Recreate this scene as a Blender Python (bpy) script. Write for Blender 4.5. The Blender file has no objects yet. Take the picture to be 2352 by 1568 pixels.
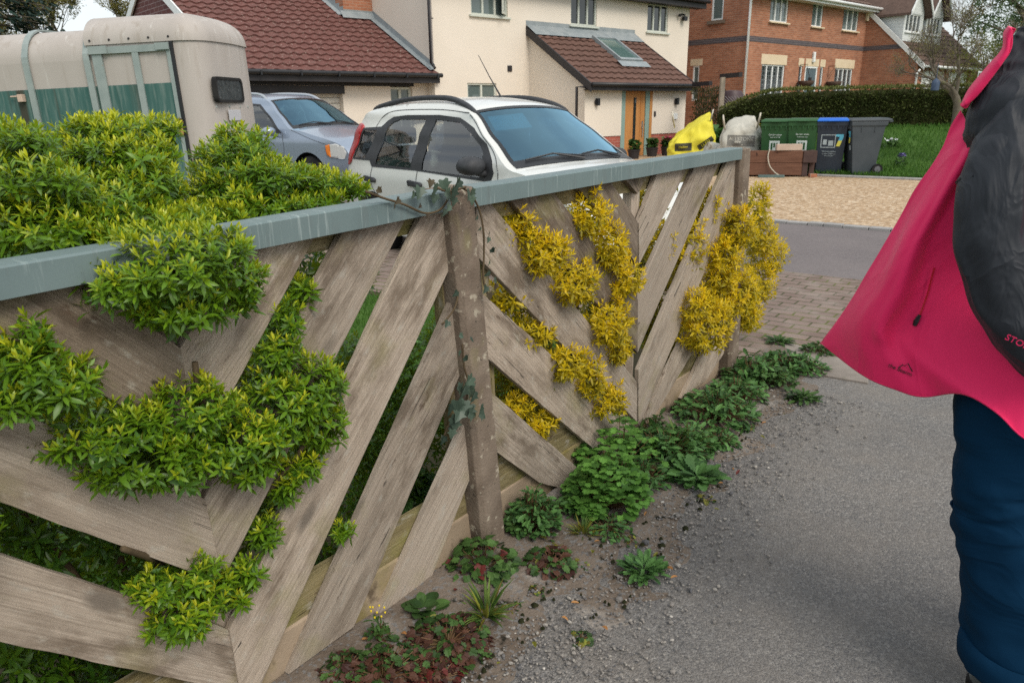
import bpy, bmesh, math, random
import numpy as np
from mathutils import Vector, Matrix, noise
from mathutils.geometry import delaunay_2d_cdt, tessellate_polygon
R_ = math.radians
SC = bpy.context.scene
COL = SC.collection
# ------------------------------------------------------------ camera
CAMH = 1.4
cd = bpy.data.cameras.new('camera')
cam = bpy.data.objects.new('camera', cd); COL.objects.link(cam)
cd.sensor_width = 36; cd.lens = 36 * 1700 / 2352
cd.clip_start = 0.05; cd.clip_end = 3000
PITCH = math.atan(534 / 1700)
cam.matrix_world = Matrix.Translation((0, 0, CAMH)) @ Matrix.Rotation(R_(90) - PITCH, 4, 'X') @ Matrix.Rotation(R_(-0.8), 4, 'Z')
SC.camera = cam
cd.dof.use_dof = True; cd.dof.focus_distance = 2.6; cd.dof.aperture_fstop = 9.0
# ------------------------------------------------------------ sky and sun (thin bright overcast)
SUN_EL, SUN_AZ = R_(46), R_(146)      # azimuth from +Y, clockwise
W = bpy.data.worlds.new('World'); SC.world = W; W.use_nodes = True
wn = W.node_tree.nodes; wl = W.node_tree.links
bg = wn['Background']
sky = wn.new('ShaderNodeTexSky'); sky.sky_type = 'NISHITA'; sky.sun_disc = False
sky.sun_elevation = SUN_EL; sky.sun_rotation = SUN_AZ
sky.air_density = 1.0; sky.dust_density = 4.0; sky.ozone_density = 1.0
# broken cloud: a light grey veil over most of the blue
tc = wn.new('ShaderNodeTexCoord'); cn = wn.new('ShaderNodeTexNoise')
cn.inputs['Scale'].default_value = 2.2; cn.inputs['Detail'].default_value = 6
wl.new(tc.outputs['Generated'], cn.inputs['Vector'])
cr = wn.new('ShaderNodeValToRGB'); cr.color_ramp.elements[0].position = 0.36; cr.color_ramp.elements[1].position = 0.56
cr.color_ramp.elements[0].color = (0.35, 0.35, 0.35, 1); cr.color_ramp.elements[1].color = (0.92, 0.92, 0.92, 1)
wl.new(cn.outputs['Fac'], cr.inputs['Fac'])
cm = wn.new('ShaderNodeMixRGB'); cm.inputs[2].default_value = (5.2, 5.5, 5.6, 1)
wl.new(cr.outputs['Color'], cm.inputs[0]); wl.new(sky.outputs['Color'], cm.inputs[1])
wl.new(cm.outputs[0], bg.inputs['Color'])
bg.inputs['Strength'].default_value = 0.15
sd = bpy.data.lights.new('sun', 'SUN'); sd.energy = 1.45; sd.angle = R_(28); sd.color = (1.0, 0.935, 0.83)
sun = bpy.data.objects.new('sun', sd); COL.objects.link(sun)
sv = Vector((math.sin(SUN_AZ) * math.cos(SUN_EL), math.cos(SUN_AZ) * math.cos(SUN_EL), math.sin(SUN_EL)))
sun.rotation_euler = (-sv).to_track_quat('-Z', 'Y').to_euler(); sun.location = sv * 50
SC.view_settings.view_transform = 'Standard'; SC.view_settings.look = 'None'
SC.view_settings.exposure = 0.43; SC.view_settings.gamma = 1
SC.cycles.max_bounces = 6; SC.cycles.transparent_max_bounces = 12
SC.cycles.use_denoising = False; SC.cycles.use_adaptive_sampling = False
random.seed(7); RNG = np.random.default_rng(7)

# ------------------------------------------------------------ helpers
def tag(o, label=None, cat=None, group=None, kind=None):
    if label: o['label'] = label
    if cat: o['category'] = cat
    if group: o['group'] = group
    if kind: o['kind'] = kind
    return o
def empty(name, loc=(0, 0, 0), rz=0, label=None, cat=None, group=None, rot=None):
    o = bpy.data.objects.new(name, None); COL.objects.link(o); o.location = loc
    o.rotation_euler = rot if rot else (0, 0, rz); o.empty_display_size = .2
    return tag(o, label, cat, group)
def link(name, me, mat=None, parent=None, smooth=False):
    if mat is not None: me.materials.append(mat)
    o = bpy.data.objects.new(name, me); COL.objects.link(o)
    if parent is not None: o.parent = parent
    if smooth: me.shade_smooth()
    return o
def copy_tree(o, parent=None):
    kids = [k for k in bpy.data.objects if k.parent == o]
    c = o.copy(); COL.objects.link(c)
    if parent is not None: c.parent = parent
    for k in kids: copy_tree(k, c)
    return c
class MB:
    def __init__(s): s.v = []; s.f = []; s.uv = None
    def add(s, vs, fs):
        b = len(s.v); s.v += [tuple(v) for v in vs]; s.f += [tuple(b + i for i in f) for f in fs]; return s
    def box(s, x0, y0, z0, x1, y1, z1, M=None):
        vs = [(x, y, z) for z in (z0, z1) for y in (y0, y1) for x in (x0, x1)]
        if M is not None: vs = [tuple(M @ Vector(v)) for v in vs]
        return s.add(vs, [(0, 2, 3, 1), (4, 5, 7, 6), (0, 1, 5, 4), (2, 6, 7, 3), (0, 4, 6, 2), (1, 3, 7, 5)])
    def tube(s, pts, rad, n=8, cap=True):
        pts = [Vector(p) for p in pts]
        if not isinstance(rad, (list, tuple)): rad = [rad] * len(pts)
        up = Vector((0.13, 0.31, 0.94)); vs = []
        for i, p in enumerate(pts):
            t = (pts[min(i + 1, len(pts) - 1)] - pts[max(i - 1, 0)]).normalized()
            a = t.cross(up)
            if a.length < 1e-3: a = t.cross(Vector((1, 0, 0)))
            a.normalize(); b = t.cross(a); up = a.cross(t) if False else up
            for k in range(n):
                w = 2 * math.pi * k / n; vs.append(p + (a * math.cos(w) + b * math.sin(w)) * rad[i])
        fs = [(i * n + k, i * n + (k + 1) % n, (i + 1) * n + (k + 1) % n, (i + 1) * n + k) for i in range(len(pts) - 1) for k in range(n)]
        if cap: fs += [tuple(range(n - 1, -1, -1)), tuple((len(pts) - 1) * n + k for k in range(n))]
        return s.add(vs, fs)
    def lathe(s, prof, n=24, M=None):      # prof: (radius, height) along local Z
        vs = [(r * math.cos(2 * math.pi * k / n), r * math.sin(2 * math.pi * k / n), h) for r, h in prof for k in range(n)]
        if M is not None: vs = [tuple(M @ Vector(v)) for v in vs]
        fs = [(i * n + k, i * n + (k + 1) % n, (i + 1) * n + (k + 1) % n, (i + 1) * n + k) for i in range(len(prof) - 1) for k in range(n)]
        return s.add(vs, fs)
    def rings(s, rings, closed=True, cap=False):
        n = len(rings[0]); vs = [p for r in rings for p in r]; m = n if closed else n - 1
        fs = [(i * n + k, i * n + (k + 1) % n, (i + 1) * n + (k + 1) % n, (i + 1) * n + k) for i in range(len(rings) - 1) for k in range(m)]
        if cap: fs += [tuple(range(n - 1, -1, -1)), tuple((len(rings) - 1) * n + k for k in range(n))]
        return s.add(vs, fs)
    def prism(s, poly, mp, d0, d1):        # poly in 2D, mp(a,b,d) -> 3D
        n = len(poly); vs = [mp(a, b, d0) for a, b in poly] + [mp(a, b, d1) for a, b in poly]
        tris = tessellate_polygon([[Vector((a, b, 0)) for a, b in poly]])
        fs = [tuple(t) for t in tris] + [tuple(i + n for i in reversed(t)) for t in tris]
        fs += [(i, (i + 1) % n, n + (i + 1) % n, n + i) for i in range(n)]
        return s.add(vs, fs)
    def build(s, name, mat=None, parent=None, smooth=False, bevel=0, seg=2, ang=40):
        me = bpy.data.meshes.new(name); me.from_pydata(s.v, [], s.f); me.validate()
        bm = bmesh.new(); bm.from_mesh(me); bmesh.ops.recalc_face_normals(bm, faces=bm.faces); bm.to_mesh(me); bm.free()
        o = link(name, me, mat, parent, smooth)
        if smooth == 'auto':
            me.shade_smooth(); me.set_sharp_from_angle(angle=R_(ang))
        if bevel:
            m = o.modifiers.new('bevel', 'BEVEL'); m.width = bevel; m.segments = seg; m.limit_method = 'ANGLE'; m.angle_limit = R_(35)
        return o
def inpoly(x, y, poly):
    c = False; n = len(poly); j = n - 1
    for i in range(n):
        xi, yi = poly[i]; xj, yj = poly[j]
        if (yi > y) != (yj > y) and x < (xj - xi) * (y - yi) / (yj - yi) + xi: c = not c
        j = i
    return c
def densify(poly, d):
    out = []
    for i, p in enumerate(poly):
        q = poly[(i + 1) % len(poly)]; L = math.hypot(q[0] - p[0], q[1] - p[1]); k = max(1, int(L / d))
        for t in range(k): out.append((p[0] + (q[0] - p[0]) * t / k, p[1] + (q[1] - p[1]) * t / k))
    return out
def cdt(outline, holes, sp):
    """triangles of a flat outline, split along hole outlines; returns 2D points, tris, region index (-1 body, k hole)"""
    pts = []; edges = []
    for poly in [outline] + holes:
        d = densify(poly, sp); b = len(pts); pts += d; edges += [(b + i, b + (i + 1) % len(d)) for i in range(len(d))]
    xs = [p[0] for p in outline]; ys = [p[1] for p in outline]
    x = min(xs) + sp * .5
    while x < max(xs):
        y = min(ys) + sp * .5
        while y < max(ys):
            if inpoly(x, y, outline): pts.append((x, y))
            y += sp
        x += sp
    v, e, f, *_ = delaunay_2d_cdt([Vector(p) for p in pts], edges, [], 0, 1e-5)
    v = [tuple(p) for p in v]; tr = []; reg = []
    for t in f:
        cx = sum(v[i][0] for i in t) / len(t); cy = sum(v[i][1] for i in t) / len(t)
        if not inpoly(cx, cy, outline): continue
        r = -1
        for k, h in enumerate(holes):
            if inpoly(cx, cy, h): r = k
        tr.append(tuple(t)); reg.append(r)
    return v, tr, reg
def smoothpath(pts, n):                    # Catmull-Rom through 3D or 2D points
    P = [Vector(p) for p in pts]; P = [P[0] * 2 - P[1]] + P + [P[-1] * 2 - P[-2]]; out = []
    m = len(pts) - 1
    for i in range(m):
        a, b, c, d = P[i:i + 4]
        for k in range(n):
            t = k / n
            out.append(.5 * ((2 * b) + (c - a) * t + (2 * a - 5 * b + 4 * c - d) * t * t + (3 * b - a - 3 * c + d) * t ** 3))
    out.append(P[-2].copy()); return out

# ------------------------------------------------------------ materials
class Mt:
    def __init__(s, name):
        s.m = bpy.data.materials.new(name); s.m.use_nodes = True; s.t = s.m.node_tree; s.t.nodes.clear()
        s.o = s.n('ShaderNodeOutputMaterial')
    def n(s, typ, **kw):
        nd = s.t.nodes.new(typ)
        for k, v in kw.items():
            if k[0] == '_': setattr(nd, k[1:], v)
            else: s.set(nd, k.replace('__', ' '), v)
        return nd
    def set(s, nd, k, v):
        sock = nd.inputs[int(k[1:])] if k[0] == 'i' and k[1:].isdigit() else nd.inputs[k]
        if hasattr(v, 'outputs'): v = v.outputs[0]
        if isinstance(v, bpy.types.NodeSocket): s.t.links.new(v, sock)
        else:
            if isinstance(v, (tuple, list)) and len(v) == 3 and sock.type == 'RGBA': v = (*v, 1)
            sock.default_value = v
    def co(s, kind='Object', scale=(1, 1, 1), rot=(0, 0, 0), loc=(0, 0, 0)):
        c = s.n('ShaderNodeTexCoord'); mp = s.n('ShaderNodeMapping', Vector=c.outputs[kind], Scale=scale, Rotation=rot, Location=loc); return mp
    def noise(s, v, sc, det=4, rough=.55, dist=0):
        return s.n('ShaderNodeTexNoise', Vector=v, Scale=sc, Detail=det, Roughness=rough, Distortion=dist).outputs['Fac']
    def ramp(s, fac, stops, interp='LINEAR'):
        r = s.n('ShaderNodeValToRGB', Fac=fac); cr = r.color_ramp; cr.interpolation = interp
        while len(cr.elements) < len(stops): cr.elements.new(.5)
        for e, (p, c) in zip(cr.elements, stops):
            e.position = p; c = (c, c, c) if isinstance(c, (int, float)) else c; e.color = (*c, 1)
        return r.outputs['Color']
    def mix(s, f, a, b, mode='MIX'):
        x = s.n('ShaderNodeMixRGB', _blend_type=mode); s.set(x, 'i0', f); s.set(x, 'i1', a); s.set(x, 'i2', b); return x.outputs[0]
    def math(s, op, a, b=0.0, c=0.0):
        x = s.n('ShaderNodeMath', _operation=op); s.set(x, 'i0', a); s.set(x, 'i1', b); s.set(x, 'i2', c); return x.outputs[0]
    def bump(s, h, st=.5, d=.01, nrm=None):
        x = s.n('ShaderNodeBump', Height=h, Strength=st, Distance=d)
        if nrm is not None: s.set(x, 'Normal', nrm)
        return x.outputs[0]
    def bsdf(s, col, rough=.6, spec=.4, bump=None, **kw):
        b = s.n('ShaderNodeBsdfPrincipled'); s.set(b, 'Base Color', col); s.set(b, 'Roughness', rough); s.set(b, 'Specular IOR Level', spec)
        if bump is not None: s.set(b, 'Normal', bump)
        for k, v in kw.items(): s.set(b, k.replace('__', ' '), v)
        return b
    def out(s, sh):
        s.t.links.new(sh.outputs[0] if hasattr(sh, 'outputs') else sh, s.o.inputs['Surface']); return s.m
def pmat(name, c1, c2, sc=6, rough=.6, spec=.35, bump=.2, bd=.005, stretch=(1, 1, 1), spots=(), fine=0, coords='Object', **kw):
    """noise between two colours, optional patches of a third colour: (colour, scale, lo, hi, stretch)"""
    m = Mt(name); v = m.co(coords, stretch); h = m.noise(v, sc, 6)
    col = m.ramp(h, [(.3, c1), (.7, c2)])
    for (c3, s3, lo, hi, st) in spots:
        f = m.ramp(m.noise(m.co(coords, st), s3, 5), [(lo, 0.0), (hi, 1.0)]); col = m.mix(f, col, c3)
    hh = m.noise(v, fine, 4) if fine else h
    return m.out(m.bsdf(col, rough, spec, m.bump(hh, bump, bd) if bump else None, **kw))
def wood_mat(name, pale, mid, dark, green=.25, along=(.8, 60.0)):
    """weathered board: uv runs along (u) and across (v) the board"""
    m = Mt(name); c = m.n('ShaderNodeTexCoord').outputs['UV']
    mp = m.n('ShaderNodeMapping', Vector=c, Scale=(along[0], along[1], 1)); wob = m.noise(c, 3.0, 2)
    w2 = m.n('ShaderNodeVectorMath', _operation='ADD', i0=mp, i1=m.mix(wob, (0, 0, 0), (0, .9, 0)))
    g1 = m.noise(w2, 3.2, 8, .65); g2 = m.noise(m.n('ShaderNodeMapping', Vector=w2, Scale=(1.6, 5, 1)), 4.5, 5, .7)
    st = m.noise(m.n('ShaderNodeMapping', Vector=c, Scale=(3, 9, 1)), 1.7, 6, .65)
    col = m.ramp(g1, [(.22, dark), (.44, mid), (.70, pale)])
    col = m.mix(m.ramp(g2, [(.54, 0.0), (.76, .45)]), col, tuple(x * .62 for x in mid))
    col = m.mix(m.math('MULTIPLY', m.ramp(st, [(.44, 0.0), (.60, .85)]), m.ramp(m.noise(m.n('ShaderNodeMapping', Vector=c, Scale=(1.1, 2.2, 1)), 1.0, 2), [(.38, 0.0), (.54, 1.0)])), col, (mid[0] * .46, mid[1] * .43, mid[2] * .40))
    blot = m.noise(m.n('ShaderNodeMapping', Vector=c, Scale=(14, 30, 1)), 1.2, 5, .6)
    col = m.mix(m.ramp(blot, [(.57, 0.0), (.70, .6)]), col, (.42, .40, .35)); bro = m.noise(m.n('ShaderNodeMapping', Vector=c, Scale=(7, 16, 1), Location=(4, 2, 0)), 1.5, 6, .7); col = m.mix(m.math('MULTIPLY', m.ramp(bro, [(.60, 0.0), (.66, .75)]), m.ramp(m.noise(c, 1.1, 2), [(.46, 0.0), (.58, 1.0)])), col, (.085, .055, .038))
    rnd_ = m.n('ShaderNodeObjectInfo').outputs['Random']; col = m.mix(1.0, col, m.ramp(rnd_, [(0, (.80, .79, .78)), (.5, (.95, .94, .93)), (1, (1.06, 1.04, 1.02))]), 'MULTIPLY')
    ck = m.noise(m.n('ShaderNodeMapping', Vector=w2, Scale=(.7, .45, 1)), 1.0, 3, .5); col = m.mix(m.math('MULTIPLY', m.math('LESS_THAN', m.math('ABSOLUTE', m.math('SUBTRACT', ck, .5)), .0038), m.math('GREATER_THAN', m.noise(c, 2.2, 2), .53)), col, tuple(x * .22 for x in mid))
    # knots
    vo = m.n('ShaderNodeTexVoronoi', Vector=m.n('ShaderNodeMapping', Vector=c, Scale=(2.6, 6.0, 1)), Scale=1.0)
    kn = m.ramp(vo.outputs['Distance'], [(.07, 1.0), (.15, 0.0)])
    ringw = m.n('ShaderNodeTexWave', _wave_type='RINGS', Vector=m.n('ShaderNodeMapping', Vector=c, Scale=(1, 2, 1)), Scale=20, Distortion=8)
    col = m.mix(kn, col, tuple(x * .5 for x in mid))
    vn = m.n('ShaderNodeTexVoronoi', Vector=m.n('ShaderNodeMapping', Vector=c, Scale=(5.5, 13, 1)), Scale=1.0); col = m.mix(m.math('MULTIPLY', m.ramp(vn.outputs['Distance'], [(.05, 1.0), (.085, 0.0)]), m.math('GREATER_THAN', m.n('ShaderNodeSeparateColor', i0=vn.outputs['Color']).outputs[0], .45)), col, tuple(x * .3 for x in mid))
    gr = m.noise(m.n('ShaderNodeMapping', Vector=c, Scale=(4, 5, 1)), 1.3, 4)
    col = m.mix(m.math('MULTIPLY', m.ramp(gr, [(.55, 0.0), (.72, 1.0)]), green), col, (.20, .19, .05))
    h = m.math('ADD', g1, m.math('MULTIPLY', g2, -.6))
    return m.out(m.bsdf(col, .85, .2, m.bump(h, .55, .004)))
def brick_mat(name, c1, c2, mortar, scale=1.0, dirt=(.1, .07, .06), bumpd=.006):
    m = Mt(name); c = m.n('ShaderNodeTexCoord').outputs['Object']
    s = m.n('ShaderNodeSeparateXYZ', Vector=c); u = m.math('ADD', s.outputs[0], s.outputs[1])
    v = m.n('ShaderNodeCombineXYZ', X=u, Y=s.outputs[2])
    b = m.n('ShaderNodeTexBrick', Vector=v, Color1=c1, Color2=c2, Mortar=mortar, Scale=1 / scale, **{'Mortar__Size': .006, 'Brick__Width': .225, 'Row__Height': .075, 'Bias': -.1})
    n2 = m.noise(v, 1.3, 5); n3 = m.noise(m.n('ShaderNodeMapping', Vector=v, Scale=(4, 12, 1)), 1.1, 3)
    col = m.mix(m.ramp(n3, [(.4, 0.0), (.75, .45)]), b.outputs['Color'], tuple(x * .62 for x in c1))
    col = m.mix(m.ramp(n2, [(.45, 0.0), (.8, .35)]), col, dirt)
    return m.out(m.bsdf(col, .85, .2, m.bump(b.outputs['Fac'], -.6, bumpd)))
def glass_mat(name, tint=(.35, .42, .42), gloss=(1, 1, 1), fr=1.55, base=None, rough=.02):
    """a thin pane: mirror by fresnel over a tinted see-through (or an opaque dim room when base is given)"""
    m = Mt(name); f = m.n('ShaderNodeFresnel', IOR=fr)
    a = m.n('ShaderNodeBsdfTransparent', Color=tint) if base is None else m.n('ShaderNodeBsdfDiffuse', Color=base)
    g = m.n('ShaderNodeBsdfGlossy', Color=gloss, Roughness=rough)
    x = m.n('ShaderNodeMixShader'); m.set(x, 'i0', m.math('MINIMUM', m.math('MULTIPLY', f.outputs[0], 1.6), .9)); m.set(x, 'i1', a); m.set(x, 'i2', g)
    return m.out(x)
def leaf_mat(name, old, mid, young, rough=.38, trans=.3, spec=.45):
    m = Mt(name); at = m.n('ShaderNodeAttribute', _attribute_name='age').outputs['Fac']
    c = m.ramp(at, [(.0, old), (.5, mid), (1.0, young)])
    n = m.noise(m.co('Object'), 60, 3); c = m.mix(m.ramp(n, [(.35, 0.0), (.7, .25)]), c, tuple(x * .7 for x in mid))
    b = m.bsdf(c, rough, spec); t = m.n('ShaderNodeBsdfTranslucent', Color=m.mix(.5, c, young))
    x = m.n('ShaderNodeMixShader'); m.set(x, 'i0', trans); m.set(x, 'i1', b); m.set(x, 'i2', t)
    return m.out(x)
M = {}
M['wood'] = wood_mat('weathered_board', (.48, .415, .345), (.345, .29, .235), (.155, .125, .10), .35)
M['wooddark'] = wood_mat('weathered_board_dark', (.29, .24, .19), (.195, .157, .122), (.09, .072, .056), .45)
M['woodgreen'] = wood_mat('algae_timber', (.34, .29, .18), (.23, .19, .09), (.11, .09, .05), .9)
M['concrete'] = pmat('old_concrete', (.125, .095, .072), (.225, .18, .14), 9, .9, .2, .6, .004, fine=120,
    spots=(((.36, .32, .25), 34, .60, .66, (1, 1, 1)), ((.05, .042, .035), 70, .66, .70, (1, 1, 1)), ((.20, .18, .08), 5, .58, .75, (1, 1, .6)), ((.5, .47, .42), 75, .70, .74, (1, 1, 1))))
M['gravelboard'] = pmat('concrete_gravel_board', (.24, .185, .13), (.37, .29, .21), 7, .95, .15, .5, .003, fine=140,
    spots=(((.20, .165, .06), 4, .52, .7, (1, 1, 1)), ((.12, .09, .06), 14, .60, .72, (1, 1, 1))))
M['rail'] = pmat('grey_coated_steel', (.118, .165, .168), (.150, .202, .204), 5, .5, .4, .08, .002, fine=30,
    spots=(((.27, .33, .325), 11, .60, .74, (9, 1, .5)), ((.12, .15, .15), 7, .56, .75, (5, 1, .5)), ((.21, .15, .10), 30, .72, .76, (1, 1, 1))))
M['cream'] = pmat('cream_render', (.66, .60, .515), (.72, .655, .57), .7, .9, .2, .25, .004, fine=90)
M['brick_orange'] = brick_mat('orange_brick', (.34, .135, .075), (.46, .205, .12), (.38, .27, .20))
M['brick_red'] = brick_mat('red_brick', (.34, .085, .06), (.42, .12, .085), (.40, .24, .20))
M['brick_purple'] = brick_mat('purple_brick', (.125, .05, .05), (.17, .07, .065), (.30, .22, .22), 1.5)
M['blueband'] = brick_mat('blue_brick_band', (.085, .075, .085), (.115, .10, .11), (.2, .17, .16))
M['stone'] = pmat('cream_stone', (.62, .50, .34), (.70, .58, .42), 3, .85, .2, .1)
M['white'] = pmat('white_upvc', (.74, .76, .75), (.78, .80, .79), 2, .4, .4, 0)
M['palegreen'] = pmat('pale_grey_green_frame', (.50, .53, .47), (.55, .58, .52), 2, .5, .35, 0)
M['teal'] = pmat('grey_green_paint', (.20, .30, .27), (.24, .34, .31), 2, .5, .35, 0)
M['black'] = pmat('black_plastic', (.012, .013, .015), (.02, .022, .025), 5, .4, .4, 0)
M['darkpaint'] = pmat('dark_brown_paint', (.022, .02, .022), (.035, .032, .034), 3, .5, .35, 0)
M['lead'] = pmat('lead_flashing', (.20, .235, .25), (.29, .32, .33), 4, .6, .4, .1)
M['oak'] = pmat('oak_door', (.40, .18, .055), (.52, .25, .085), 3, .5, .35, .1, stretch=(14, 14, .8))
M['housepane'] = glass_mat('house_pane', base=(.10, .135, .13), fr=1.5)
M['housedark'] = glass_mat('house_pane_dark', base=(.022, .028, .03), fr=1.5)
M['blind'] = pmat('window_blind', (.26, .29, .25), (.34, .37, .32), 1.5, .8, .2, 0)
def tile_mat(name, c1, c2, lich, amt):
    m = Mt(name); v = m.co('Object'); n = m.noise(v, 1.6, 5); n2 = m.noise(v, 17, 5, .7); n3 = m.noise(m.co('Object', loc=(7, 3, 1)), 9, 6, .75)
    vo = m.n('ShaderNodeTexVoronoi', Vector=m.co('Object', scale=(3.3, 2.4, 2.4)), Scale=1.0)
    c = m.mix(n, c1, c2); c = m.mix(m.math('MULTIPLY', vo.outputs['Color'], .35), c, tuple(x * .55 for x in c1))
    c = m.mix(m.ramp(n3, [(.45, 0.0), (.7, .6)]), c, tuple(x * .45 for x in c1))
    c = m.mix(m.ramp(n2, [(amt, 0.0), (amt + .08, .75)]), c, lich)
    return m.out(m.bsdf(c, .85, .2, m.bump(n2, .3, .006)))
M['tile_red'] = tile_mat('mossy_red_tile', (.185, .078, .066), (.135, .068, .06), (.42, .35, .30), .585)
M['tile_brown'] = tile_mat('brown_tile', (.135, .078, .062), (.165, .092, .072), (.24, .17, .14), .72)
M['tile_grey'] = tile_mat('weathered_brown_tile', (.125, .085, .07), (.16, .105, .085), (.28, .23, .19), .60)
# ------------------------------------------------------------ ground surfaces
# strips of the drive run along el, one behind the other along ek
EK = Vector((.6, .8, 0)); EL = Vector((.8, -.6, 0))
def kl(k, l, z=0.0): p = EK * k + EL * l; return (p.x, p.y, z)
def sst(a, b, x): t = min(1, max(0, (x - a) / (b - a))); return t * t * (3 - 2 * t)
def lawn_h(x, y): return .03 + .8 * sst(15.8, 22.0, .55 * x + .83 * y) * sst(-8.2, -5.5, .83 * x - .55 * y)
def sheet(name, poly, z, mat, kind='structure', label=None, cat=None):
    mb = MB(); tris = tessellate_polygon([[Vector((x, y, 0)) for x, y in poly]])
    mb.add([(x, y, z) for x, y in poly], [tuple(t) for t in tris])
    o = mb.build(name, mat); tag(o, label, cat, None, kind); return o
def ground_mats():
    m = Mt('lane_tarmac'); v = m.co('Object')
    vo = m.n('ShaderNodeTexVoronoi', Vector=v, Scale=130.0); vf = m.n('ShaderNodeTexVoronoi', Vector=v, Scale=290.0)
    n = m.noise(v, .9, 4); n2 = m.noise(v, 3.5, 5)
    c = m.ramp(m.n('ShaderNodeSeparateColor', i0=vo.outputs['Color']).outputs[0], [(.0, (.085, .086, .092)), (.5, (.158, .150, .142)), (.85, (.205, .198, .192)), (1.0, (.34, .325, .305))])
    c2 = m.ramp(m.n('ShaderNodeSeparateColor', i0=vf.outputs['Color']).outputs[1], [(.0, (.075, .075, .08)), (.6, (.19, .175, .155)), (1.0, (.29, .28, .27))])
    c = m.mix(.5, c, c2); c = m.mix(m.ramp(n2, [(.42, 0.0), (.7, .45)]), c, (.21, .185, .16)); c = m.mix(m.ramp(n, [(.35, .35), (.6, 0.0)]), c, (.075, .073, .075))
    h = m.math('ADD', m.math('MULTIPLY', vo.outputs['Distance'], -1.0), m.math('MULTIPLY', vf.outputs['Distance'], -.6))
    M['tarmac'] = m.out(m.bsdf(c, .88, .25, m.bump(h, .7, .004)))
    m = Mt('drive_tarmac'); v = m.co('Object'); vo = m.n('ShaderNodeTexVoronoi', Vector=v, Scale=70.0); n = m.noise(v, 1.2, 5)
    c = m.mix(vo.outputs['Color'], (.12, .105, .105), (.175, .155, .155)); c = m.mix(m.ramp(n, [(.4, 0.0), (.7, .5)]), c, (.20, .175, .17))
    M['drivetar'] = m.out(m.bsdf(c, .9, .2, m.bump(vo.outputs['Distance'], -.6, .006)))
    m = Mt('block_paving'); c0 = m.n('ShaderNodeTexCoord').outputs['Object']
    mp = m.n('ShaderNodeMapping', Vector=c0, Rotation=(0, 0, R_(36.87)))
    wob = m.n('ShaderNodeVectorMath', _operation='ADD', i0=mp, i1=m.mix(m.noise(c0, 2.5, 3), (-.02, -.02, 0), (.02, .02, 0)))
    b = m.n('ShaderNodeTexBrick', Vector=wob, Color1=(.165, .118, .10), Color2=(.225, .168, .143), Mortar=(.06, .06, .03), Scale=1.0, **{'Mortar__Size': .009, 'Mortar__Smooth': .4, 'Brick__Width': .165, 'Row__Height': .107})
    n = m.noise(c0, 5, 6); n2 = m.noise(c0, 40, 4); moss = m.noise(c0, 1.6, 4)
    c = m.mix(m.ramp(n, [(.45, 0.0), (.66, .6)]), b.outputs['Color'], (.27, .225, .195)); c = m.mix(m.ramp(n2, [(.5, 0.0), (.7, .35)]), c, (.12, .095, .085))
    c = m.mix(m.math('MULTIPLY', b.outputs['Fac'], m.ramp(moss, [(.50, 0.0), (.62, .9)])), c, (.12, .13, .035))
    M['paving'] = m.out(m.bsdf(c, .85, .2, m.bump(b.outputs['Fac'], -.7, .012, m.bump(n2, .4, .003))))
    m = Mt('golden_gravel'); v = m.co('Object'); vo = m.n('ShaderNodeTexVoronoi', Vector=v, Scale=26.0); vo2 = m.n('ShaderNodeTexVoronoi', Vector=v, Scale=48.0); n = m.noise(v, .8, 4)
    s = m.n('ShaderNodeSeparateColor', i0=vo.outputs['Color']).outputs[0]
    c = m.ramp(s, [(0, (.23, .15, .085)), (.35, (.40, .27, .155)), (.7, (.53, .39, .25)), (1, (.68, .57, .43))])
    c = m.mix(m.ramp(vo2.outputs['Distance'], [(.3, 0.0), (.6, .35)]), c, (.25, .17, .10)); c = m.mix(m.ramp(n, [(.4, 0.0), (.7, .3)]), c, (.33, .23, .14))
    M['gravel'] = m.out(m.bsdf(c, .85, .25, m.bump(vo.outputs['Distance'], -.9, .025)))
    M['verge'] = pmat('verge_soil', (.115, .09, .07), (.20, .165, .135), 5, .95, .1, .7, .01, fine=75,
        spots=(((.022, .02, .015), 17, .60, .66, (1, 1, 1)), ((.26, .235, .21), 3.2, .56, .64, (1, 1, 1)), ((.17, .165, .16), 55, .54, .62, (1, 1, 1))))
    M['grass'] = pmat('lawn_grass', (.045, .10, .016), (.065, .13, .024), 2.2, .9, .15, .5, .02, fine=60)
    M['soil'] = pmat('garden_soil', (.06, .05, .03), (.10, .085, .05), 4, .95, .1, .5, .01)
    M['field'] = pmat('rough_grass', (.05, .085, .02), (.085, .11, .035), .3, .9, .1, .3)
    M['slab'] = pmat('worn_concrete', (.19, .165, .145), (.28, .25, .22), 6, .95, .15, .5, .004, fine=90, spots=(((.10, .10, .05), 9, .6, .7, (1, 1, 1)),))
    M['granite'] = pmat('grey_kerb', (.24, .235, .23), (.33, .32, .31), 9, .85, .25, .3)
ground_mats()
sheet('ground', [(-400, -300), (500, -300), (500, 700), (-400, 700)], -.03, M['field'])
sheet('lane', [(-7, -12), (30, -12), (30, -15)] + [kl(5.2, 22)[:2], kl(5.2, -1.6)[:2], (1.2, 3.75), (-3.4, -2.3)], 0.0, M['tarmac'])
sheet('front_garden', [kl(4.0, -1.45)[:2], (1.30, 4.0), (-3.6, -2.3), (-14, 6), kl(4.0, -12)[:2]], .003, M['soil'])
sheet('garden_lawn', [kl(3.9, -2.3)[:2], kl(2.7, -2.1)[:2], (-1.25, 2.0), (-4, 1), (-12, 6), kl(3.9, -11)[:2]], .012, M['grass'])
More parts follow.
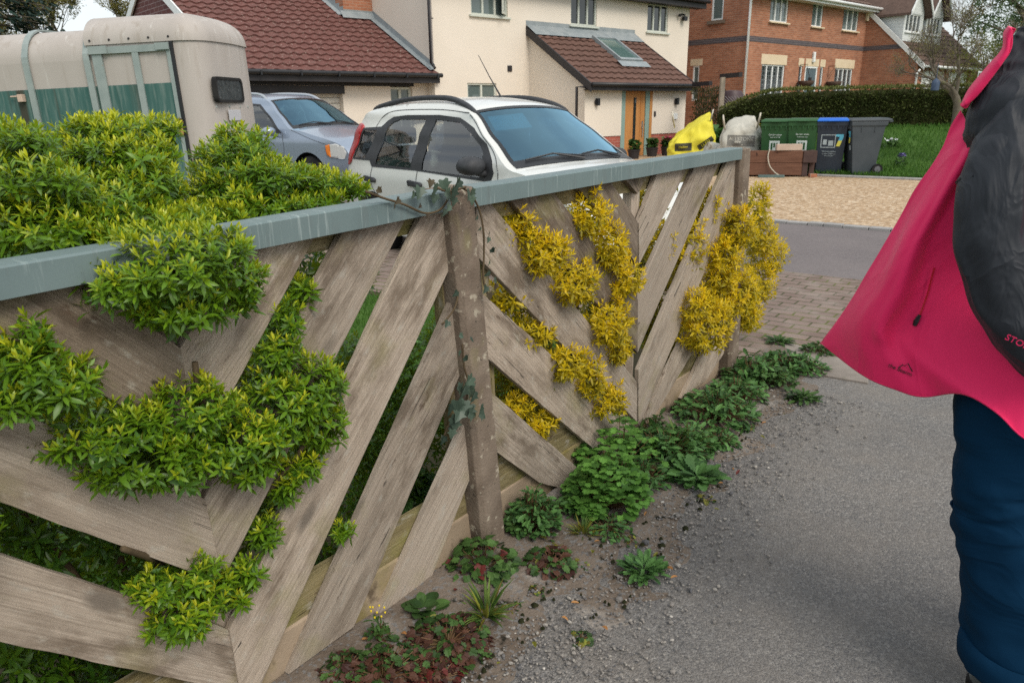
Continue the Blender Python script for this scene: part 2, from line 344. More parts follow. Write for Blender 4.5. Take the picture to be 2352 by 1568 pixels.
sheet('paved_drive', [kl(4.0, -14)[:2], kl(4.0, -1.32)[:2], kl(4.12, -1.0)[:2], kl(4.55, -.62)[:2], kl(4.9, 1)[:2], kl(5.0, 5)[:2], kl(6.55, 5)[:2], kl(6.55, -14)[:2]], .007, M['paving'])
sheet('tarmac_drive', [kl(6.5, -22)[:2], kl(6.5, 8)[:2], kl(9.42, 8)[:2], kl(9.42, -22)[:2]], .002, M['drivetar'])
sheet('gravel_drive', [kl(9.4, -24)[:2], kl(9.4, 9)[:2], kl(15.95, 9)[:2], kl(15.95, -7.2)[:2], kl(30, -8.6)[:2], kl(30, -24)[:2]], .018, M['gravel'])
mb = MB(); random.seed(3)
l = -14.0
while l < 8:
    w = random.uniform(.18, .3); z = .034 + random.uniform(-.006, .006)
    p = [Vector(kl(9.34, l)), Vector(kl(9.34, l + w - .012)), Vector(kl(9.48, l + w - .012)), Vector(kl(9.48, l))]
    mb.add([(q.x, q.y, -.02) for q in p] + [(q.x, q.y, z) for q in p], [(4, 5, 6, 7), (0, 1, 5, 4), (1, 2, 6, 5), (2, 3, 7, 6), (3, 0, 4, 7)]); l += w
tag(mb.build('kerb', M['granite'], bevel=.006), kind='structure')
def lawn_sheet():
    mb = MB(); n = 46; g = [[None] * (n + 1) for _ in range(n + 1)]; vs = []
    for i in range(n + 1):
        for j in range(n + 1):
            q = EK * (15.9 + 20 * (i / n)) + EL * (-6.9 + 24 * j / n); g[i][j] = len(vs); vs.append((q.x, q.y, lawn_h(q.x, q.y)))
    mb.add(vs, [(g[i][j], g[i][j + 1], g[i + 1][j + 1], g[i + 1][j]) for i in range(n) for j in range(n)])
    o = mb.build('lawn', M['grass'], smooth=True); tag(o, kind='structure')
    mb = MB(); mb.tube([kl(15.92, x * .3 - 6.5, .03) for x in range(50)], .035, 6); tag(mb.build('lawn_edging', M['granite']), kind='structure')
lawn_sheet()
mb = MB(); mb.prism([(1.52, 4.12), (1.70, 4.33), (1.84, 4.12), (1.96, 3.83), (1.86, 3.62), (1.62, 3.78)], lambda a, b, d: (a, b, d), -.02, .011); tag(mb.build('concrete_apron', M['slab'], bevel=.004), kind='structure')
def verge():
    # strip of soil between the fence and the lane, thinning out to nothing at the lane side
    inner = [(-2.6, -1.35), (-.72, 1.40), (-.07, 2.23), (.66, 3.17), (1.27, 3.93), (1.60, 4.28)]
    outer = [(-2.0, -1.75), (-.22, 1.10), (.33, 1.62), (.75, 2.32), (1.20, 2.95), (1.86, 3.80)]
    a = smoothpath([(*p, 0) for p in inner], 12); b = smoothpath([(*p, 0) for p in outer], 12); mb = MB(); rows = []
    for i, (p, q) in enumerate(zip(a, b)):
        r = []
        for k in range(15):
            t = k / 14; x = p.lerp(q, t); nz = noise.fractal(Vector((x.x * 5, x.y * 5, 1)), 1, 2, 4) * .012
            x = x + Vector((noise.noise(Vector((x.x * 4, x.y * 4, 5))) * .05 * t, 0, 0)); r.append((x.x, x.y, max(-.006, .022 * (1 - t) ** 1.2 - .004 + nz * (1 - t * .5) - (.012 if k == 14 else 0))))
        rows.append(r)
    mb.rings(rows, closed=False); tag(mb.build('verge', M['verge'], smooth=True), kind='structure')
verge()

# ------------------------------------------------------------ house builders (x along the front, y into the house, z up)
def wall_panel(mb, outline, holes, mp, depth=.10):
    """wall face with real openings and their reveals"""
    polys = [[Vector((a, b, 0)) for a, b in p] for p in [outline] + holes]; flat = [p for q in [outline] + holes for p in q]
    tris = tessellate_polygon(polys); mb.add([mp(a, b, 0) for a, b in flat], [tuple(t) for t in tris])
    for h in holes:
        n = len(h); mb.add([mp(a, b, 0) for a, b in h] + [mp(a, b, depth) for a, b in h], [(i, (i + 1) % n, n + (i + 1) % n, n + i) for i in range(n)])
def rect(x0, z0, x1, z1): return [(x0, z0), (x1, z0), (x1, z1), (x0, z1)]
def window(par, x0, z0, x1, z1, y, n, fmat, pane, sill=True, bars=None, rec=.07, fr=.05, sillmat=None, silld=.07, lead=None, blind=False):
    """casement window set into an opening; frame in front of a pane; n lights"""
    mb = MB(); Y0, Y1 = y + rec - .04, y + rec + .02
    mb.box(x0, Y0, z0, x1, Y1, z0 + fr); mb.box(x0, Y0, z1 - fr, x1, Y1, z1); mb.box(x0, Y0, z0 + fr, x0 + fr, Y1, z1 - fr); mb.box(x1 - fr, Y0, z0 + fr, x1, Y1, z1 - fr)
    for k in range(1, n):
        c = x0 + (x1 - x0) * k / n; mb.box(c - fr * .62, Y0 + .003, z0 + fr, c + fr * .62, Y1 - .003, z1 - fr)
    if bars:
        for b in bars: mb.box(x0 + fr, Y0 + .006, z0 + (z1 - z0) * b - .018, x1 - fr, Y1 - .006, z0 + (z1 - z0) * b + .018)
    w = mb.build('window', fmat, par, bevel=.006)
    p = MB(); p.box(x0 + .01, y + rec + .004, z0 + .01, x1 - .01, y + rec + .012, z1 - .01); p.build('pane', pane, w)
    if lead:
        lb = MB(); k = 1
        while x0 + k * lead < x1: lb.box(x0 + k * lead - .004, y + rec - .004, z0 + fr, x0 + k * lead + .004, y + rec + .003, z1 - fr); k += 1
        k = 1
        while z0 + k * lead < z1: lb.box(x0 + fr, y + rec - .005, z0 + k * lead - .004, x1 - fr, y + rec + .002, z0 + k * lead + .004); k += 1
        lb.build('lead_lattice', M['lead'], w)
    if sill:
        sb = MB(); sb.box(x0 - .07, y - silld, z0 - .055, x1 + .07, y + rec - .042, z0 - .003); sb.build('sill', sillmat or fmat, w, bevel=.006)
    return w
def tile_roof(name, par, mat, u0, u1, y0, z0, y1, z1, course=.33, tw=.30, amp=.032, thick=.03, clipu=None):
    """interlocking tiles: each course a waved strip whose foot stands on the course below"""
    mb = MB(); L = math.hypot(y1 - y0, z1 - z0); dy, dz = (y1 - y0) / L, (z1 - z0) / L; ny, nz = -dz, dy
    nc = max(1, int(round(L / course))); nu = int((u1 - u0) / tw * 8) + 1
    prof = [0, .35, .75, 1, .95, .6, .2, .02]
    for c in range(nc):
        a, b = L * c / nc, L * (c + 1) / nc + .03; up = []; lo = []; ft = []
        for i in range(nu + 1):
            u = u0 + (u1 - u0) * i / nu; w = amp * prof[i % 8] + random.uniform(-.002, .002); off = thick + w; jag = .012 * math.sin(i * 1.7 + c)
            lo.append((u, y0 + dy * (a + jag * .3) + ny * (off + .012), z0 + dz * (a + jag * .3) + nz * (off + .012))); up.append((u, y0 + dy * b + ny * (w - .002), z0 + dz * b + nz * (w - .002)))
            ft.append((u, y0 + dy * a + ny * (w * .5 - .005), z0 + dz * a + nz * (w * .5 - .005)))
        mb.rings([ft, lo, up], closed=False)
    mb.add([(u0, y0, z0), (u1, y0, z0), (u1, y1, z1), (u0, y1, z1)], [(0, 1, 2, 3)])
    return mb.build(name, mat, par)
def textmesh(name, txt, size, mat, par, loc, rot, extr=.001, ax='CENTER', sx=1.0):
    cu = bpy.data.curves.new('lettering', 'FONT'); cu.body = txt; cu.size = size; cu.extrude = extr; cu.align_x = ax; cu.align_y = 'CENTER'; cu.resolution_u = 3
    t = bpy.data.objects.new('tmp', cu); COL.objects.link(t); dg = bpy.context.evaluated_depsgraph_get(); me = bpy.data.meshes.new_from_object(t.evaluated_get(dg))
    bpy.data.objects.remove(t); o = link(name, me, mat, par); o.location = loc; o.rotation_euler = rot; o.scale = (sx, 1, 1); return o

# ------------------------------------------------------------ cream house
HR = R_(41.5)
def cream_house():
    H = empty('rendered_house', (4.251, 23.018, 0), HR, 'cream rendered house with a brown tiled porch, oak front door and red tiled garage wing', 'house')
    YM = 2.2; cr = M['cream']
    XL, XR, ZE = -6.3, 4.68, 4.85
    ups = [(-5.02, 3.80, -3.72, 4.75, 3), (-1.22, 3.76, -.08, 4.75, 3), (2.38, 3.76, 3.48, 4.62, 3)]
    gnd = (-5.22, .95, -4.18, 2.08)
    mb = MB(); mp = lambda a, b, d: (a, YM + d, b)
    wall_panel(mb, rect(XL, -.1, XR, ZE), [rect(*u[:4]) for u in ups] + [rect(*gnd)], mp)
    mb.build('wall', cr, H)
    mb = MB(); mb.add([(XL, YM, -.1), (XL, 9.5, -.1), (XL, 9.5, ZE), (XL, 5.8, 7.4), (XL, YM, ZE)], [(0, 1, 2, 3, 4)])
    mb.add([(XR, YM, -.1), (XR, 9.5, -.1), (XR, 9.5, ZE), (XR, 5.8, 7.4), (XR, YM, ZE)], [(0, 1, 2, 3, 4)]); mb.build('side_wall', cr, H)
    for k, u in enumerate(ups): window(H, *u[:4], YM, u[4], M['palegreen'], M['housepane'] if k == 0 else M['housedark'])
    window(H, *gnd, YM, 2, M['palegreen'], M['housepane'], sill=True)
    # the right-hand light of the first upper window stands open
    mb = MB(); Mx = Matrix.Translation((-3.78, YM + .03, 0)) @ Matrix.Rotation(R_(38), 4, 'Z')
    for a in ((-.40, 3.86, -.34, 4.70), (-.06, 3.86, 0, 4.70), (-.34, 3.86, -.06, 3.92), (-.34, 4.64, -.06, 4.70)): mb.box(a[0], -.03, a[1], a[2], .02, a[3], Mx)
    o = mb.build('open_casement', M['palegreen'], H); mb = MB(); mb.box(-.35, -.008, 3.9, -.05, 0, 4.66, Mx); mb.build('pane', M['housepane'], o)
    # main roof with black gutter
    tile_roof('roof', H, M['tile_brown'], XL - .15, XR + .45, YM - .42, ZE - .08, 5.8, 7.5, .33)
    mb = MB(); mb.tube([(XL - .15, YM - .47, ZE - .05), (XR + .47, YM - .47, ZE - .05)], .06, 10); mb.build('gutter', M['black'], H, smooth=True)
    mb = MB(); mb.box(XL - .12, YM - .38, ZE - .26, XR + .42, YM - .34, ZE - .06); mb.box(XL - .12, YM - .337, ZE - .25, XR + .42, YM + .02, ZE - .22); mb.build('fascia', M['darkpaint'], H)
    mb = MB(); mb.tube([(-6.42, YM - .05, ZE), (-6.42, YM - .05, 2.55), (-6.42, YM - .2, 2.42)], .04, 10)
    mb.tube([(-6.42, YM - .05, 3.62), (-6.3, YM - .05, 3.62)], .012, 6); mb.build('downpipe', M['darkpaint'], H, smooth=True)
    mb = MB(); mb.box(-3.76, YM - .03, 2.40, -3.60, YM + .01, 2.56); mb.build('wall_vent', M['darkpaint'], H, bevel=.008)
    # flood light under the eaves
    mb = MB(); mb.box(4.15, YM - .18, 4.18, 4.33, YM - .08, 4.32, None); mb.tube([(4.24, YM, 4.4), (4.24, YM - .12, 4.36), (4.24, YM - .13, 4.3)], .03, 8); mb.lathe([(0, 0), (.05, 0), (.06, .07), (0, .09)], 12, Matrix.Translation((4.0, YM - .1, 4.3))); mb.build('security_light', M['black'], H)
    # ---- porch
    PX0, PX1 = -2.92, 1.66
    mb = MB(); mp = lambda a, b, d: (a, d, b)
    wall_panel(mb, [(PX0, .62), (-1.38, .62), (-1.38, 2.0), (PX0, 2.0)], [], mp)
    wall_panel(mb, [(.02, .62), (PX1, .62), (PX1, 2.0), (.02, 2.0)], [], mp)
    mb.add([(PX0, 0, .62), (PX0, YM, .62), (PX0, YM, 3.6), (PX0, 0, 2.0)], [(0, 1, 2, 3)]); mb.add([(PX1, 0, .62), (PX1, YM, .62), (PX1, YM, 3.6), (PX1, 0, 2.0)], [(0, 1, 2, 3)])
    mb.build('porch_wall', cr, H)
    mb = MB(); mb.box(PX0 + .02, .025, -.1, -1.38, .3, .618); mb.box(.02, .025, -.1, PX1 - .02, .3, .618); mb.box(PX0 + .02, .302, -.1, PX0 + .2, YM, .618); mb.box(PX1 - .2, .302, -.1, PX1 - .02, YM, .618); mb.build('plinth', M['brick_red'], H)
    pr = tile_roof('porch_roof', H, M['tile_brown'], PX0 - .06, PX1 + .12, -.30, 1.98, YM, 3.56, .30)
    mb = MB(); S = (3.56 - 1.98) / (YM + .3)
    zr = lambda y: 1.98 + (y + .3) * S
    for xs in (PX0 - .10, PX1 + .10):
        mb.add([(xs + sx, y, zr(y) + dz) for sx in (-.025, .025) for (y, dz) in ((-.32, -.17), (YM, -.17), (YM, .055), (-.32, .055))], [(0, 1, 2, 3), (4, 7, 6, 5), (0, 3, 7, 4), (1, 5, 6, 2), (3, 2, 6, 7), (0, 4, 5, 1)])
    mb.build('barge_board', M['darkpaint'], H)
    mb = MB(); mb.add([(PX0 - .12, YM - .42, zr(YM - .42) + .085), (PX1 + .1, YM - .42, zr(YM - .42) + .085), (PX1 + .1, YM - .01, zr(YM) + .1), (PX0 - .12, YM - .01, zr(YM) + .1)], [(0, 1, 2, 3)])
    mb.add([(PX0 - .12, YM - .006, zr(YM) + .10), (PX1 + .1, YM - .006, zr(YM) + .10), (PX1 + .1, YM - .006, zr(YM) + .21), (PX0 - .12, YM - .006, zr(YM) + .21)], [(0, 1, 2, 3)]); mb.build('flashing', M['lead'], H)
    mb = MB(); mb.tube([(PX0 - .1, -.36, 1.99), (PX1 + .16, -.36, 1.99)], .055, 10); mb.build('porch_gutter', M['black'], H, smooth=True)
    mb = MB(); mb.box(PX0 - .04, -.30, 1.84, PX1 + .08, -.27, 1.97); mb.box(PX0 - .04, -.268, 1.845, PX1 + .08, 0.02, 1.87); mb.build('porch_fascia', M['darkpaint'], H)
    mb = MB(); mb.tube([(PX0 - .05, -.1, 1.93), (PX0 - .3, .02, 1.93), (PX0 - .3, .02, 0)], .038, 10); mb.tube([(PX0 - .05, -.36, 1.96), (PX0 - .05, -.1, 1.93)], .03, 8); mb.build('porch_downpipe', M['darkpaint'], H, smooth=True)
    # skylight on the porch roof
    def rp(x, t, h): y = -.3 + 2.5 * t; return (x, y - .53 * h, zr(y) + .85 * h)
    x0, x1, t0, t1 = -.72, .30, .40, .86
    mb = MB()
    for (a, b, c, d) in ((x0, x0 + .07, t0, t1), (x1 - .07, x1, t0, t1), (x0 + .07, x1 - .07, t0, t0 + .035), (x0 + .07, x1 - .07, t1 - .035, t1)):
        mb.add([rp(a, c, .02), rp(b, c, .02), rp(b, d, .02), rp(a, d, .02), rp(a, c, .15), rp(b, c, .15), rp(b, d, .15), rp(a, d, .15)], [(4, 5, 6, 7), (0, 1, 5, 4), (1, 2, 6, 5), (2, 3, 7, 6), (3, 0, 4, 7)])
    sk = mb.build('skylight', M['lead'], H)
    mb = MB(); mb.add([rp(x0 + .05, t0 + .02, .11), rp(x1 - .05, t0 + .02, .11), rp(x1 - .05, t1 - .02, .11), rp(x0 + .05, t1 - .02, .11)], [(0, 1, 2, 3)]); mb.build('pane', glass_mat('skylight_glass', base=(.10, .17, .16), fr=1.6), sk)
    mb = MB(); mb.add([rp(x0 - .15, t0 - .09, .075), rp(x1 + .15, t0 - .09, .075), rp(x1 + .15, t0, .1), rp(x0 - .15, t0, .1)], [(0, 1, 2, 3)]); mb.build('apron', M['lead'], sk)
    # door: oak leaf between grey-green side lights
    mb = MB(); mb.box(-1.20, .035, .02, -.29, .085, 1.83)
    dr = mb.build('door', M['oak'], H)
    mb = MB(); mb.box(-.82, .028, .12, -.70, .034, 1.66); mb.build('slot_window', M['housedark'], dr)
    mb = MB(); mb.tube([(-.40, .0, .55), (-.40, .0, .95)], .014, 8); mb.tube([(-.40, .0, .6), (-.40, .035, .6)], .008, 6); mb.tube([(-.40, .0, .9), (-.40, .035, .9)], .008, 6); mb.box(-.43, .02, .8, -.37, .034, 1.0); mb.build('handle', M['steel'], dr)
    mb = MB(); mb.box(-1.38, .01, 0, -1.205, .09, 1.84); mb.box(-.285, .01, 0, -.10, .09, 1.84); mb.build('side_light', M['teal'], H)
    mb = MB(); mb.box(-.097, .0, 0, .018, .1, 1.84); mb.box(-1.378, .012, 1.842, .015, .1, 1.99); mb.box(-.50, .02, .02, -.487, .034, 1.83); mb.build('door_frame', M['oak'], H)
    for lx in (-2.46, 1.14):
        mb = MB(); mb.box(lx - .05, -.11, 1.45, lx + .05, -.02, 1.64); mb.box(lx - .09, -.07, 1.49, lx - .052, -.03, 1.6); mb.box(lx - .03, -.02, 1.5, lx + .03, 0, 1.6); mb.build('wall_lamp', M['black'], H, bevel=.008)
    mb = MB(); mb.box(.10, -.03, 1.12, .17, 0, 1.27); mb.build('doorbell', M['darkpaint'], H, bevel=.006)
    mb = MB(); mb.box(1.0, -.05, 1.02, 1.22, 0, 1.2); mb.build('meter_box', M['white'], H, bevel=.01)
    # ---- garage wing
    GX0, GX1, GY = -11.62, XL, 2.55; sl = .53
    gz = lambda y: 2.33 + sl * (y - 2.2)
    tile_roof('garage_roof', H, M['tile_red'], GX0 - .05, GX1, 2.05, gz(2.05), 7.0, gz(7.0), .30, .28, .036)
    mb = MB(); mp = lambda a, b, d: (a, GY + d, b)
    wall_panel(mb, rect(GX0, -.1, GX1, 2.35), [rect(-11.35, -.05, -8.83, 1.99), rect(-7.45, -.05, -6.78, 1.99)], mp, .25); mb.build('garage_wall', cr, H)
    mb = MB(); mb.box(-11.45, GY - .06, 1.80, -8.8, GY - .003, 1.985); mb.box(-8.8, GY - .04, 1.985, -6.75, GY - .003, 2.16); mb.box(-11.45, GY - .05, 1.99, -8.803, GY - .004, 2.16); mb.build('lintel', M['darkpaint'], H)
    mb = MB(); mb.box(GX0 - .1, 2.1, gz(2.1) - .22, GX1 + .1, 2.14, gz(2.1) - .02); mb.box(GX0 - .1, 2.143, gz(2.1) - .21, GX1 - .01, GY, gz(2.1) - .18); mb.build('garage_fascia', M['darkpaint'], H)
    mb = MB(); mb.tube([(GX0 - .1, 2.03, gz(2.1) - .03), (GX1 + .12, 2.03, gz(2.1) - .03)], .055, 10)
    for k in range(6): mb.box(GX0 + .5 + k * .95, 1.96, gz(2.1) - .10, GX0 + .54 + k * .95, 2.1, gz(2.1) + .0)
    mb.build('garage_gutter', M['black'], H, smooth='auto')
    mb = MB(); mb.tube([(GX0 + .1, 2.05, 2.2), (GX0 + .12, GY - .08, 1.9), (GX0 + .12, GY - .08, 0)], .04, 10); mb.build('garage_downpipe', M['black'], H, smooth=True)
    mb = MB()
    for k in range(14): mb.box(-11.35, GY + .16 + .0, .02 + k * .142, -8.83, GY + .2, .02 + k * .142 + .137)
    mb.build('garage_door', pmat('cream_roller_slats', (.55, .53, .47), (.60, .58, .52), 2, .5, .3, 0), H, bevel=.02)
    window(H, -7.45, .0, -6.78, 1.97, GY, 2, M['palegreen'], M['housepane'], sill=False, bars=(.45,), rec=.12, fr=.06)
    # gable end at the far left
    mb = MB(); mb.add([(GX0, GY, -.1), (GX0, 11.4, -.1), (GX0, 11.4, 2.3), (GX0, 7.0, gz(7.0) - .12), (GX0, GY, 2.3)], [(0, 1, 2, 3, 4)]); mb.build('gable_wall', M['brick_purple'], H)
    mb = MB(); zz = gz(7.0)
    mb.add([(GX0 - .06, 7.0, zz + .05), (GX0 + 5.2, 7.0, zz + .05), (GX0 + 5.2, 12.0, 2.2), (GX0 - .06, 12.0, 2.2)], [(0, 1, 2, 3)]); mb.build('garage_back_roof', M['tile_red'], H)
    mb = MB()
    for (ya, za, yb, zb) in ((2.05, gz(2.05), 7.0, zz), (12.0, 2.2, 7.0, zz + .0)):
        for (d, w0, w1) in ((-.09, -.20, .02),): mb.add([(GX0 + d + s, y, z + w) for s in (0, .04) for (y, z, w) in ((ya, za, w0), (yb, zb, w0), (yb, zb, w1), (ya, za, w1))], [(0, 1, 2, 3), (4, 7, 6, 5), (0, 3, 7, 4), (1, 5, 6, 2), (3, 2, 6, 7), (0, 4, 5, 1)])
    mb.build('white_barge_board', M['white'], H)
    # stepped lead where garage roof meets the house wall, and the chimney
    mb = MB(); mb.add([(XL - .01, 2.15, gz(2.15) + .08), (XL - .01, 5.0, gz(5.0) + .08), (XL - .01, 5.0, gz(5.0) + .26), (XL - .01, 2.15, gz(2.15) + .22)], [(0, 1, 2, 3)])
    mb.add([(XL - .16, 2.15, gz(2.15) + .075), (XL - .16, 5.0, gz(5.0) + .075), (XL - .008, 5.0, gz(5.0) + .1), (XL - .008, 2.15, gz(2.15) + .1)], [(0, 1, 2, 3)])
    mb.add([(XL - 1.02, 4.86, gz(4.86) + .085), (XL, 4.86, gz(4.86) + .085), (XL, 4.99, gz(4.99) + .2), (XL - 1.02, 4.99, gz(4.99) + .2)], [(0, 1, 2, 3)])
    mb.add([(XL - .93, 4.985, gz(4.98) + .05), (XL - .02, 4.985, gz(4.98) + .05), (XL - .02, 4.985, gz(4.98) + .24), (XL - .93, 4.985, gz(4.98) + .24)], [(0, 1, 2, 3)])
    for k in range(9):
        y = 5.0 + k * .2; mb.box(XL - .935, y, gz(y) + .0, XL - .925, y + .2, gz(y + .2) + .20); mb.add([(XL - 1.08, y, gz(y) + .08), (XL - 1.08, y + .2, gz(y + .2) + .08), (XL - .93, y + .2, gz(y + .2) + .1), (XL - .93, y, gz(y) + .1)], [(0, 1, 2, 3)])
    mb.build('stepped_flashing', M['lead'], H)
    mb = MB(); mb.box(XL - .92, 5.0, 3.2, XL - .004, 6.8, 8.6); mb.build('chimney', M['brick_orange'], H)
M['steel'] = pmat('brushed_steel', (.5, .5, .5), (.6, .6, .6), 4, .3, .5, 0, Metallic=.9)
cream_house()

# ------------------------------------------------------------ brick house on the right
def brick_house():
    H = empty('brick_house', (8.646, 28.727, 0), HR, 'orange brick house with a blue brick band, white windows and twin white dormers', 'house')
    br = M['brick_orange']; wh = M['white']; ZE = 5.35
    gw = [(1.14, 1.35, 2.82, 2.86), (6.98, 1.35, 8.60, 2.86)]
    uw = [(1.40, 4.36, 2.68, 5.28), (4.55, 4.36, 5.42, 5.28), (7.18, 4.36, 8.58, 5.28)]
    door = (4.42, .8, 5.42, 2.87); sl = [(3.92, 1.2, 4.2, 2.87), (5.66, 1.2, 5.94, 2.87)]
    mb = MB(); mp = lambda a, b, d: (a, d, b)
    wall_panel(mb, rect(0, -.1, 9.4, ZE), [rect(*w) for w in gw + uw + [door] + sl], mp); mb.build('wall', br, H)
    mb = MB(); mp = lambda a, b, d: (d, a, b); sw = [(1.08, 4.42, 1.58, 5.35), (1.97, 1.6, 2.27, 2.88)]
    wall_panel(mb, [(0, -.1), (8, -.1), (8, ZE + .1), (4, 8.2), (0, ZE)], [rect(*w) for w in sw], mp); mb.add([(17, 0, -.1), (17, 8, -.1), (17, 8, ZE), (17, 4, 8.2), (17, 0, ZE)], [(0, 1, 2, 3, 4)]); mb.build('side_wall', br, H)
    for w in gw: window(H, *w, 0, 4, wh, M['housedark'], False, lead=.16)
    for w, n in zip(uw, (3, 2, 3)): window(H, *w, 0, n, wh, M['housepane'], True, sillmat=M['stone'], silld=.10, lead=.16)
    mb = MB()
    for w in gw: mb.box(w[0] - .08, -.012, w[3] + .002, w[2] + .1, .03, w[3] + .36)
    for a in ((3.84, 4.26), (4.40, 5.50), (5.62, 6.05)): mb.box(a[0], -.012, 2.872, a[1], .03, 3.16)
    mb.build('stone_lintel', M['stone'], H, bevel=.006)
    mb = MB(); mb.box(-.012, -.012, 3.62, 9.40, .02, 3.80); mb.box(-.0125, .021, 3.62, .02, 8, 3.80); mb.build('blue_brick_band', M['blueband'], H)
    # side windows: frames modelled in the side wall
    for (a, z0, b, z1), hd in zip(sw, (True, False)):
        mb = MB(); X = .05
        mb.box(X - .03, a, z0, X + .03, b, z0 + .06); mb.box(X - .03, a, z1 - .06, X + .03, b, z1); mb.box(X - .03, a, z0 + .06, X + .03, a + .06, z1 - .06); mb.box(X - .03, b - .06, z0 + .06, X + .03, b, z1 - .06)
        w = mb.build('window', wh, H); mb = MB(); mb.box(X, a + .01, z0 + .01, X + .01, b - .01, z1 - .01); mb.build('pane', M['housepane'], w)
        mb = MB(); mb.box(-.09, a - .12, z0 - .12, .02, b + .12, z0 - .002) if hd else mb.box(-.012, a - .12, z1 + .002, .03, b + .12, z1 + .24); mb.build('sill' if hd else 'lintel', M['stone'] if not hd else pmat('brown_stone', (.16, .12, .09), (.2, .15, .11), 3), w)
    mb = MB(); mb.box(4.5, .03, .82, 5.34, .08, 2.80); d = mb.build('front_door', pmat('blue_grey_door', (.085, .12, .14), (.1, .14, .16), 3, .5), H)
    mb = MB(); mb.box(4.78, .02, 1.9, 5.06, .028, 2.45); mb.build('pane', M['housedark'], d)
    mb = MB(); mb.box(4.42, .0, .8, 4.497, .09, 2.87); mb.box(5.343, .0, .8, 5.42, .09, 2.87); mb.box(4.5, .0, 2.803, 5.34, .09, 2.87); mb.build('door_frame', wh, H)
    for w in sl: window(H, *w, 0, 1, wh, M['housedark'], False, fr=.045)
    mb = MB(); mb.box(4.86, -.1, 3.02, 5.02, -.0, 3.42); mb.build('door_lantern', M['white'], H, bevel=.03)
    # roof, gutters, pipes
    tile_roof('roof', H, M['tile_grey'], -.3, 9.42, -.42, ZE - .12, 4.0, 8.2, .33); tile_roof('side_roof', H, M['tile_grey'], 9.42, 17.1, -2.62, 2.86, 4.0, 8.9, .33)
    mb = MB(); mb.box(-.3, -.43, ZE - .20, 9.75, -.38, ZE - .03); mb.box(-.3, -.378, ZE - .2, 9.4, .01, ZE - .16); mb.build('fascia', wh, H)
    mb = MB(); mb.tube([(-.3, -.49, ZE - .07), (9.8, -.49, ZE - .07)], .06, 8); mb.tube([(9.39, -2.72, 2.86), (17.2, -2.72, 2.86)], .06, 8); mb.build('gutter', wh, H, smooth=True)
    mb = MB(); mb.tube([(.0, -.36, ZE - .1), (-.06, -.07, ZE - .4), (-.06, -.07, 0)], .045, 8); mb.build('downpipe', wh, H, smooth=True); mb = MB(); mb.tube([(9.36, -2.52, 2.75), (9.34, -2.42, 2.6), (9.34, -2.42, 0)], .045, 8); mb.build('downpipe', wh, H, smooth=True)
    mb = MB(); mb.box(9.2, -.12, 4.82, 9.36, 0, 5.15); mb.build('alarm_box', M['stone'], H, bevel=.02)
    # projecting garage wing with catslide roof
    mb = MB(); mb.add([(9.4, 0.01, -.1), (9.4, -2.38, -.1), (9.4, -2.38, 2.95), (9.4, .01, 5.2)], [(0, 1, 2, 3)])
    mp = lambda a, b, d: (a, -2.38 + d, b)
    wall_panel(mb, rect(9.4, -.1, 16.8, 2.95), [rect(10.0, .8, 12.7, 2.72), rect(13.0, .8, 15.6, 2.72)], mp, .12); mb.build('wing_wall', br, H)
    mb = MB(); mb.box(9.388, -1.7, 3.62, 9.42, -.02, 3.80); mb.build('band', M['blueband'], H)
    mb = MB(); mb.add([(9.34 + s, y, z + w) for s in (0, .05) for (y, z, w) in ((-2.66, 2.86, -.14), (.1, 5.37, -.14), (.1, 5.37, .1), (-2.66, 2.86, .1))], [(0, 1, 2, 3), (4, 7, 6, 5), (0, 3, 7, 4), (1, 5, 6, 2), (3, 2, 6, 7), (0, 4, 5, 1)]); mb.build('barge_board', wh, H)
    for a, b in ((10.0, 12.7), (13.0, 15.6)):
        mb = MB(); mb.box(a, -2.30, .8, b, -2.26, 2.72)
        for k in range(5): mb.box(a + .08, -2.315, .9 + k * .36, b - .08, -2.302, 1.2 + k * .36)
        mb.build('garage_door', wh, H, bevel=.01)
    clad = Mt('white_weatherboard'); cz = clad.n('ShaderNodeSeparateXYZ', Vector=clad.co('Object')).outputs[2]; sw_ = clad.math('FRACT', clad.math('MULTIPLY', cz, 6.5))
    cladm = clad.out(clad.bsdf(clad.ramp(sw_, [(0, (.42, .46, .47)), (.08, (.66, .69, .69)), (1, (.72, .75, .75))]), .5, .3, clad.bump(sw_, .5, .02)))
    for x0, x1 in ((9.62, 11.62), (11.95, 13.85)):
        yf = -1.5; zb = 3.95; zt = 5.15; xm = (x0 + x1) / 2; zp = zt + 1.25
        mb = MB(); mp = lambda a, b, d: (a, yf + d, b)
        wn = (x0 + .2, 4.33, x1 - .2, 5.06)
        wall_panel(mb, [(x0, zb), (x1, zb), (x1, zt), (xm, zp), (x0, zt)], [rect(*wn)], mp, .08)
        for xs in (x0, x1): mb.add([(xs, yf, zb), (xs, 1.6, zb), (xs, 1.6, zt), (xs, yf, zt)], [(0, 1, 2, 3)])
        dm = mb.build('dormer', cladm, H)
        window(dm, *wn, yf, 4, wh, M['housedark'], True, lead=.2)
        mb = MB()
        for sx in (-1, 1):
            xe = xm + sx * ((x1 - x0) / 2 + .18); ze = zt - .22
            mb.add([(xe, yf - .3, ze), (xm, yf - .3, zp + .06), (xm, 3.2, zp + .06), (xe, 3.2, ze), (xe, yf - .3, ze + .1), (xm, yf - .3, zp + .17), (xm, 3.2, zp + .17), (xe, 3.2, ze + .1)], [(0, 1, 2, 3), (4, 7, 6, 5), (0, 4, 5, 1), (3, 7, 4, 0)])
        mb.build('dormer_roof', M['tile_grey'], dm)
        mb = MB()
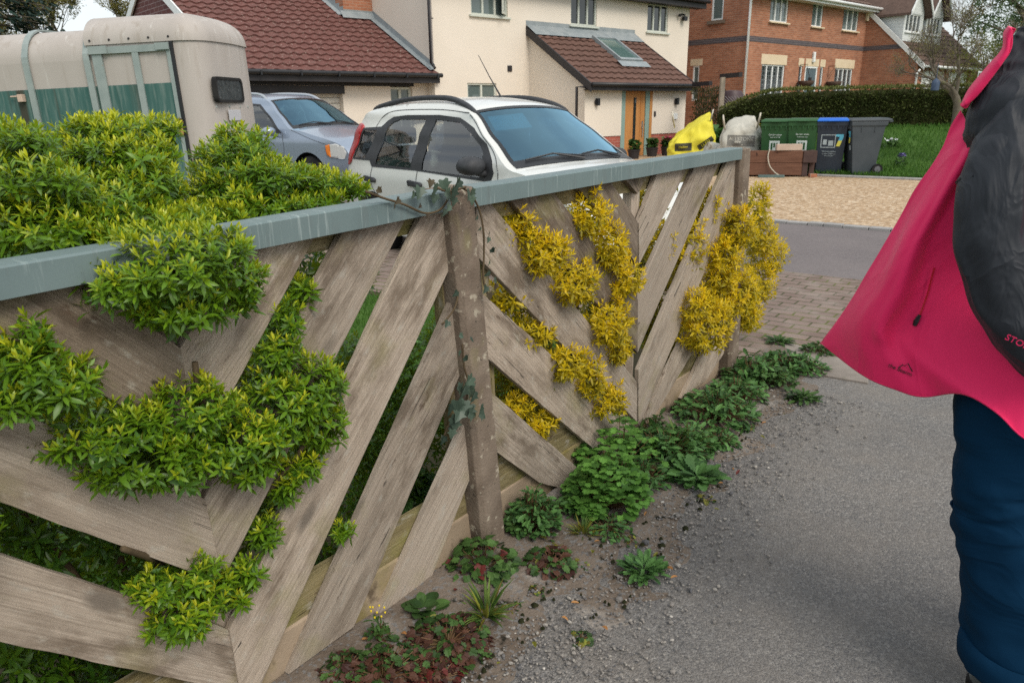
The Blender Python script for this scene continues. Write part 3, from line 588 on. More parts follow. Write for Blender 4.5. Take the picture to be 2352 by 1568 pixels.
        for sx in (-1, 1):
            xe = xm + sx * ((x1 - x0) / 2 + .2); ze = zt - .24
            mb.add([(xe, yf - .32, ze), (xm, yf - .32, zp + .03), (xm, yf - .32, zp + .2), (xe, yf - .32, ze + .17), (xe, yf - .36, ze), (xm, yf - .36, zp + .03), (xm, yf - .36, zp + .2), (xe, yf - .36, ze + .17)], [(4, 5, 6, 7), (0, 3, 2, 1), (0, 4, 7, 3), (3, 7, 6, 2), (0, 1, 5, 4)])
        mb.build('dormer_barge', wh, dm)
brick_house()
def hanging_basket(x, label):
    c, s = math.cos(HR), math.sin(HR); y = -.32
    t = empty('hanging_basket', (8.646 + c * x - s * y, 28.727 + s * x + c * y, 2.05), HR, label, 'hanging basket', 'hanging baskets beside the brick house door')
    mb = MB(); mb.lathe([(0, 0), (.16, .03), (.27, .12), (.31, .24), (.28, .25), (.24, .21), (0, .2)], 16); mb.build('bowl', pmat('basket_liner', (.07, .045, .035), (.10, .065, .05), 9, .9, .1, .4), t, True)
    mb = MB(); [mb.tube([(.3 * math.cos(a), .3 * math.sin(a), .24), (0, 0, .75)], .006, 4) for a in (0, 2.1, 4.2)]; mb.tube([(0, 0, .75), (0, .0, .86), (0, .30, .86)], .012, 5); mb.tube([(0, .30, .86), (0, .30, .45), (0, .05, .80)], .01, 5); mb.build('bracket', M['black'], t)
hanging_basket(3.98, 'dark bowl hanging basket left of the blue-grey door')
hanging_basket(6.35, 'dark bowl hanging basket right of the blue-grey door')
# ------------------------------------------------------------ fence along the lane (x along the fence, y behind it)
FR = 0.90872
FO = Vector((-0.0632, 2.2245, 0.0000))
FM = Matrix.Translation(FO) @ Matrix.Rotation(FR, 4, 'Z')
def fw(s, y, z): return FM @ Vector((s, y, z))
def board(par, poly, right, mat, y0, th=.021, tilt=0.0):
    me = bpy.data.meshes.new('board'); n = len(poly)
    d = (math.sqrt(.5), math.sqrt(.5)) if right else (math.sqrt(.5), -math.sqrt(.5))
    # round the sawn outline a little so edges look worn
    pl = []
    dd = densify(poly, .05)
    for (a, b) in dd:
        nz = noise.noise(Vector((a * 19, b * 19, y0 * 90))) * .0025; pl.append((a + nz, b + nz * .6))
    n = len(pl); tris = tessellate_polygon([[Vector((a, b, 0)) for a, b in pl]])
    f = lambda a, b: y0 + tilt * (a * d[0] + b * d[1]) + noise.noise(Vector((a * 2, b * 2, y0 * 50))) * .004
    vs = [(a, f(a, b), b) for a, b in pl] + [(a, f(a, b) + th, b) for a, b in pl]
    fs = [tuple(t) for t in tris] + [tuple(i + n for i in reversed(t)) for t in tris] + [(i, (i + 1) % n, n + (i + 1) % n, n + i) for i in range(n)]
    me.from_pydata(vs, [], fs); bm = bmesh.new(); bm.from_mesh(me); bmesh.ops.recalc_face_normals(bm, faces=bm.faces); bm.to_mesh(me); bm.free()
    uv = me.uv_layers.new(name='UVMap'); ou, ov = random.uniform(0, 30), random.uniform(0, 30)
    for lp in me.loops:
        x, y, z = me.vertices[lp.vertex_index].co; uv.data[lp.index].uv = (ou + x * d[0] + z * d[1], ov - x * d[1] + z * d[0] + (y - y0) * 1.0)
    o = link('board', me, mat, par); m = o.modifiers.new('bevel', 'BEVEL'); m.width = .0025; m.segments = 2; m.limit_method = 'ANGLE'; m.angle_limit = R_(50)
    return o
def timber(par, name, a, b, w, y0, y1, mat):
    """bar in the fence plane from a to b (s,z), w wide, with uv along its length"""
    dx, dz = b[0] - a[0], b[1] - a[1]; L = math.hypot(dx, dz); dx /= L; dz /= L; nx, nz = -dz * w / 2, dx * w / 2
    me = bpy.data.meshes.new(name); vs = [(p[0] + s * nx, y, p[1] + s * nz) for y in (y0, y1) for p, s in ((a, -1), (b, -1), (b, 1), (a, 1))]
    me.from_pydata(vs, [], [(0, 1, 2, 3), (7, 6, 5, 4), (0, 4, 5, 1), (1, 5, 6, 2), (2, 6, 7, 3), (3, 7, 4, 0)])
    uv = me.uv_layers.new(name='UVMap'); o1, o2 = random.uniform(0, 9), random.uniform(0, 9)
    for lp in me.loops:
        x, y, z = me.vertices[lp.vertex_index].co; uv.data[lp.index].uv = (o1 + x * dx + z * dz, o2 - x * dz + z * dx + y)
    return link(name, me, mat, par)
random.seed(11)
LB = [([(-1.38, 1.14), (-1.175, 1.14), (-0.996, 0.943), (-0.991, 0.706)], False, 1), ([(-1.74, 1.14), (-1.53, 1.14), (-0.993, 0.597), (-0.982, 0.377)], False, 0), ([(-1.95, 1.03), (-1.95, 1.14), (-1.84, 1.14), (-0.983, 0.249), (-0.977, 0.065)], False, 0), ([(-1.95, 0.83), (-1.95, 0.63), (-1.33, 0.02), (-1.12, 0.02)], False, 0), ([(-0.82, 1.132), (-0.628, 1.134), (-0.923, 0.783), (-0.991, 0.706), (-0.996, 0.943)], True, 0), ([(-0.532, 1.148), (-0.321, 1.153), (-0.982, 0.377), (-0.993, 0.597)], True, 0), ([(-0.278, 1.135), (-0.176, 1.157), (-0.164, 0.985), (-0.6, 0.462), (-0.937, 0.035), (-0.981, 0.068), (-0.983, 0.249)], True, 0), ([(-0.162, 0.885), (-0.129, 0.849), (-0.122, 0.677), (-0.627, 0.029), (-0.845, 0.022)], True, 0), ([(-0.114, 0.498), (-0.073, 0.474), (-0.079, 0.332), (-0.325, 0.007), (-0.549, -0.005)], True, 0)]
RB = [([(-0.048, 0.57), (0.007, 0.52), (0.515, 0.047), (0.517, -0.002), (0.4, 0.008), (0.254, 0.098), (-0.055, 0.375)], False, 0), ([(-0.056, 0.879), (-0.022, 0.852), (1.007, 0.025), (0.73, 0.016), (0.709, 0.017), (-0.064, 0.69)], False, 0), ([(-0.048, 1.172), (0.007, 1.135), (0.989, 0.262), (1.004, 0.069), (-0.075, 0.999)], False, 0), ([(0.089, 1.143), (0.325, 1.145), (0.959, 0.638), (0.978, 0.397)], False, 1), ([(0.469, 1.154), (0.697, 1.154), (0.934, 0.964), (0.948, 0.783)], False, 1), ([(0.789, 1.16), (1.023, 1.16), (0.929, 1.072)], False, 1), ([(1.088, 1.155), (1.371, 1.154), (0.951, 0.788), (0.938, 0.958)], True, 0), ([(1.469, 1.157), (1.747, 1.16), (0.982, 0.395), (0.96, 0.671)], True, 0), ([(1.807, 1.151), (1.966, 1.154), (1.998, 1.002), (1.272, 0.3), (1.015, 0.033), (0.992, 0.318)], True, 0), ([(2.009, 0.807), (2.067, 0.521), (1.168, 0.043), (1.061, 0.059)], True, 0), ([(2.046, 0.478), (2.102, 0.197), (1.75, 0.044), (1.452, 0.037)], True, 0)]
P1 = empty('chevron_fence', FO, FR, 'weathered grey chevron fence panel nearest the camera, with green shrub pushing through it', 'fence panel', 'chevron fence panels along the lane')
for i, (pl, r, dk) in enumerate(LB): board(P1, pl, r, M['wooddark'] if dk else M['wood'], .000 + .0015 * (i % 3), tilt=random.uniform(-.004, .004))
P2 = empty('chevron_fence', FO, FR, 'weathered chevron fence panel farther along, with golden shrub pushing through it', 'fence panel', 'chevron fence panels along the lane')
for i, (pl, r, dk) in enumerate(RB): board(P2, pl, r, M['wooddark'] if dk else M['wood'], .000 + .0015 * (i % 3), tilt=random.uniform(-.004, .004))
for P, a, b, m in ((P1, -1.97, -.09, -.985), (P2, .01, 1.95, .955)):
    timber(P, 'top_rail', (a, 1.115), (b, 1.115), .07, .028, .066, M['woodgreen']); timber(P, 'bottom_rail', (a, .185), (b, .185), .10, .029, .067, M['woodgreen'])
    timber(P, 'stile', (m, .236), (m, 1.078), .07, .0285, .0665, M['wood'])
timber(P1, 'end_batten', (-.128, .236), (-.17, 1.078), .05, .0282, .0662, M['woodgreen']); timber(P2, 'end_batten', (.04, .236), (.0, 1.078), .035, .0282, .0662, M['woodgreen']); timber(P2, 'end_batten', (1.93, .236), (1.915, 1.078), .05, .0282, .0662, M['woodgreen'])
def post(s0, s1, H, w, label, seed, y=-.04):
    mb = MB(); rings = []; hw = w / 2; c = .016
    prof = [(-hw + c, -.0), (hw - c, -.0), (hw, c), (hw, .10), (hw - .02, .115), (-hw + .02, .115), (-hw, .10), (-hw, c)]
    for k in range(25):
        z = -.2 + (H + .2) * k / 24; x = s0 + (s1 - s0) * z / H; tp = 1 - .10 * max(0, z) / H; r = []
        for a, b in prof:
            nz = noise.noise(Vector((a * 60 + seed, b * 60, z * 14))) * .0035; r.append((x + a * tp + nz, y + b + nz, z + (.012 * noise.noise(Vector((a * 30, b * 30, seed))) if k == 24 else 0)))
        rings.append(r)
    mb.rings(rings, cap=True); o = mb.build('fence_post', M['concrete'], None, bevel=.003); o.matrix_world = FM
    return tag(o, label, 'fence post', 'concrete posts of the fence')
post(-.043, -.155, 1.19, .116, 'mottled leaning concrete fence post with ivy climbing it', 3)
post(2.02, 1.955, 1.20, .12, 'far concrete fence post at the driveway end of the fence', 8)
post(-2.02, -2.03, 1.18, .125, 'concrete fence post at the near end of the fence', 5)
def coping(s0, z0, s1, z1, label, seed):
    mb = MB(); n = 24; rings = []
    for k in range(n + 1):
        t = k / n; s = s0 + (s1 - s0) * t; z = z0 + (z1 - z0) * t + .0015 * noise.noise(Vector((s * 5, seed, 0))); yy = .0015 * noise.noise(Vector((s * 7, seed, 5)))
        rings.append([(s, a + yy, z + b) for a, b in ((-.034, -.055), (-.034, -.004), (-.030, 0), (.036, 0), (.040, -.004), (.040, -.055), (.036, -.055), (.036, -.004), (-.030, -.004), (-.030, -.055))])
    mb.rings(rings, cap=True); o = mb.build('fence_coping', M['rail'], None); o.matrix_world = FM
    return tag(o, label, 'fence coping', 'grey coping strips on top of the fence')
coping(-1.98, 1.152, -.205, 1.191, 'grey metal coping strip on the nearer fence panel, partly covered by green shrub', 2)
coping(-.105, 1.191, 1.90, 1.206, 'grey metal coping strip on the farther fence panel between the two posts', 6)
def gravel_board(s0, s1, label):
    mb = MB(); rings = []
    for k in range(31):
        s = s0 + (s1 - s0) * k / 30; rings.append([(s, a + .002 * noise.noise(Vector((s * 9, b * 9, 1))), b + .002 * noise.noise(Vector((s * 8, a * 9, 2)))) for a, b in ((.024, -.2), (.024, .05), (.024, .13), (.03, .137), (.068, .137), (.072, .13), (.072, -.2))])
    mb.rings(rings, cap=True); o = mb.build('gravel_board', M['gravelboard']); o.matrix_world = FM; tag(o, label, 'gravel board', 'concrete gravel boards under the fence')
gravel_board(-1.96, -.10, 'tan concrete gravel board under the nearer fence panel')
gravel_board(.03, 1.95, 'tan concrete gravel board under the farther fence panel')

# ------------------------------------------------------------ leaves
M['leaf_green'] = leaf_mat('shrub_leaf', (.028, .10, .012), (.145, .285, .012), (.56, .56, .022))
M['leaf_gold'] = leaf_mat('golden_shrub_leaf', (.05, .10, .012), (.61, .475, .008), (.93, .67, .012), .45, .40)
M['twig'] = pmat('twig_bark', (.07, .05, .03), (.12, .09, .055), 12, .9, .1, .3)
LEAF8 = np.array([[0, 0, 0], [.33, .42, .10], [.33, -.42, .10], [.36, 0, 0], [.68, .40, .08], [.68, -.40, .08], [.70, 0, 0], [1.0, 0, .0]])
LF8 = np.array([[0, 2, 3, 3], [0, 3, 1, 1], [2, 5, 6, 3], [3, 6, 4, 1], [5, 7, 6, 6], [6, 7, 4, 4]])
def leaves_mesh(name, P, D, N, L, Wd, curl, age, mat, par=None, M_=None):
    """P base points, D directions, N normals; L lengths, Wd widths, curl droop; age 0 old .. 1 young"""
    P, D, N = (np.asarray(a, float) for a in (P, D, N)); k = len(P)
    D = D / np.linalg.norm(D, axis=1, keepdims=True); S = np.cross(N, D); S /= np.linalg.norm(S, axis=1, keepdims=True) + 1e-9; N = np.cross(D, S)
    t = LEAF8[None, :, 0:1]; y = LEAF8[None, :, 1:2]; h = LEAF8[None, :, 2:3]
    V = P[:, None] + D[:, None] * t * L[:, None, None] + S[:, None] * y * Wd[:, None, None] + N[:, None] * (h * Wd[:, None, None] - curl[:, None, None] * L[:, None, None] * t * t)
    V = V.reshape(-1, 3)
    F = (np.arange(k)[:, None, None] * 8 + LF8[None]).reshape(-1, 4)
    tri = F[:, 2] == F[:, 3]
    ls = np.where(tri, 3, 4); starts = np.concatenate([[0], np.cumsum(ls)[:-1]])
    loops = np.concatenate([f[:n] for f, n in zip(F, ls)]) if len(F) < 1 else F.ravel()[(np.arange(4)[None] < ls[:, None]).ravel()]
    me = bpy.data.meshes.new(name); me.vertices.add(len(V)); me.vertices.foreach_set('co', V.ravel().astype(np.float32))
    me.loops.add(len(loops)); me.loops.foreach_set('vertex_index', loops.astype(np.int32)); me.polygons.add(len(F))
    me.polygons.foreach_set('loop_start', starts.astype(np.int32)); me.polygons.foreach_set('loop_total', ls.astype(np.int32))
    me.polygons.foreach_set('use_smooth', np.ones(len(F), bool))
    at = me.attributes.new('age', 'FLOAT', 'FACE'); at.data.foreach_set('value', np.repeat(age, 6).astype(np.float32))
    me.update(); me.validate(); o = link(name, me, mat, par)
    if M_ is not None: o.matrix_world = M_
    return o
def unit(n): v = RNG.normal(size=(n, 3)); return v / np.linalg.norm(v, axis=1, keepdims=True)
def shrub_points(blobs, spacing, keep=None, jitter=.12):
    """shoot tips over the outside of a heap of ellipsoids (centre, radii)"""
    C = np.array([b[:3] for b in blobs]); Rr = np.array([b[3:6] for b in blobs]); out = []; nrm = []; rk = []
    for i in range(len(blobs)):
        a, b, c = Rr[i]; ar = 4 * math.pi * (((a * b) ** 1.6 + (a * c) ** 1.6 + (b * c) ** 1.6) / 3) ** (1 / 1.6); n = max(4, int(ar / spacing ** 2))
        d = unit(n); p = C[i] + d * Rr[i] * (1 + RNG.normal(size=(n, 1)) * jitter); q = d / Rr[i]; q /= np.linalg.norm(q, axis=1, keepdims=True)
        ok = np.ones(n, bool)
        for j in range(len(blobs)):
            if j != i: ok &= (((p - C[j]) / Rr[j]) ** 2).sum(1) > .72
        if keep is not None: ok &= np.array([keep(*x) for x in p])
        out.append(p[ok]); nrm.append(q[ok])
    return np.concatenate(out), np.concatenate(nrm)
def rosettes(P, Nn, L, k=9, up=.6, young=.55, agef=None):
    """a whorl of leaves at every shoot tip: young ones upright in the middle, older ones spreading below"""
    n = len(P); ax = Nn + np.array([0, 0, up]) + RNG.normal(size=(n, 3)) * .25; ax /= np.linalg.norm(ax, axis=1, keepdims=True)
    ref = np.where(np.abs(ax[:, 2:3]) < .9, [[0, 0, 1.]], [[1., 0, 0]]); u = np.cross(ax, ref); u /= np.linalg.norm(u, axis=1, keepdims=True); v = np.cross(ax, u)
    tip = RNG.beta(2.2, 2.0, n); tip = tip if agef is None else np.clip(agef(P, Nn) + RNG.normal(size=n) * .13, 0, 1)
    PP, DD, NN, LL, WW, CC, AA = [], [], [], [], [], [], []
    ph0 = RNG.uniform(0, 6.28, n); sz = RNG.uniform(.75, 1.2, n)
    for j in range(k):
        t = j / (k - 1); ph = ph0 + 2.4 * j + RNG.normal(size=n) * .2; el = .25 + 1.25 * t + RNG.normal(size=n) * .12
        rad = u * np.cos(ph)[:, None] + v * np.sin(ph)[:, None]; d = ax * np.cos(el)[:, None] + rad * np.sin(el)[:, None]
        nn = ax * np.sin(el)[:, None] - rad * np.cos(el)[:, None]
        PP.append(P - ax * (L * .9 * t)[..., None] if np.ndim(L) else P - ax * (L * .9 * t)); DD.append(d); NN.append(nn)
        l = L * sz * (.62 + .5 * t) * RNG.uniform(.85, 1.15, n); LL.append(l); WW.append(l * RNG.uniform(.25, .34, n)); CC.append(.10 + .22 * t * RNG.uniform(.5, 1.4, n))
        AA.append(np.clip(tip * (1.12 - .75 * t) + RNG.normal(size=n) * .07, 0, 1))
    c = np.concatenate; return c(PP), c(DD), c(NN), c(LL), c(WW), c(CC), c(AA)
def inner_leaves(blobs, n, L, keep=None, shell=(.35, .85)):
    C = np.array([b[:3] for b in blobs]); Rr = np.array([b[3:6] for b in blobs]); w = Rr.prod(1) ** .66; w /= w.sum(); i = RNG.choice(len(blobs), n, p=w)
    p = C[i] + unit(n) * Rr[i] * RNG.uniform(*shell, (n, 1))
    if keep is not None: p = p[np.array([keep(*x) for x in p])]
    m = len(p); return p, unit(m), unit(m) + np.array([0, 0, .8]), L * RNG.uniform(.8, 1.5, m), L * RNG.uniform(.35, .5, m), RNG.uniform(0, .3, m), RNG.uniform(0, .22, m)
def shrub(name, label, cat, group, blobs, L, spacing, mat, M_, stems=(), agef=None, keep=None, inner=1500, k=9, up=.6):
    root = empty(name, M_.to_translation() if M_ is not None else (0, 0, 0), 0, label, cat, group)
    if M_ is not None: root.matrix_world = M_
    P, Nn = shrub_points(blobs, spacing, keep); a = rosettes(P, Nn, L, k, up, agef=agef); b = inner_leaves(blobs, inner, L, keep) if inner else None
    if b: a = tuple(np.concatenate([x, y]) for x, y in zip(a, b))
    leaves_mesh('foliage', *a, mat, root)
    if stems:
        mb = MB()
        for pts, r in stems: mb.tube([noise_pt(p) for p in smoothpath(pts, 5)], [r * (1 - .5 * i / (len(pts) * 5)) for i in range(len(pts) * 5 - 4)], 6)
        mb.build('stem', M['twig'], root, True)
    return root
def noise_pt(p): return p + Vector((noise.noise(p * 11), noise.noise(p * 11 + Vector((5, 1, 2))), 0)) * .008
GA = [(-1.071, 0.45, 1.354, 0.05, 0.18, 0.039), (-1.097, 0.42, 1.281, 0.074, 0.25, 0.051), (-1.073, 0.4, 1.244, 0.075, 0.22, 0.043), (-0.888, 0.5, 1.359, 0.036, 0.13, 0.035), (-0.838, 0.5, 1.368, 0.048, 0.13, 0.032), (-0.884, 0.45, 1.31, 0.08, 0.18, 0.051), (-0.734, 0.5, 1.365, 0.044, 0.12, 0.035), (-0.782, 0.45, 1.315, 0.049, 0.13, 0.045), (-0.866, 0.42, 1.259, 0.091, 0.2, 0.056), (-0.983, 0.4, 1.226, 0.131, 0.25, 0.063), (-1.105, 0.35, 1.195, 0.122, 0.25, 0.055), (-0.83, 0.4, 1.221, 0.05, 0.16, 0.042), (-0.951, 0.32, 1.179, 0.169, 0.22, 0.045), (-0.825, 0.3, 1.145, 0.083, 0.16, 0.031), (-0.481, 0.5, 1.331, 0.049, 0.12, 0.034), (-0.547, 0.45, 1.298, 0.057, 0.14, 0.035), (-0.551, 0.42, 1.241, 0.091, 0.18, 0.057), (-0.463, 0.42, 1.244, 0.068, 0.16, 0.041), (-0.641, 0.4, 1.204, 0.045, 0.15, 0.036), (-0.397, 0.42, 1.215, 0.083, 0.15, 0.04), (-0.305, 0.4, 1.209, 0.075, 0.13, 0.031), (-0.246, 0.36, 1.186, 0.052, 0.1, 0.021), (-0.716, 0.33, 1.161, 0.073, 0.16, 0.03), (-0.564, 0.35, 1.175, 0.124, 0.15, 0.03), (-0.41, 0.33, 1.169, 0.098, 0.12, 0.02)]
GB = [(-1.014, -0.06, 1.133, 0.119, 0.122, 0.065), (-0.927, -0.04, 1.151, 0.067, 0.11199999999999999, 0.035), (-1.093, -0.03, 1.11, 0.083, 0.092, 0.042), (-0.994, -0.05, 1.051, 0.106, 0.10200000000000001, 0.039), (-0.894, -0.04, 1.074, 0.046, 0.092, 0.059), (-0.996, 0.05, 1.153, 0.096, 0.152, 0.044), (-0.986, 0.15, 1.178, 0.1, 0.142, 0.033), (-1.283, -0.03, 0.994, 0.051, 0.092, 0.051), (-1.252, -0.03, 0.96, 0.073, 0.08199999999999999, 0.039), (-1.311, -0.03, 0.951, 0.066, 0.08199999999999999, 0.029), (-1.262, -0.03, 1.05, 0.022, 0.052, 0.029), (-1.18, -0.03, 0.839, 0.101, 0.092, 0.043), (-1.117, -0.03, 0.769, 0.112, 0.092, 0.042), (-1.016, -0.03, 0.833, 0.081, 0.092, 0.059), (-1.04, -0.03, 0.739, 0.123, 0.10200000000000001, 0.053), (-0.899, -0.03, 0.737, 0.12, 0.092, 0.059), (-0.806, -0.03, 0.762, 0.105, 0.092, 0.067), (-0.722, -0.02, 0.788, 0.085, 0.08199999999999999, 0.066), (-0.702, -0.02, 0.686, 0.06, 0.07200000000000001, 0.066), (-0.751, -0.01, 0.591, 0.048, 0.052, 0.036), (-0.9, -0.03, 0.652, 0.07, 0.062000000000000006, 0.031), (-0.679, 0.02, 1.001, 0.028, 0.042, 0.029), (-0.743, 0.0, 0.949, 0.037, 0.052, 0.042), (-0.787, -0.01, 0.889, 0.047, 0.062000000000000006, 0.041), (-0.818, -0.01, 0.825, 0.051, 0.062000000000000006, 0.036), (-0.794, 0.0, 0.537, 0.034, 0.042, 0.034), (-0.86, 0.0, 0.45, 0.036, 0.042, 0.042), (-0.923, 0.0, 0.377, 0.036, 0.042, 0.038), (-0.959, 0.0, 0.326, 0.03, 0.042, 0.024), (-1.093, -0.01, 0.453, 0.091, 0.062000000000000006, 0.031), (-1.085, -0.03, 0.386, 0.082, 0.062000000000000006, 0.034), (-1.137, 0.0, 0.469, 0.047, 0.052, 0.023), (-1.021, -0.01, 0.396, 0.05, 0.052, 0.031), (-1.086, -0.04, 0.353, 0.036, 0.042, 0.018), (-0.64, 0.0, 0.347, 0.026, 0.032, 0.022)]
GD = [(-1.205, 0.35, 0.481, 0.19, 0.154, 0.084), (-1.082, 0.35, 0.345, 0.191, 0.154, 0.079), (-1.252, 0.35, 0.56, 0.12, 0.154, 0.071), (-1.311, 0.3, 0.206, 0.161, 0.154, 0.063), (-1.157, 0.3, 0.044, 0.177, 0.124, 0.058), (-0.606, 0.38, 0.501, 0.156, 0.124, 0.258), (-0.248, 0.45, 0.921, 0.114, 0.154, 0.128), (-0.46, 0.4, 0.005, 0.08, 0.10400000000000001, 0.133), (-0.043, 0.5, 0.431, 0.13, 0.124, 0.114), (0.07, 0.5, 0.482, 0.112, 0.124, 0.117), (0.023, 0.42, 0.023, 0.125, 0.124, 0.169), (-0.049, 0.5, 0.12, 0.134, 0.124, 0.134), (-0.09, 0.55, 0.551, 0.087, 0.124, 0.097), (-0.196, 0.5, 0.316, 0.126, 0.124, 0.141), (0.182, 0.45, 0.512, 0.07, 0.10400000000000001, 0.135), (0.183, 0.42, 0.27, 0.093, 0.124, 0.138), (-0.401, 0.4, -0.112, 0.142, 0.124, 0.093), (-0.232, 0.42, 0.051, 0.126, 0.124, 0.142), (0.004, 0.5, 0.224, 0.134, 0.124, 0.134)] + [(-1.5, .42, .5, .34, .24, .42), (-1.1, .45, .5, .32, .22, .4), (-1.8, .42, .55, .25, .24, .45), (-.75, .5, .45, .22, .18, .35)]
GX = [(-1.42, .42, 1.22, .2, .26, .2), (-1.68, .42, 1.25, .22, .26, .22), (-1.9, .42, 1.15, .18, .24, .2), (-1.6, .34, .98, .3, .2, .18), (-1.55, -.03, .75, .16, .09, .1), (-1.75, -.02, .6, .12, .08, .1)]
YA = [(0.256, -0.02, 0.947, 0.1, 0.07400000000000001, 0.064), (0.443, -0.02, 0.817, 0.103, 0.07400000000000001, 0.078), (0.694, -0.02, 0.614, 0.112, 0.07400000000000001, 0.088), (0.786, -0.01, 0.473, 0.07, 0.054000000000000006, 0.057), (0.191, 0.02, 1.003, 0.079, 0.07400000000000001, 0.049), (0.164, 0.06, 1.066, 0.079, 0.084, 0.052), (0.554, -0.0, 1.04, 0.091, 0.07400000000000001, 0.076), (0.679, -0.01, 0.921, 0.091, 0.064, 0.076), (0.821, -0.02, 0.755, 0.086, 0.064, 0.066), (0.731, -0.01, 0.855, 0.071, 0.054000000000000006, 0.064), (0.264, 0.05, 0.656, 0.105, 0.07400000000000001, 0.058), (0.407, -0.01, 0.523, 0.088, 0.064, 0.061), (0.557, -0.02, 0.431, 0.07, 0.054000000000000006, 0.09), (0.693, -0.02, 0.288, 0.083, 0.064, 0.063), (0.171, 0.08, 0.803, 0.074, 0.07400000000000001, 0.051), (0.197, 0.06, 0.406, 0.057, 0.054000000000000006, 0.038), (0.327, 0.04, 0.29, 0.068, 0.054000000000000006, 0.046), (1.27, 0.08, 0.817, 0.061, 0.07400000000000001, 0.101), (1.528, 0.03, 0.784, 0.08, 0.064, 0.106), (1.697, 0.05, 0.937, 0.054, 0.064, 0.092), (1.439, 0.05, 0.714, 0.058, 0.054000000000000006, 0.073), (0.556, 0.32, 0.618, 0.143, 0.10400000000000001, 0.161), (0.831, 0.34, 0.273, 0.21, 0.124, 0.197), (0.551, 0.3, 0.133, 0.174, 0.10400000000000001, 0.131), (1.201, 0.3, 0.519, 0.167, 0.10400000000000001, 0.269), (1.679, 0.3, 0.532, 0.154, 0.10400000000000001, 0.296), (2.076, 0.3, 0.678, 0.132, 0.094, 0.292), (0.926, 0.34, 0.843, 0.179, 0.10400000000000001, 0.116), (1.884, 0.28, 0.127, 0.164, 0.084, 0.22), (0.454, 0.3, 0.393, 0.096, 0.084, 0.125), (1.552, 0.3, 0.926, 0.089, 0.084, 0.11)]
YB = [(1.58, -0.05, 0.392, 0.19, 0.10400000000000001, 0.13), (1.46, -0.04, 0.514, 0.113, 0.084, 0.077), (1.849, -0.05, 0.832, 0.096, 0.094, 0.094), (1.761, -0.04, 0.703, 0.129, 0.094, 0.089), (1.918, -0.05, 0.487, 0.135, 0.10400000000000001, 0.112), (1.725, -0.03, 0.589, 0.101, 0.084, 0.077), (2.159, -0.03, 0.313, 0.061, 0.064, 0.099)]
YC = [(2.619, 0.13, 0.846, 0.079, 0.084, 0.121), (2.69, 0.12, 0.645, 0.122, 0.10400000000000001, 0.109), (2.837, 0.12, 0.502, 0.127, 0.124, 0.128), (2.683, 0.12, 0.365, 0.139, 0.114, 0.121), (2.634, 0.12, 0.17, 0.082, 0.084, 0.095)]
kp = lambda x, y, z: not (-.06 < y < .075 and 1.10 < z < 1.20 and x < -.72 or -.06 < y < .075 and 1.10 < z < 1.20 and x > -.45) 
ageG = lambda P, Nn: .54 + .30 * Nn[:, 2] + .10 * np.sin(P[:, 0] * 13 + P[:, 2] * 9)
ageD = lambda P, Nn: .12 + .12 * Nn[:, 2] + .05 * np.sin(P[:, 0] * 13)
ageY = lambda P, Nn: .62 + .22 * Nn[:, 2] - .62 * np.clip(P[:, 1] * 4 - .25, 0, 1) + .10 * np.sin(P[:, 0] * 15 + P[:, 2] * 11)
stG = [([(-1.02 + random.uniform(-.1, .1), .3, 0), (-1.05 + x * .4, .25, .4), (-1.05 + x * .9, .35, .9), (-1.05 + x * 1.3, .4, 1.25)], .012) for x in (-.35, -.1, .15, .35, .5)] + [([(-1.02, .25, .3), (-1.0, .1, .55), (-.985, -.02, .74), (-.99, -.04, .92)], .010), ([(-1.02, .25, .3), (-1.1, .05, .48), (-1.2, -.05, .6)], .009), ([(-.95, .25, .25), (-.85, .04, .5), (-.72, -.03, .66)], .009)]
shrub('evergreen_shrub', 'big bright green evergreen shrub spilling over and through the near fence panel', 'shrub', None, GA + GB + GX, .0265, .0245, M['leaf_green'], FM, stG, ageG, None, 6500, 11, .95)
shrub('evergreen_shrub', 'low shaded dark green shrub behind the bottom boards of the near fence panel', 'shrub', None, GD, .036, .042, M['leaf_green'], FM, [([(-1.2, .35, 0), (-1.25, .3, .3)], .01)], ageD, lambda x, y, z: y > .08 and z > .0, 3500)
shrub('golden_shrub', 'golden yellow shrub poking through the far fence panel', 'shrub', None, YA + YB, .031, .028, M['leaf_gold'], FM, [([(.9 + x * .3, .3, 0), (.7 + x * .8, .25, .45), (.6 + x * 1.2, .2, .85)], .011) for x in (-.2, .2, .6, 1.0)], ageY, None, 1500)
shrub('golden_shrub', 'upright golden shrub beyond the far fence post beside the paved drive', 'shrub', None, YC, .031, .032, M['leaf_gold'], FM, [([(2.15, .15, 0), (2.2, .14, .5), (2.2, .14, .95)], .014)], ageY, None, 300)

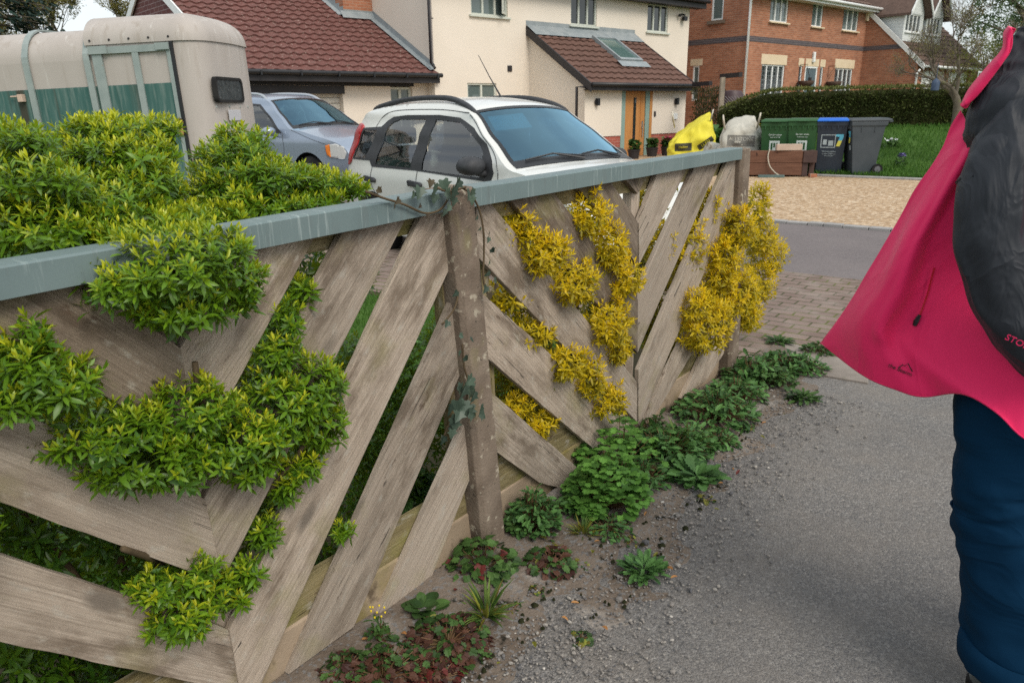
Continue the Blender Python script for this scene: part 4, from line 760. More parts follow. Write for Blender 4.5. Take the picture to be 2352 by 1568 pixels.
# ------------------------------------------------------------ weeds along the foot of the fence
def lf_outline(kind):
    if kind == 'lobed':       # rounded three-part leaflet
        return [(0, .03), (.18, .10), (.32, .36), (.46, .50), (.60, .44), (.58, .30), (.72, .40), (.90, .32), (.86, .16), (1.0, .09), (.97, 0)]
    if kind == 'palm':        # small round palmate leaf
        return [(.10, .02), (-.05, .30), (.10, .48), (.26, .40), (.30, .55), (.52, .58), (.58, .38), (.70, .50), (.88, .36), (.82, .18), (1.0, .10), (.94, 0)]
    if kind == 'tooth':       # long leaf with toothed lobes
        return [(0, .03), (.15, .05), (.22, .14), (.27, .08), (.38, .22), (.43, .13), (.54, .28), (.60, .17), (.72, .30), (.78, .19), (.90, .20), (1.0, .05), (1.0, 0)]
    if kind == 'ivy':
        return [(.06, .02), (-.06, .22), (.02, .38), (.22, .34), (.30, .62), (.42, .40), (.50, .30), (.78, .17), (1.0, .0)]
    if kind == 'broad':
        return [(0, .04), (.10, .24), (.28, .40), (.50, .44), (.72, .36), (.90, .18), (1.0, 0)]
    return [(0, .02), (.3, .045), (.7, .03), (1.0, 0)]
OUTL = {k: lf_outline(k) for k in ('lobed', 'palm', 'tooth', 'ivy', 'broad', 'blade')}
def flat_leaf(mb, p, d, n, L, kind, fold=.18, droop=.15, wide=1.0):
    d = Vector(d).normalized(); s = Vector(n).cross(d)
    if s.length < 1e-4: s = Vector((1, 0, 0)).cross(d)
    s.normalize(); n = d.cross(s); o = OUTL[kind]; vs = []; xs = [0, .33, .66, 1.0]
    mid = [Vector(p) + d * (x * L) - n * (droop * x * x * L) for x in xs]
    side = []
    for sg in (1, -1): side.append([Vector(p) + d * (x * L) + s * (sg * y * L * wide) + n * (fold * y * L - droop * x * x * L) for x, y in o[:-1] if True])
    b = len(mb.v); vs = mid + side[0] + side[1]; m = len(side[0])
    mb.add(vs, [tuple([0] + [4 + i for i in range(m)] + [3, 2, 1]), tuple([0, 1, 2, 3] + [4 + m + i for i in reversed(range(m))])])
def weed(name, label, cat, loc, R, H, n, kind, L, mat, mode='dome', group=None, mat2=None, seed=0, wide=1.0, frac2=.3):
    if kind == 'tooth': L *= .72; n = int(n * 1.5); wide *= .8
    rnd = random.Random(seed or n); root = empty(name, loc, rnd.uniform(0, 6), label, cat, group)
    mbs = [MB(), MB()]; st = MB()
    for i in range(n):
        a = rnd.uniform(0, 6.283); mb = mbs[1 if mat2 and rnd.random() < frac2 else 0]
        if mode == 'rosette':
            e = rnd.uniform(.15, 1.0); l = L * rnd.uniform(.6, 1.15); d = Vector((math.cos(a) * math.cos(e), math.sin(a) * math.cos(e), math.sin(e) * H / max(.01, L)))
            r0 = rnd.uniform(0, R * .55); p = Vector((math.cos(a) * r0, math.sin(a) * r0, .004 + rnd.uniform(0, H * .35))); flat_leaf(mb, p, d, (0, 0, 1), l, kind, .15, rnd.uniform(.15, .5), wide)
        elif mode == 'grass':
            e = rnd.uniform(.35, 1.45); l = L * rnd.uniform(.5, 1.2); r0 = rnd.uniform(0, R * .4); p = Vector((math.cos(a) * r0, math.sin(a) * r0, 0)); d = Vector((math.cos(a) * math.cos(e), math.sin(a) * math.cos(e), math.sin(e)))
            flat_leaf(mb, p, d, (0, 0, 1), l, 'blade', .3, rnd.uniform(.1, .5), 1.0)
        else:
            r = R * math.sqrt(rnd.random()); h = H * (1 - .75 * (r / R) ** 2) * rnd.uniform(.35, 1.0); p = Vector((math.cos(a) * r, math.sin(a) * r, h)); l = L * rnd.uniform(.6, 1.2)
            d = Vector((math.cos(a + rnd.uniform(-1, 1)), math.sin(a + rnd.uniform(-1, 1)), rnd.uniform(-.35, .35) if kind != 'tooth' else rnd.uniform(-.3, 1.1)))
            if kind == 'lobed':
                for da in (-1.5, 0, 1.5):
                    dd = Vector((d.x * math.cos(da) - d.y * math.sin(da), d.x * math.sin(da) + d.y * math.cos(da), d.z)); flat_leaf(mb, p, dd, (rnd.uniform(-.3, .3), rnd.uniform(-.3, .3), 1), l * .8, kind, .12, .1)
            else: flat_leaf(mb, p - d * l * .4 * (kind == 'tooth'), d, (rnd.uniform(-.7, .7), rnd.uniform(-.7, .7), 1), l, kind, .15, .35, wide)
            if i % 2 == 0: st.tube([(p.x * .15, p.y * .15, 0), (p.x * .6, p.y * .6, h * .6), tuple(p)], .0016, 4, False)
    o = mbs[0].build('foliage', mat, root)
    if mbs[1].v: mbs[1].build('tinted_foliage', mat2, root)
    if st.v: st.build('stem', M['stemred'], root)
    return root
def weedmat(name, c1, c2, c3=None, rough=.55, tr=.25):
    m = Mt(name); g = m.n('ShaderNodeNewGeometry'); r = g.outputs['Random Per Island']; c = m.mix(r, tuple(x * .6 for x in c1), tuple(min(1, x * 1.25) for x in c2))
    n = m.noise(m.co('Object'), 40, 3); c = m.mix(m.ramp(n, [(.4, 0.0), (.75, .35)]), c, tuple(x * .5 for x in c1))
    x = m.n('ShaderNodeMixShader'); m.set(x, 'i0', tr); m.set(x, 'i1', m.bsdf(c, rough, .3)); m.set(x, 'i2', m.n('ShaderNodeBsdfTranslucent', Color=c)); return m.out(x)
M['w_dark'] = weedmat('dark_weed_leaf', (.05, .135, .036), (.10, .22, .058)); M['w_bright'] = weedmat('columbine_leaf', (.08, .21, .036), (.14, .31, .055))
M['w_mid'] = weedmat('weed_leaf', (.035, .09, .02), (.075, .15, .035)); M['w_red'] = weedmat('red_leaf', (.20, .025, .02), (.12, .03, .025)); M['w_maroon'] = weedmat('maroon_leaf', (.07, .025, .02), (.11, .05, .03))
M['w_straw'] = weedmat('straw_grass', (.22, .17, .03), (.20, .22, .03)); M['w_grass'] = weedmat('grass_blade', (.05, .13, .02), (.13, .19, .04)); M['stemred'] = pmat('weed_stem', (.10, .08, .03), (.14, .06, .03), 10, .7)
M['yellow'] = pmat('yellow_petal', (.65, .48, .02), (.75, .58, .04), 9, .6); M['ivy'] = weedmat('ivy_leaf', (.035, .062, .045), (.07, .105, .075), None, .4, .1); M['ivybrown'] = weedmat('dry_ivy_leaf', (.06, .04, .025), (.085, .07, .04), None, .6, .1)
M['deadleaf'] = pmat('dead_leaf', (.32, .14, .05), (.40, .24, .09), 20, .7, .2)
weed('toothed_weed', 'dark green toothed-leaf weed clump at the foot of the leaning post', 'weed', (0.065, 2.268, 0.004), 0.094, 0.16, 300, 'tooth', 0.049, M['w_dark'], 'dome', None, None, 1, 1.0, 0.3)
weed('columbine', 'bright green columbine with rounded lobed leaves in front of the far fence panel', 'plant', (0.342, 2.409, 0.004), 0.152, 0.24, 300, 'lobed', 0.04, M['w_bright'], 'dome', None, None, 2, 1.0, 0.3)
weed('columbine', 'bright green columbine sprig rising against the chevron mitre of the far panel', 'plant', (0.434, 2.717, 0.004), 0.177, 0.23, 110, 'lobed', 0.043, M['w_bright'], 'dome', None, None, 3, 1.0, 0.3)
weed('toothed_weed', 'dark leafy weed mat between the columbine and the mitre of the far panel', 'weed', (0.639, 2.809, 0.004), 0.173, 0.137, 280, 'tooth', 0.066, M['w_dark'], 'dome', None, None, 4, 1.0, 0.3)
weed('toothed_weed', 'low dark weed rosette jutting out onto the lane edge', 'weed', (0.715, 2.598, 0.004), 0.102, 0.065, 60, 'tooth', 0.099, M['w_dark'], 'rosette', None, None, 5, 1.15, 0.3)
weed('toothed_weed', 'broad dark weed mat at the base of the last boards of the fence', 'weed', (0.945, 3.21, 0.004), 0.195, 0.143, 300, 'tooth', 0.066, M['w_dark'], 'dome', None, None, 6, 1.0, 0.3)
weed('toothed_weed', 'dark weed clump at the foot of the far fence post', 'weed', (1.292, 3.726, 0.004), 0.164, 0.14, 240, 'tooth', 0.07, M['w_dark'], 'dome', None, None, 7, 1.0, 0.3)
weed('toothed_weed', 'weed mat running past the far post towards the paving', 'weed', (1.515, 3.892, 0.004), 0.146, 0.097, 190, 'tooth', 0.068, M['w_dark'], 'dome', None, M['w_mid'], 8, 1.0, 0.3)
weed('toothed_weed', 'small green weed tuft growing by the concrete apron', 'weed', (1.441, 3.409, 0.004), 0.091, 0.052, 50, 'tooth', 0.073, M['w_mid'], 'rosette', None, None, 9, 1.0, 0.3)
weed('toothed_weed', 'dark serrated weed tuft alone on the soil strip', 'weed', (0.402, 1.995, 0.004), 0.093, 0.052, 90, 'tooth', 0.057, M['w_dark'], 'rosette', None, None, 10, 1.0, 0.3)
weed('cranesbill', 'small round-leaved cranesbill with red leaves under the leaning post', 'plant', (-0.102, 2.041, 0.004), 0.1, 0.097, 110, 'palm', 0.033, M['w_mid'], 'dome', None, M['w_red'], 11, 1.0, 0.12)
weed('cranesbill', 'low reddish cranesbill strip between post and lane', 'plant', (0.114, 2.048, 0.004), 0.077, 0.047, 110, 'palm', 0.024, M['w_mid'], 'dome', None, M['w_maroon'], 12, 1.0, 0.4)
weed('cranesbill', 'reddish green cranesbill mat below the grass tuft', 'plant', (-0.186, 1.69, 0.004), 0.114, 0.043, 220, 'palm', 0.023, M['w_mid'], 'dome', None, M['w_maroon'], 13, 1.0, 0.55)
weed('cranesbill', 'reddish cranesbill mat at the bottom edge under the near panel', 'plant', (-0.345, 1.563, 0.004), 0.124, 0.045, 240, 'palm', 0.022, M['w_mid'], 'dome', None, M['w_maroon'], 14, 1.0, 0.5)
weed('cranesbill', 'maroon cranesbill patch close to the gravel board of the near panel', 'plant', (-0.451, 1.588, 0.004), 0.068, 0.041, 110, 'palm', 0.02, M['w_maroon'], 'dome', None, M['w_mid'], 15, 1.0, 0.5)
weed('cranesbill', 'crimson leaved cranesbill patch at the bottom edge of the verge', 'plant', (-0.209, 1.553, 0.004), 0.067, 0.029, 110, 'palm', 0.02, M['w_maroon'], 'dome', None, M['w_red'], 16, 1.0, 0.35)
weed('primrose_weed', 'flat pale green broad-leaved rosette beside the gravel board', 'weed', (-0.267, 1.83, 0.004), 0.053, 0.033, 20, 'broad', 0.046, M['w_mid'], 'rosette', None, None, 17, 1.0, 0.3)
weed('grass_tuft', 'green grass tuft leaning over the chippings', 'grass tuft', (-0.084, 1.806, 0.004), 0.05, 0.063, 60, 'blade', 0.098, M['w_grass'], 'grass', None, M['w_straw'], 18, 1.0, 0.25)
weed('grass_tuft', 'small straw-orange grass tuft near the dark weeds', 'grass tuft', (0.236, 2.228, 0.004), 0.051, 0.06, 70, 'blade', 0.06, M['w_straw'], 'grass', None, M['w_grass'], 19, 1.0, 0.4)
weed('grass_tuft', 'fine green grass tuft among the weeds before the far panel', 'grass tuft', (0.711, 2.848, 0.004), 0.055, 0.148, 60, 'blade', 0.157, M['w_grass'], 'grass', None, None, 20, 1.0, 0.3)
weed('toothed_weed', 'tiny weed sprout on the open soil by the lane', 'weed', (0.179, 1.7, 0.004), 0.026, 0.017, 24, 'palm', 0.017, M['w_mid'], 'dome', None, M['w_straw'], 21, 1.0, 0.3)
weed('toothed_weed', 'green weed patch among the paving joints by the far post', 'weed', (1.642, 4.327, 0.004), 0.107, 0.048, 60, 'tooth', 0.07, M['w_mid'], 'rosette', None, None, 22, 1.0, 0.3)
weed('toothed_weed', 'dark weeds growing behind the near panel beside the lawn', 'weed', (-0.729, 4.347, 0.004), 0.161, 0.215, 110, 'tooth', 0.118, M['w_dark'], 'dome', None, None, 23, 1.0, 0.3)
weed('garden_plant', 'leafy garden plant in the border seen through the near panel gaps', 'plant', (-0.768, 3.612, 0.004), 0.136, 0.25, 120, 'broad', 0.091, M['w_dark'], 'dome', None, None, 24, 0.8, 0.3)
weed('garden_plant', 'dark leafy border plant behind the last near-panel boards', 'plant', (-0.411, 2.477, 0.004), 0.098, 0.18, 140, 'broad', 0.062, M['w_dark'], 'dome', None, None, 25, 0.8, 0.3)
weed('groundsel', 'ragged groundsel with yellow buds at the gravel board', 'weed', (-0.374, 1.694, 0.004), 0.036, 0.102, 34, 'tooth', 0.041, M['w_mid'], 'dome', None, None, 26, 1.0, 0.3)
weed('toothed_weed', 'dark green ragged weeds filling the strip between fence foot and lane', 'weed', (0.203, 2.381, 0.004), 0.071, 0.071, 90, 'tooth', 0.047, M['w_dark'], 'dome', 'ragged weeds filling the verge strip', None, 27, 1.0, 0.3)
weed('toothed_weed', 'dark green ragged weeds filling the strip between fence foot and lane', 'weed', (0.508, 2.586, 0.004), 0.093, 0.102, 120, 'tooth', 0.054, M['w_dark'], 'dome', 'ragged weeds filling the verge strip', None, 28, 1.0, 0.3)
weed('toothed_weed', 'dark green ragged weeds filling the strip between fence foot and lane', 'weed', (0.757, 2.888, 0.004), 0.112, 0.112, 130, 'tooth', 0.06, M['w_dark'], 'dome', 'ragged weeds filling the verge strip', None, 29, 1.0, 0.3)
weed('toothed_weed', 'dark green ragged weeds filling the strip between fence foot and lane', 'weed', (0.624, 3.026, 0.004), 0.078, 0.117, 70, 'tooth', 0.058, M['w_mid'], 'dome', 'ragged weeds filling the verge strip', None, 30, 1.0, 0.3)
weed('toothed_weed', 'dark green ragged weeds filling the strip between fence foot and lane', 'weed', (1.118, 3.45, 0.004), 0.142, 0.12, 170, 'tooth', 0.061, M['w_dark'], 'dome', 'ragged weeds filling the verge strip', None, 31, 1.0, 0.3)
weed('toothed_weed', 'dark green ragged weeds filling the strip between fence foot and lane', 'weed', (1.351, 3.657, 0.004), 0.138, 0.103, 140, 'tooth', 0.06, M['w_mid'], 'dome', 'ragged weeds filling the verge strip', None, 32, 1.0, 0.3)
weed('toothed_weed', 'dark green ragged weeds filling the strip between fence foot and lane', 'weed', (1.621, 3.851, 0.004), 0.12, 0.082, 110, 'tooth', 0.058, M['w_dark'], 'dome', 'ragged weeds filling the verge strip', None, 33, 1.0, 0.3)
weed('toothed_weed', 'dark green ragged weeds filling the strip between fence foot and lane', 'weed', (1.805, 4.133, 0.004), 0.092, 0.067, 80, 'tooth', 0.056, M['w_mid'], 'dome', 'ragged weeds filling the verge strip', None, 34, 1.0, 0.3)
weed('toothed_weed', 'dark green ragged weeds filling the strip between fence foot and lane', 'weed', (0.889, 2.927, 0.004), 0.085, 0.076, 80, 'tooth', 0.057, M['w_dark'], 'dome', 'ragged weeds filling the verge strip', None, 35, 1.0, 0.3)
weed('toothed_weed', 'dark green ragged weeds filling the strip between fence foot and lane', 'weed', (0.321, 2.248, 0.004), 0.083, 0.051, 90, 'tooth', 0.039, M['w_dark'], 'dome', 'ragged weeds filling the verge strip', None, 36, 1.0, 0.3)
weed('toothed_weed', 'dark green ragged weeds filling the strip between fence foot and lane', 'weed', (0.004, 2.242, 0.004), 0.045, 0.09, 50, 'tooth', 0.054, M['w_mid'], 'dome', 'ragged weeds filling the verge strip', None, 37, 1.0, 0.3)
weed('columbine', 'small columbine seedling between the dark weeds before the far panel', 'plant', (0.27, 2.665, 0.004), 0.078, 0.122, 30, 'lobed', 0.042, M['w_bright'], 'dome', None, None, 38, 1.0, 0.3)
weed('moss_tuft', 'tiny yellow-green weed tuft in the soil of the verge', 'weed', (0.127, 2.159, 0.004), 0.029, 0.012, 16, 'palm', 0.013, M['w_mid'], 'dome', 'tiny weed tufts in the verge soil', M['w_straw'], 39, 1.0, 0.4)
weed('moss_tuft', 'tiny yellow-green weed tuft in the soil of the verge', 'weed', (0.205, 2.046, 0.004), 0.028, 0.011, 16, 'palm', 0.013, M['w_mid'], 'dome', 'tiny weed tufts in the verge soil', M['w_straw'], 40, 1.0, 0.4)
weed('moss_tuft', 'tiny yellow-green weed tuft in the soil of the verge', 'weed', (-0.006, 1.834, 0.004), 0.026, 0.01, 16, 'palm', 0.011, M['w_mid'], 'dome', 'tiny weed tufts in the verge soil', M['w_straw'], 41, 1.0, 0.4)
weed('moss_tuft', 'tiny yellow-green weed tuft in the soil of the verge', 'weed', (0.393, 2.178, 0.004), 0.029, 0.012, 16, 'palm', 0.013, M['w_mid'], 'dome', 'tiny weed tufts in the verge soil', M['w_straw'], 42, 1.0, 0.4)
weed('moss_tuft', 'tiny yellow-green weed tuft in the soil of the verge', 'weed', (0.711, 2.446, 0.004), 0.032, 0.013, 16, 'palm', 0.015, M['w_mid'], 'dome', 'tiny weed tufts in the verge soil', M['w_straw'], 43, 1.0, 0.4)
weed('moss_tuft', 'tiny yellow-green weed tuft in the soil of the verge', 'weed', (1.069, 3.082, 0.004), 0.04, 0.016, 16, 'palm', 0.018, M['w_mid'], 'dome', 'tiny weed tufts in the verge soil', M['w_straw'], 44, 1.0, 0.4)
weed('moss_tuft', 'tiny yellow-green weed tuft in the soil of the verge', 'weed', (-0.104, 1.723, 0.004), 0.024, 0.01, 16, 'palm', 0.011, M['w_mid'], 'dome', 'tiny weed tufts in the verge soil', M['w_straw'], 45, 1.0, 0.4)
weed('moss_tuft', 'tiny yellow-green weed tuft in the soil of the verge', 'weed', (-0.22, 1.8, 0.004), 0.025, 0.01, 16, 'palm', 0.011, M['w_mid'], 'dome', 'tiny weed tufts in the verge soil', M['w_straw'], 46, 1.0, 0.4)
weed('moss_tuft', 'tiny yellow-green weed tuft in the soil of the verge', 'weed', (0.067, 1.914, 0.004), 0.026, 0.011, 16, 'palm', 0.012, M['w_mid'], 'dome', 'tiny weed tufts in the verge soil', M['w_straw'], 47, 1.0, 0.4)
def groundsel_buds():
    root = [o for o in bpy.data.objects if o.name.startswith('groundsel')][0]; mb = MB()
    for k in range(9): mb.lathe([(0, 0), (.0022, .002), (.0028, .006), (0, .007)], 7, Matrix.Translation((.02 * math.cos(k * 2.4), .02 * math.sin(k * 2.4), 0.096 + .008 * (k % 3))))
    mb.build('flower', M['yellow'], root)
groundsel_buds()
def moss_patches():
    rnd = random.Random(5); m = pmat('dark_moss', (.014, .016, .008), (.03, .032, .013), 60, .95, .1, .8, .006, fine=200)
    for k, (x, y, r) in enumerate([(0.305, 2.182, 0.0035), (0.287, 2.147, 0.007), (0.254, 2.185, 0.0064), (0.315, 2.086, 0.0046), (0.314, 2.057, 0.008), (0.383, 2.067, 0.0069), (0.45, 2.182, 0.0046), (0.494, 2.183, 0.0066), (0.425, 2.15, 0.008), (0.148, 1.982, 0.0027), (0.154, 1.97, 0.0047), (0.18, 1.977, 0.0033), (0.593, 2.25, 0.0105), (0.592, 2.244, 0.011), (0.488, 2.145, 0.0123), (0.673, 2.373, 0.009), (0.634, 2.407, 0.0075), (0.691, 2.431, 0.0098), (0.318, 1.829, 0.0071), (0.321, 1.852, 0.0072), (0.342, 1.876, 0.0039), (0.02, 1.798, 0.0057), (0.056, 1.844, 0.0111), (0.015, 1.774, 0.0096), (0.1, 1.904, 0.0059), (0.108, 1.911, 0.0039), (0.081, 1.907, 0.0058), (0.275, 1.838, 0.0045), (0.264, 1.852, 0.0046), (0.272, 1.842, 0.003), (0.072, 1.739, 0.0038), (0.034, 1.78, 0.0045), (0.076, 1.739, 0.0054), (0.779, 2.585, 0.0061), (0.783, 2.54, 0.0044), (0.783, 2.58, 0.0084), (-0.062, 1.635, 0.0052), (-0.067, 1.63, 0.0048), (-0.074, 1.635, 0.0058), (0.019, 1.683, 0.003), (0.004, 1.697, 0.0023), (0.016, 1.683, 0.0033), (-0.084, 1.579, 0.0063), (-0.086, 1.584, 0.0055), (-0.096, 1.556, 0.0053), (0.222, 1.784, 0.0041), (0.231, 1.795, 0.0047), (0.212, 1.78, 0.003), (0.476, 2.091, 0.0054), (0.461, 2.086, 0.0052), (0.466, 2.083, 0.0029), (0.451, 2.277, 0.0068), (0.394, 2.291, 0.0085), (0.462, 2.287, 0.0058), (0.187, 1.854, 0.0042), (0.196, 1.888, 0.0029), (0.176, 1.863, 0.0021), (1.017, 2.959, 0.0051), (1.001, 2.996, 0.005), (0.996, 2.943, 0.0058), (0.076, 1.864, 0.0038), (0.085, 1.87, 0.0063), (0.113, 1.867, 0.0044), (0.304, 1.976, 0.0024), (0.306, 1.966, 0.0029), (0.336, 1.96, 0.0036)]):
        mb = MB(); rings = []; n = 14
        for j in range(4):
            t = j / 3; rr = []
            for i in range(n):
                a = 6.283 * i / n; w = r * (1 - t) ** .7 * (1 + .45 * noise.noise(Vector((math.cos(a) * 1.8 + k, math.sin(a) * 1.8, k * 3.1)))); rr.append((w * math.cos(a), w * math.sin(a), .002 + .008 * math.sin(t * 1.57) + .003 * noise.noise(Vector((a * 3, t * 9, k)))))
            rings.append(rr)
        mb.rings(rings); o = mb.build('moss_patch', m, None, True); o.location = (x, y, .006); tag(o, ['blackish moss cushion on the soil strip by the lane'][0], 'moss', 'dark moss cushions on the verge')
moss_patches()
def pebbles():
    # loose chippings shed over the verge and lane edge: uncountable, one object
    ico = bmesh.new(); bmesh.ops.create_icosphere(ico, subdivisions=1, radius=1); iv = np.array([v.co[:] for v in ico.verts]); fi = np.array([[v.index for v in f.verts] for f in ico.faces]); ico.free()
    E = np.array([(-0.203, 1.487), (0.178, 1.754), (0.6, 2.386), (0.977, 2.969), (1.496, 3.526)]); n = 5200; seg = RNG.integers(0, len(E) - 1, n); t = RNG.random(n)[:, None]; c = E[seg] * (1 - t) + E[seg + 1] * t
    off = RNG.normal(size=(n, 1)) * .13 + np.where(RNG.random((n, 1)) < .22, -.28, .06); p = c + off * np.array([[.789, -.615]])
    r = RNG.lognormal(math.log(.0036), .36, n); sc = RNG.uniform(.6, 1.25, (n, 3)) * [[1, 1, .62]]
    V = iv[None] * (sc * r[:, None])[:, None] * RNG.uniform(.82, 1.15, (n, len(iv), 1)); a = RNG.uniform(0, 6.28, n); ca, sa = np.cos(a)[:, None], np.sin(a)[:, None]
    X = V[..., 0] * ca - V[..., 1] * sa + p[:, :1]; Y = V[..., 0] * sa + V[..., 1] * ca + p[:, 1:]; Z = V[..., 2] + (.006 + r * .3)[:, None]
    VV = np.stack([X, Y, Z], -1).reshape(-1, 3); F = (np.arange(n)[:, None, None] * len(iv) + fi[None]).reshape(-1, 3)
    me = bpy.data.meshes.new('loose_chippings'); me.from_pydata(VV.tolist(), [], F.tolist())
    m = Mt('chippings'); rr = m.n('ShaderNodeNewGeometry').outputs['Random Per Island']; m.out(m.bsdf(m.ramp(rr, [(0, (.09, .09, .095)), (.4, (.17, .16, .15)), (.75, (.24, .22, .20)), (.985, (.30, .28, .25)), (1, (.5, .47, .43))]), .85, .25))
    o = link('loose_chippings', me, m.m); tag(o, 'grey stone chippings scattered along the lane edge', 'gravel', None, 'stuff')
pebbles()
def litter():
    for k, (x, y, c) in enumerate([(0.266, 2.155, 0), (0.244, 2.236, 0), (0.253, 2.105, 1), (0.445, 2.064, 1), (0.123, 2.353, 0), (-0.45, 2.462, 0), (0.067, 2.025, 1), (0.186, 1.834, 0), (0.13, 1.773, 0), (0.052, 1.651, 1), (-0.042, 1.596, 1), (0.477, 1.948, 0), (0.493, 1.992, 0), (0.871, 2.666, 0), (0.872, 2.611, 2), (0.802, 2.543, 0), (1.081, 2.965, 1), (0.707, 2.634, 1), (0.353, 2.206, 0), (0.085, 2.186, 1), (-0.168, 1.985, 2), (-0.177, 1.909, 2), (-0.248, 1.772, 1), (-0.302, 1.71, 0), (-0.124, 1.76, 2), (0.461, 2.315, 0), (1.155, 3.103, 0), (-0.202, 1.734, 2), (-0.075, 2.101, 2), (-0.402, 1.694, 0), (0.718, 2.353, 1), (0.253, 1.716, 0), (1.269, 3.199, 1)]):
        mb = MB(); a = k * 2.3; L = .018 + .012 * ((k * 7) % 5) / 5; flat_leaf(mb, (0, 0, .008), (math.cos(a), math.sin(a), .12), (.2 * math.sin(k), .2 * math.cos(k), 1), L, 'broad', .5, .4 * math.sin(k * 1.7), .55)
        o = mb.build('fallen_leaf', M['deadleaf'] if c == 0 else M['w_straw'] if c == 1 else M['w_red']); o.location = (x, y, .012); tag(o, 'small dry fallen leaf lying on the ground beside the fence', 'fallen leaf', 'dry leaves scattered along the fence foot')
litter()

# ------------------------------------------------------------ ivy on the leaning post
def ivy():
    root = empty('ivy', FO, FR, 'ivy with dark green lobed leaves climbing the leaning concrete post', 'ivy'); rnd = random.Random(4); mb = MB(); mr = MB()
    for (s, y, z, L, br) in [(-0.343, -0.05, 1.214, 0.044, 0), (-0.295, -0.05, 1.219, 0.05, 0), (-0.253, -0.05, 1.225, 0.046, 0), (-0.26, -0.05, 1.196, 0.048, 0), (-0.247, -0.075, 1.207, 0.05, 0), (-0.221, -0.075, 1.223, 0.042, 0), (-0.204, -0.075, 1.199, 0.044, 0), (-0.169, -0.075, 1.196, 0.04, 0), (-0.179, -0.075, 1.178, 0.035, 0), (-0.28, -0.05, 1.19, 0.034, 0), (-0.302, -0.05, 1.229, 0.029, 1), (-0.36, -0.05, 1.203, 0.027, 0), (-0.24, -0.075, 1.179, 0.032, 0), (-0.258, -0.075, 1.161, 0.03, 0), (-0.249, -0.05, 1.147, 0.028, 0), (-0.284, -0.05, 1.137, 0.023, 0), (-0.428, -0.05, 1.193, 0.028, 1), (-0.497, -0.05, 1.223, 0.025, 1), (-0.437, -0.05, 1.18, 0.019, 1), (-0.339, -0.05, 1.168, 0.018, 1), (-0.332, -0.05, 1.145, 0.018, 1), (-0.145, -0.075, 1.119, 0.022, 0), (-0.103, -0.05, 1.081, 0.022, 0), (-0.073, -0.05, 1.065, 0.025, 0), (-0.064, -0.05, 1.045, 0.023, 0), (-0.067, -0.05, 1.013, 0.028, 0), (-0.068, -0.05, 0.981, 0.028, 0), (-0.077, -0.05, 0.95, 0.033, 0), (-0.064, -0.05, 0.922, 0.028, 0), (-0.099, -0.05, 0.909, 0.033, 0), (-0.054, -0.05, 0.907, 0.028, 1), (-0.085, -0.05, 0.887, 0.033, 1), (-0.045, -0.05, 0.885, 0.021, 0), (-0.237, -0.075, 0.923, 0.029, 0), (-0.264, -0.05, 0.841, 0.029, 0), (-0.234, -0.075, 0.796, 0.025, 0), (-0.207, -0.075, 0.781, 0.025, 0), (-0.242, -0.075, 0.751, 0.025, 0), (-0.228, -0.075, 0.73, 0.03, 0), (-0.194, -0.075, 0.662, 0.056, 0), (-0.229, -0.075, 0.648, 0.06, 0), (-0.205, -0.075, 0.627, 0.063, 0), (-0.255, -0.075, 0.65, 0.05, 0), (-0.186, -0.075, 0.615, 0.051, 0), (-0.272, -0.075, 0.615, 0.055, 0), (-0.238, -0.075, 0.604, 0.055, 0), (-0.201, -0.075, 0.579, 0.061, 0), (-0.168, -0.075, 0.568, 0.049, 0), (-0.29, -0.075, 0.608, 0.047, 0), (-0.259, -0.075, 0.58, 0.05, 0), (-0.222, -0.075, 0.558, 0.053, 0), (-0.179, -0.075, 0.543, 0.047, 0), (-0.293, -0.075, 0.569, 0.045, 0), (-0.266, -0.075, 0.546, 0.043, 0), (-0.282, -0.05, 0.532, 0.04, 0), (-0.28, -0.075, 0.524, 0.038, 0), (-0.292, -0.05, 0.501, 0.035, 0)]:
        a = rnd.uniform(-2.6, -.5); d = Vector((math.cos(a), rnd.uniform(-.35, .05), math.sin(a))); flat_leaf(mr if br else mb, (s, y - rnd.uniform(0, .02), z), d, (rnd.uniform(-.8, .8), -1, rnd.uniform(-.3, .9)), L * .82, 'ivy', .2, .2)
    mb.build('foliage', M['ivy'], root); mr.build('dry_foliage', M['ivybrown'], root); st = MB()
    for pts in [[(-0.514, -0.045, 1.217), (-0.46, -0.045, 1.196), (-0.388, -0.045, 1.172), (-0.319, -0.045, 1.143), (-0.261, -0.045, 1.145), (-0.225, -0.045, 1.173), (-0.206, -0.045, 1.2)], [(-0.182, -0.055, 1.198), (-0.146, -0.055, 1.178), (-0.111, -0.055, 1.132), (-0.094, -0.055, 1.068), (-0.093, -0.055, 1.005), (-0.1, -0.055, 0.929), (-0.082, -0.055, 0.88)], [(-0.256, -0.03, 0.823), (-0.209, -0.03, 0.851), (-0.189, -0.03, 0.879), (-0.183, -0.03, 0.906)], [(-0.195, -0.05, 0.753), (-0.191, -0.05, 0.686), (-0.176, -0.05, 0.627), (-0.193, -0.05, 0.563), (-0.248, -0.05, 0.54), (-0.288, -0.05, 0.499)], [(-0.29, -0.06, 1.208), (-0.24, -0.06, 1.192), (-0.17, -0.06, 1.198)]]: st.tube(smoothpath(pts, 5), .0032, 5)
    st.build('stem', M['twig'], root, True)
ivy()
def spray(root_pts):
    pass
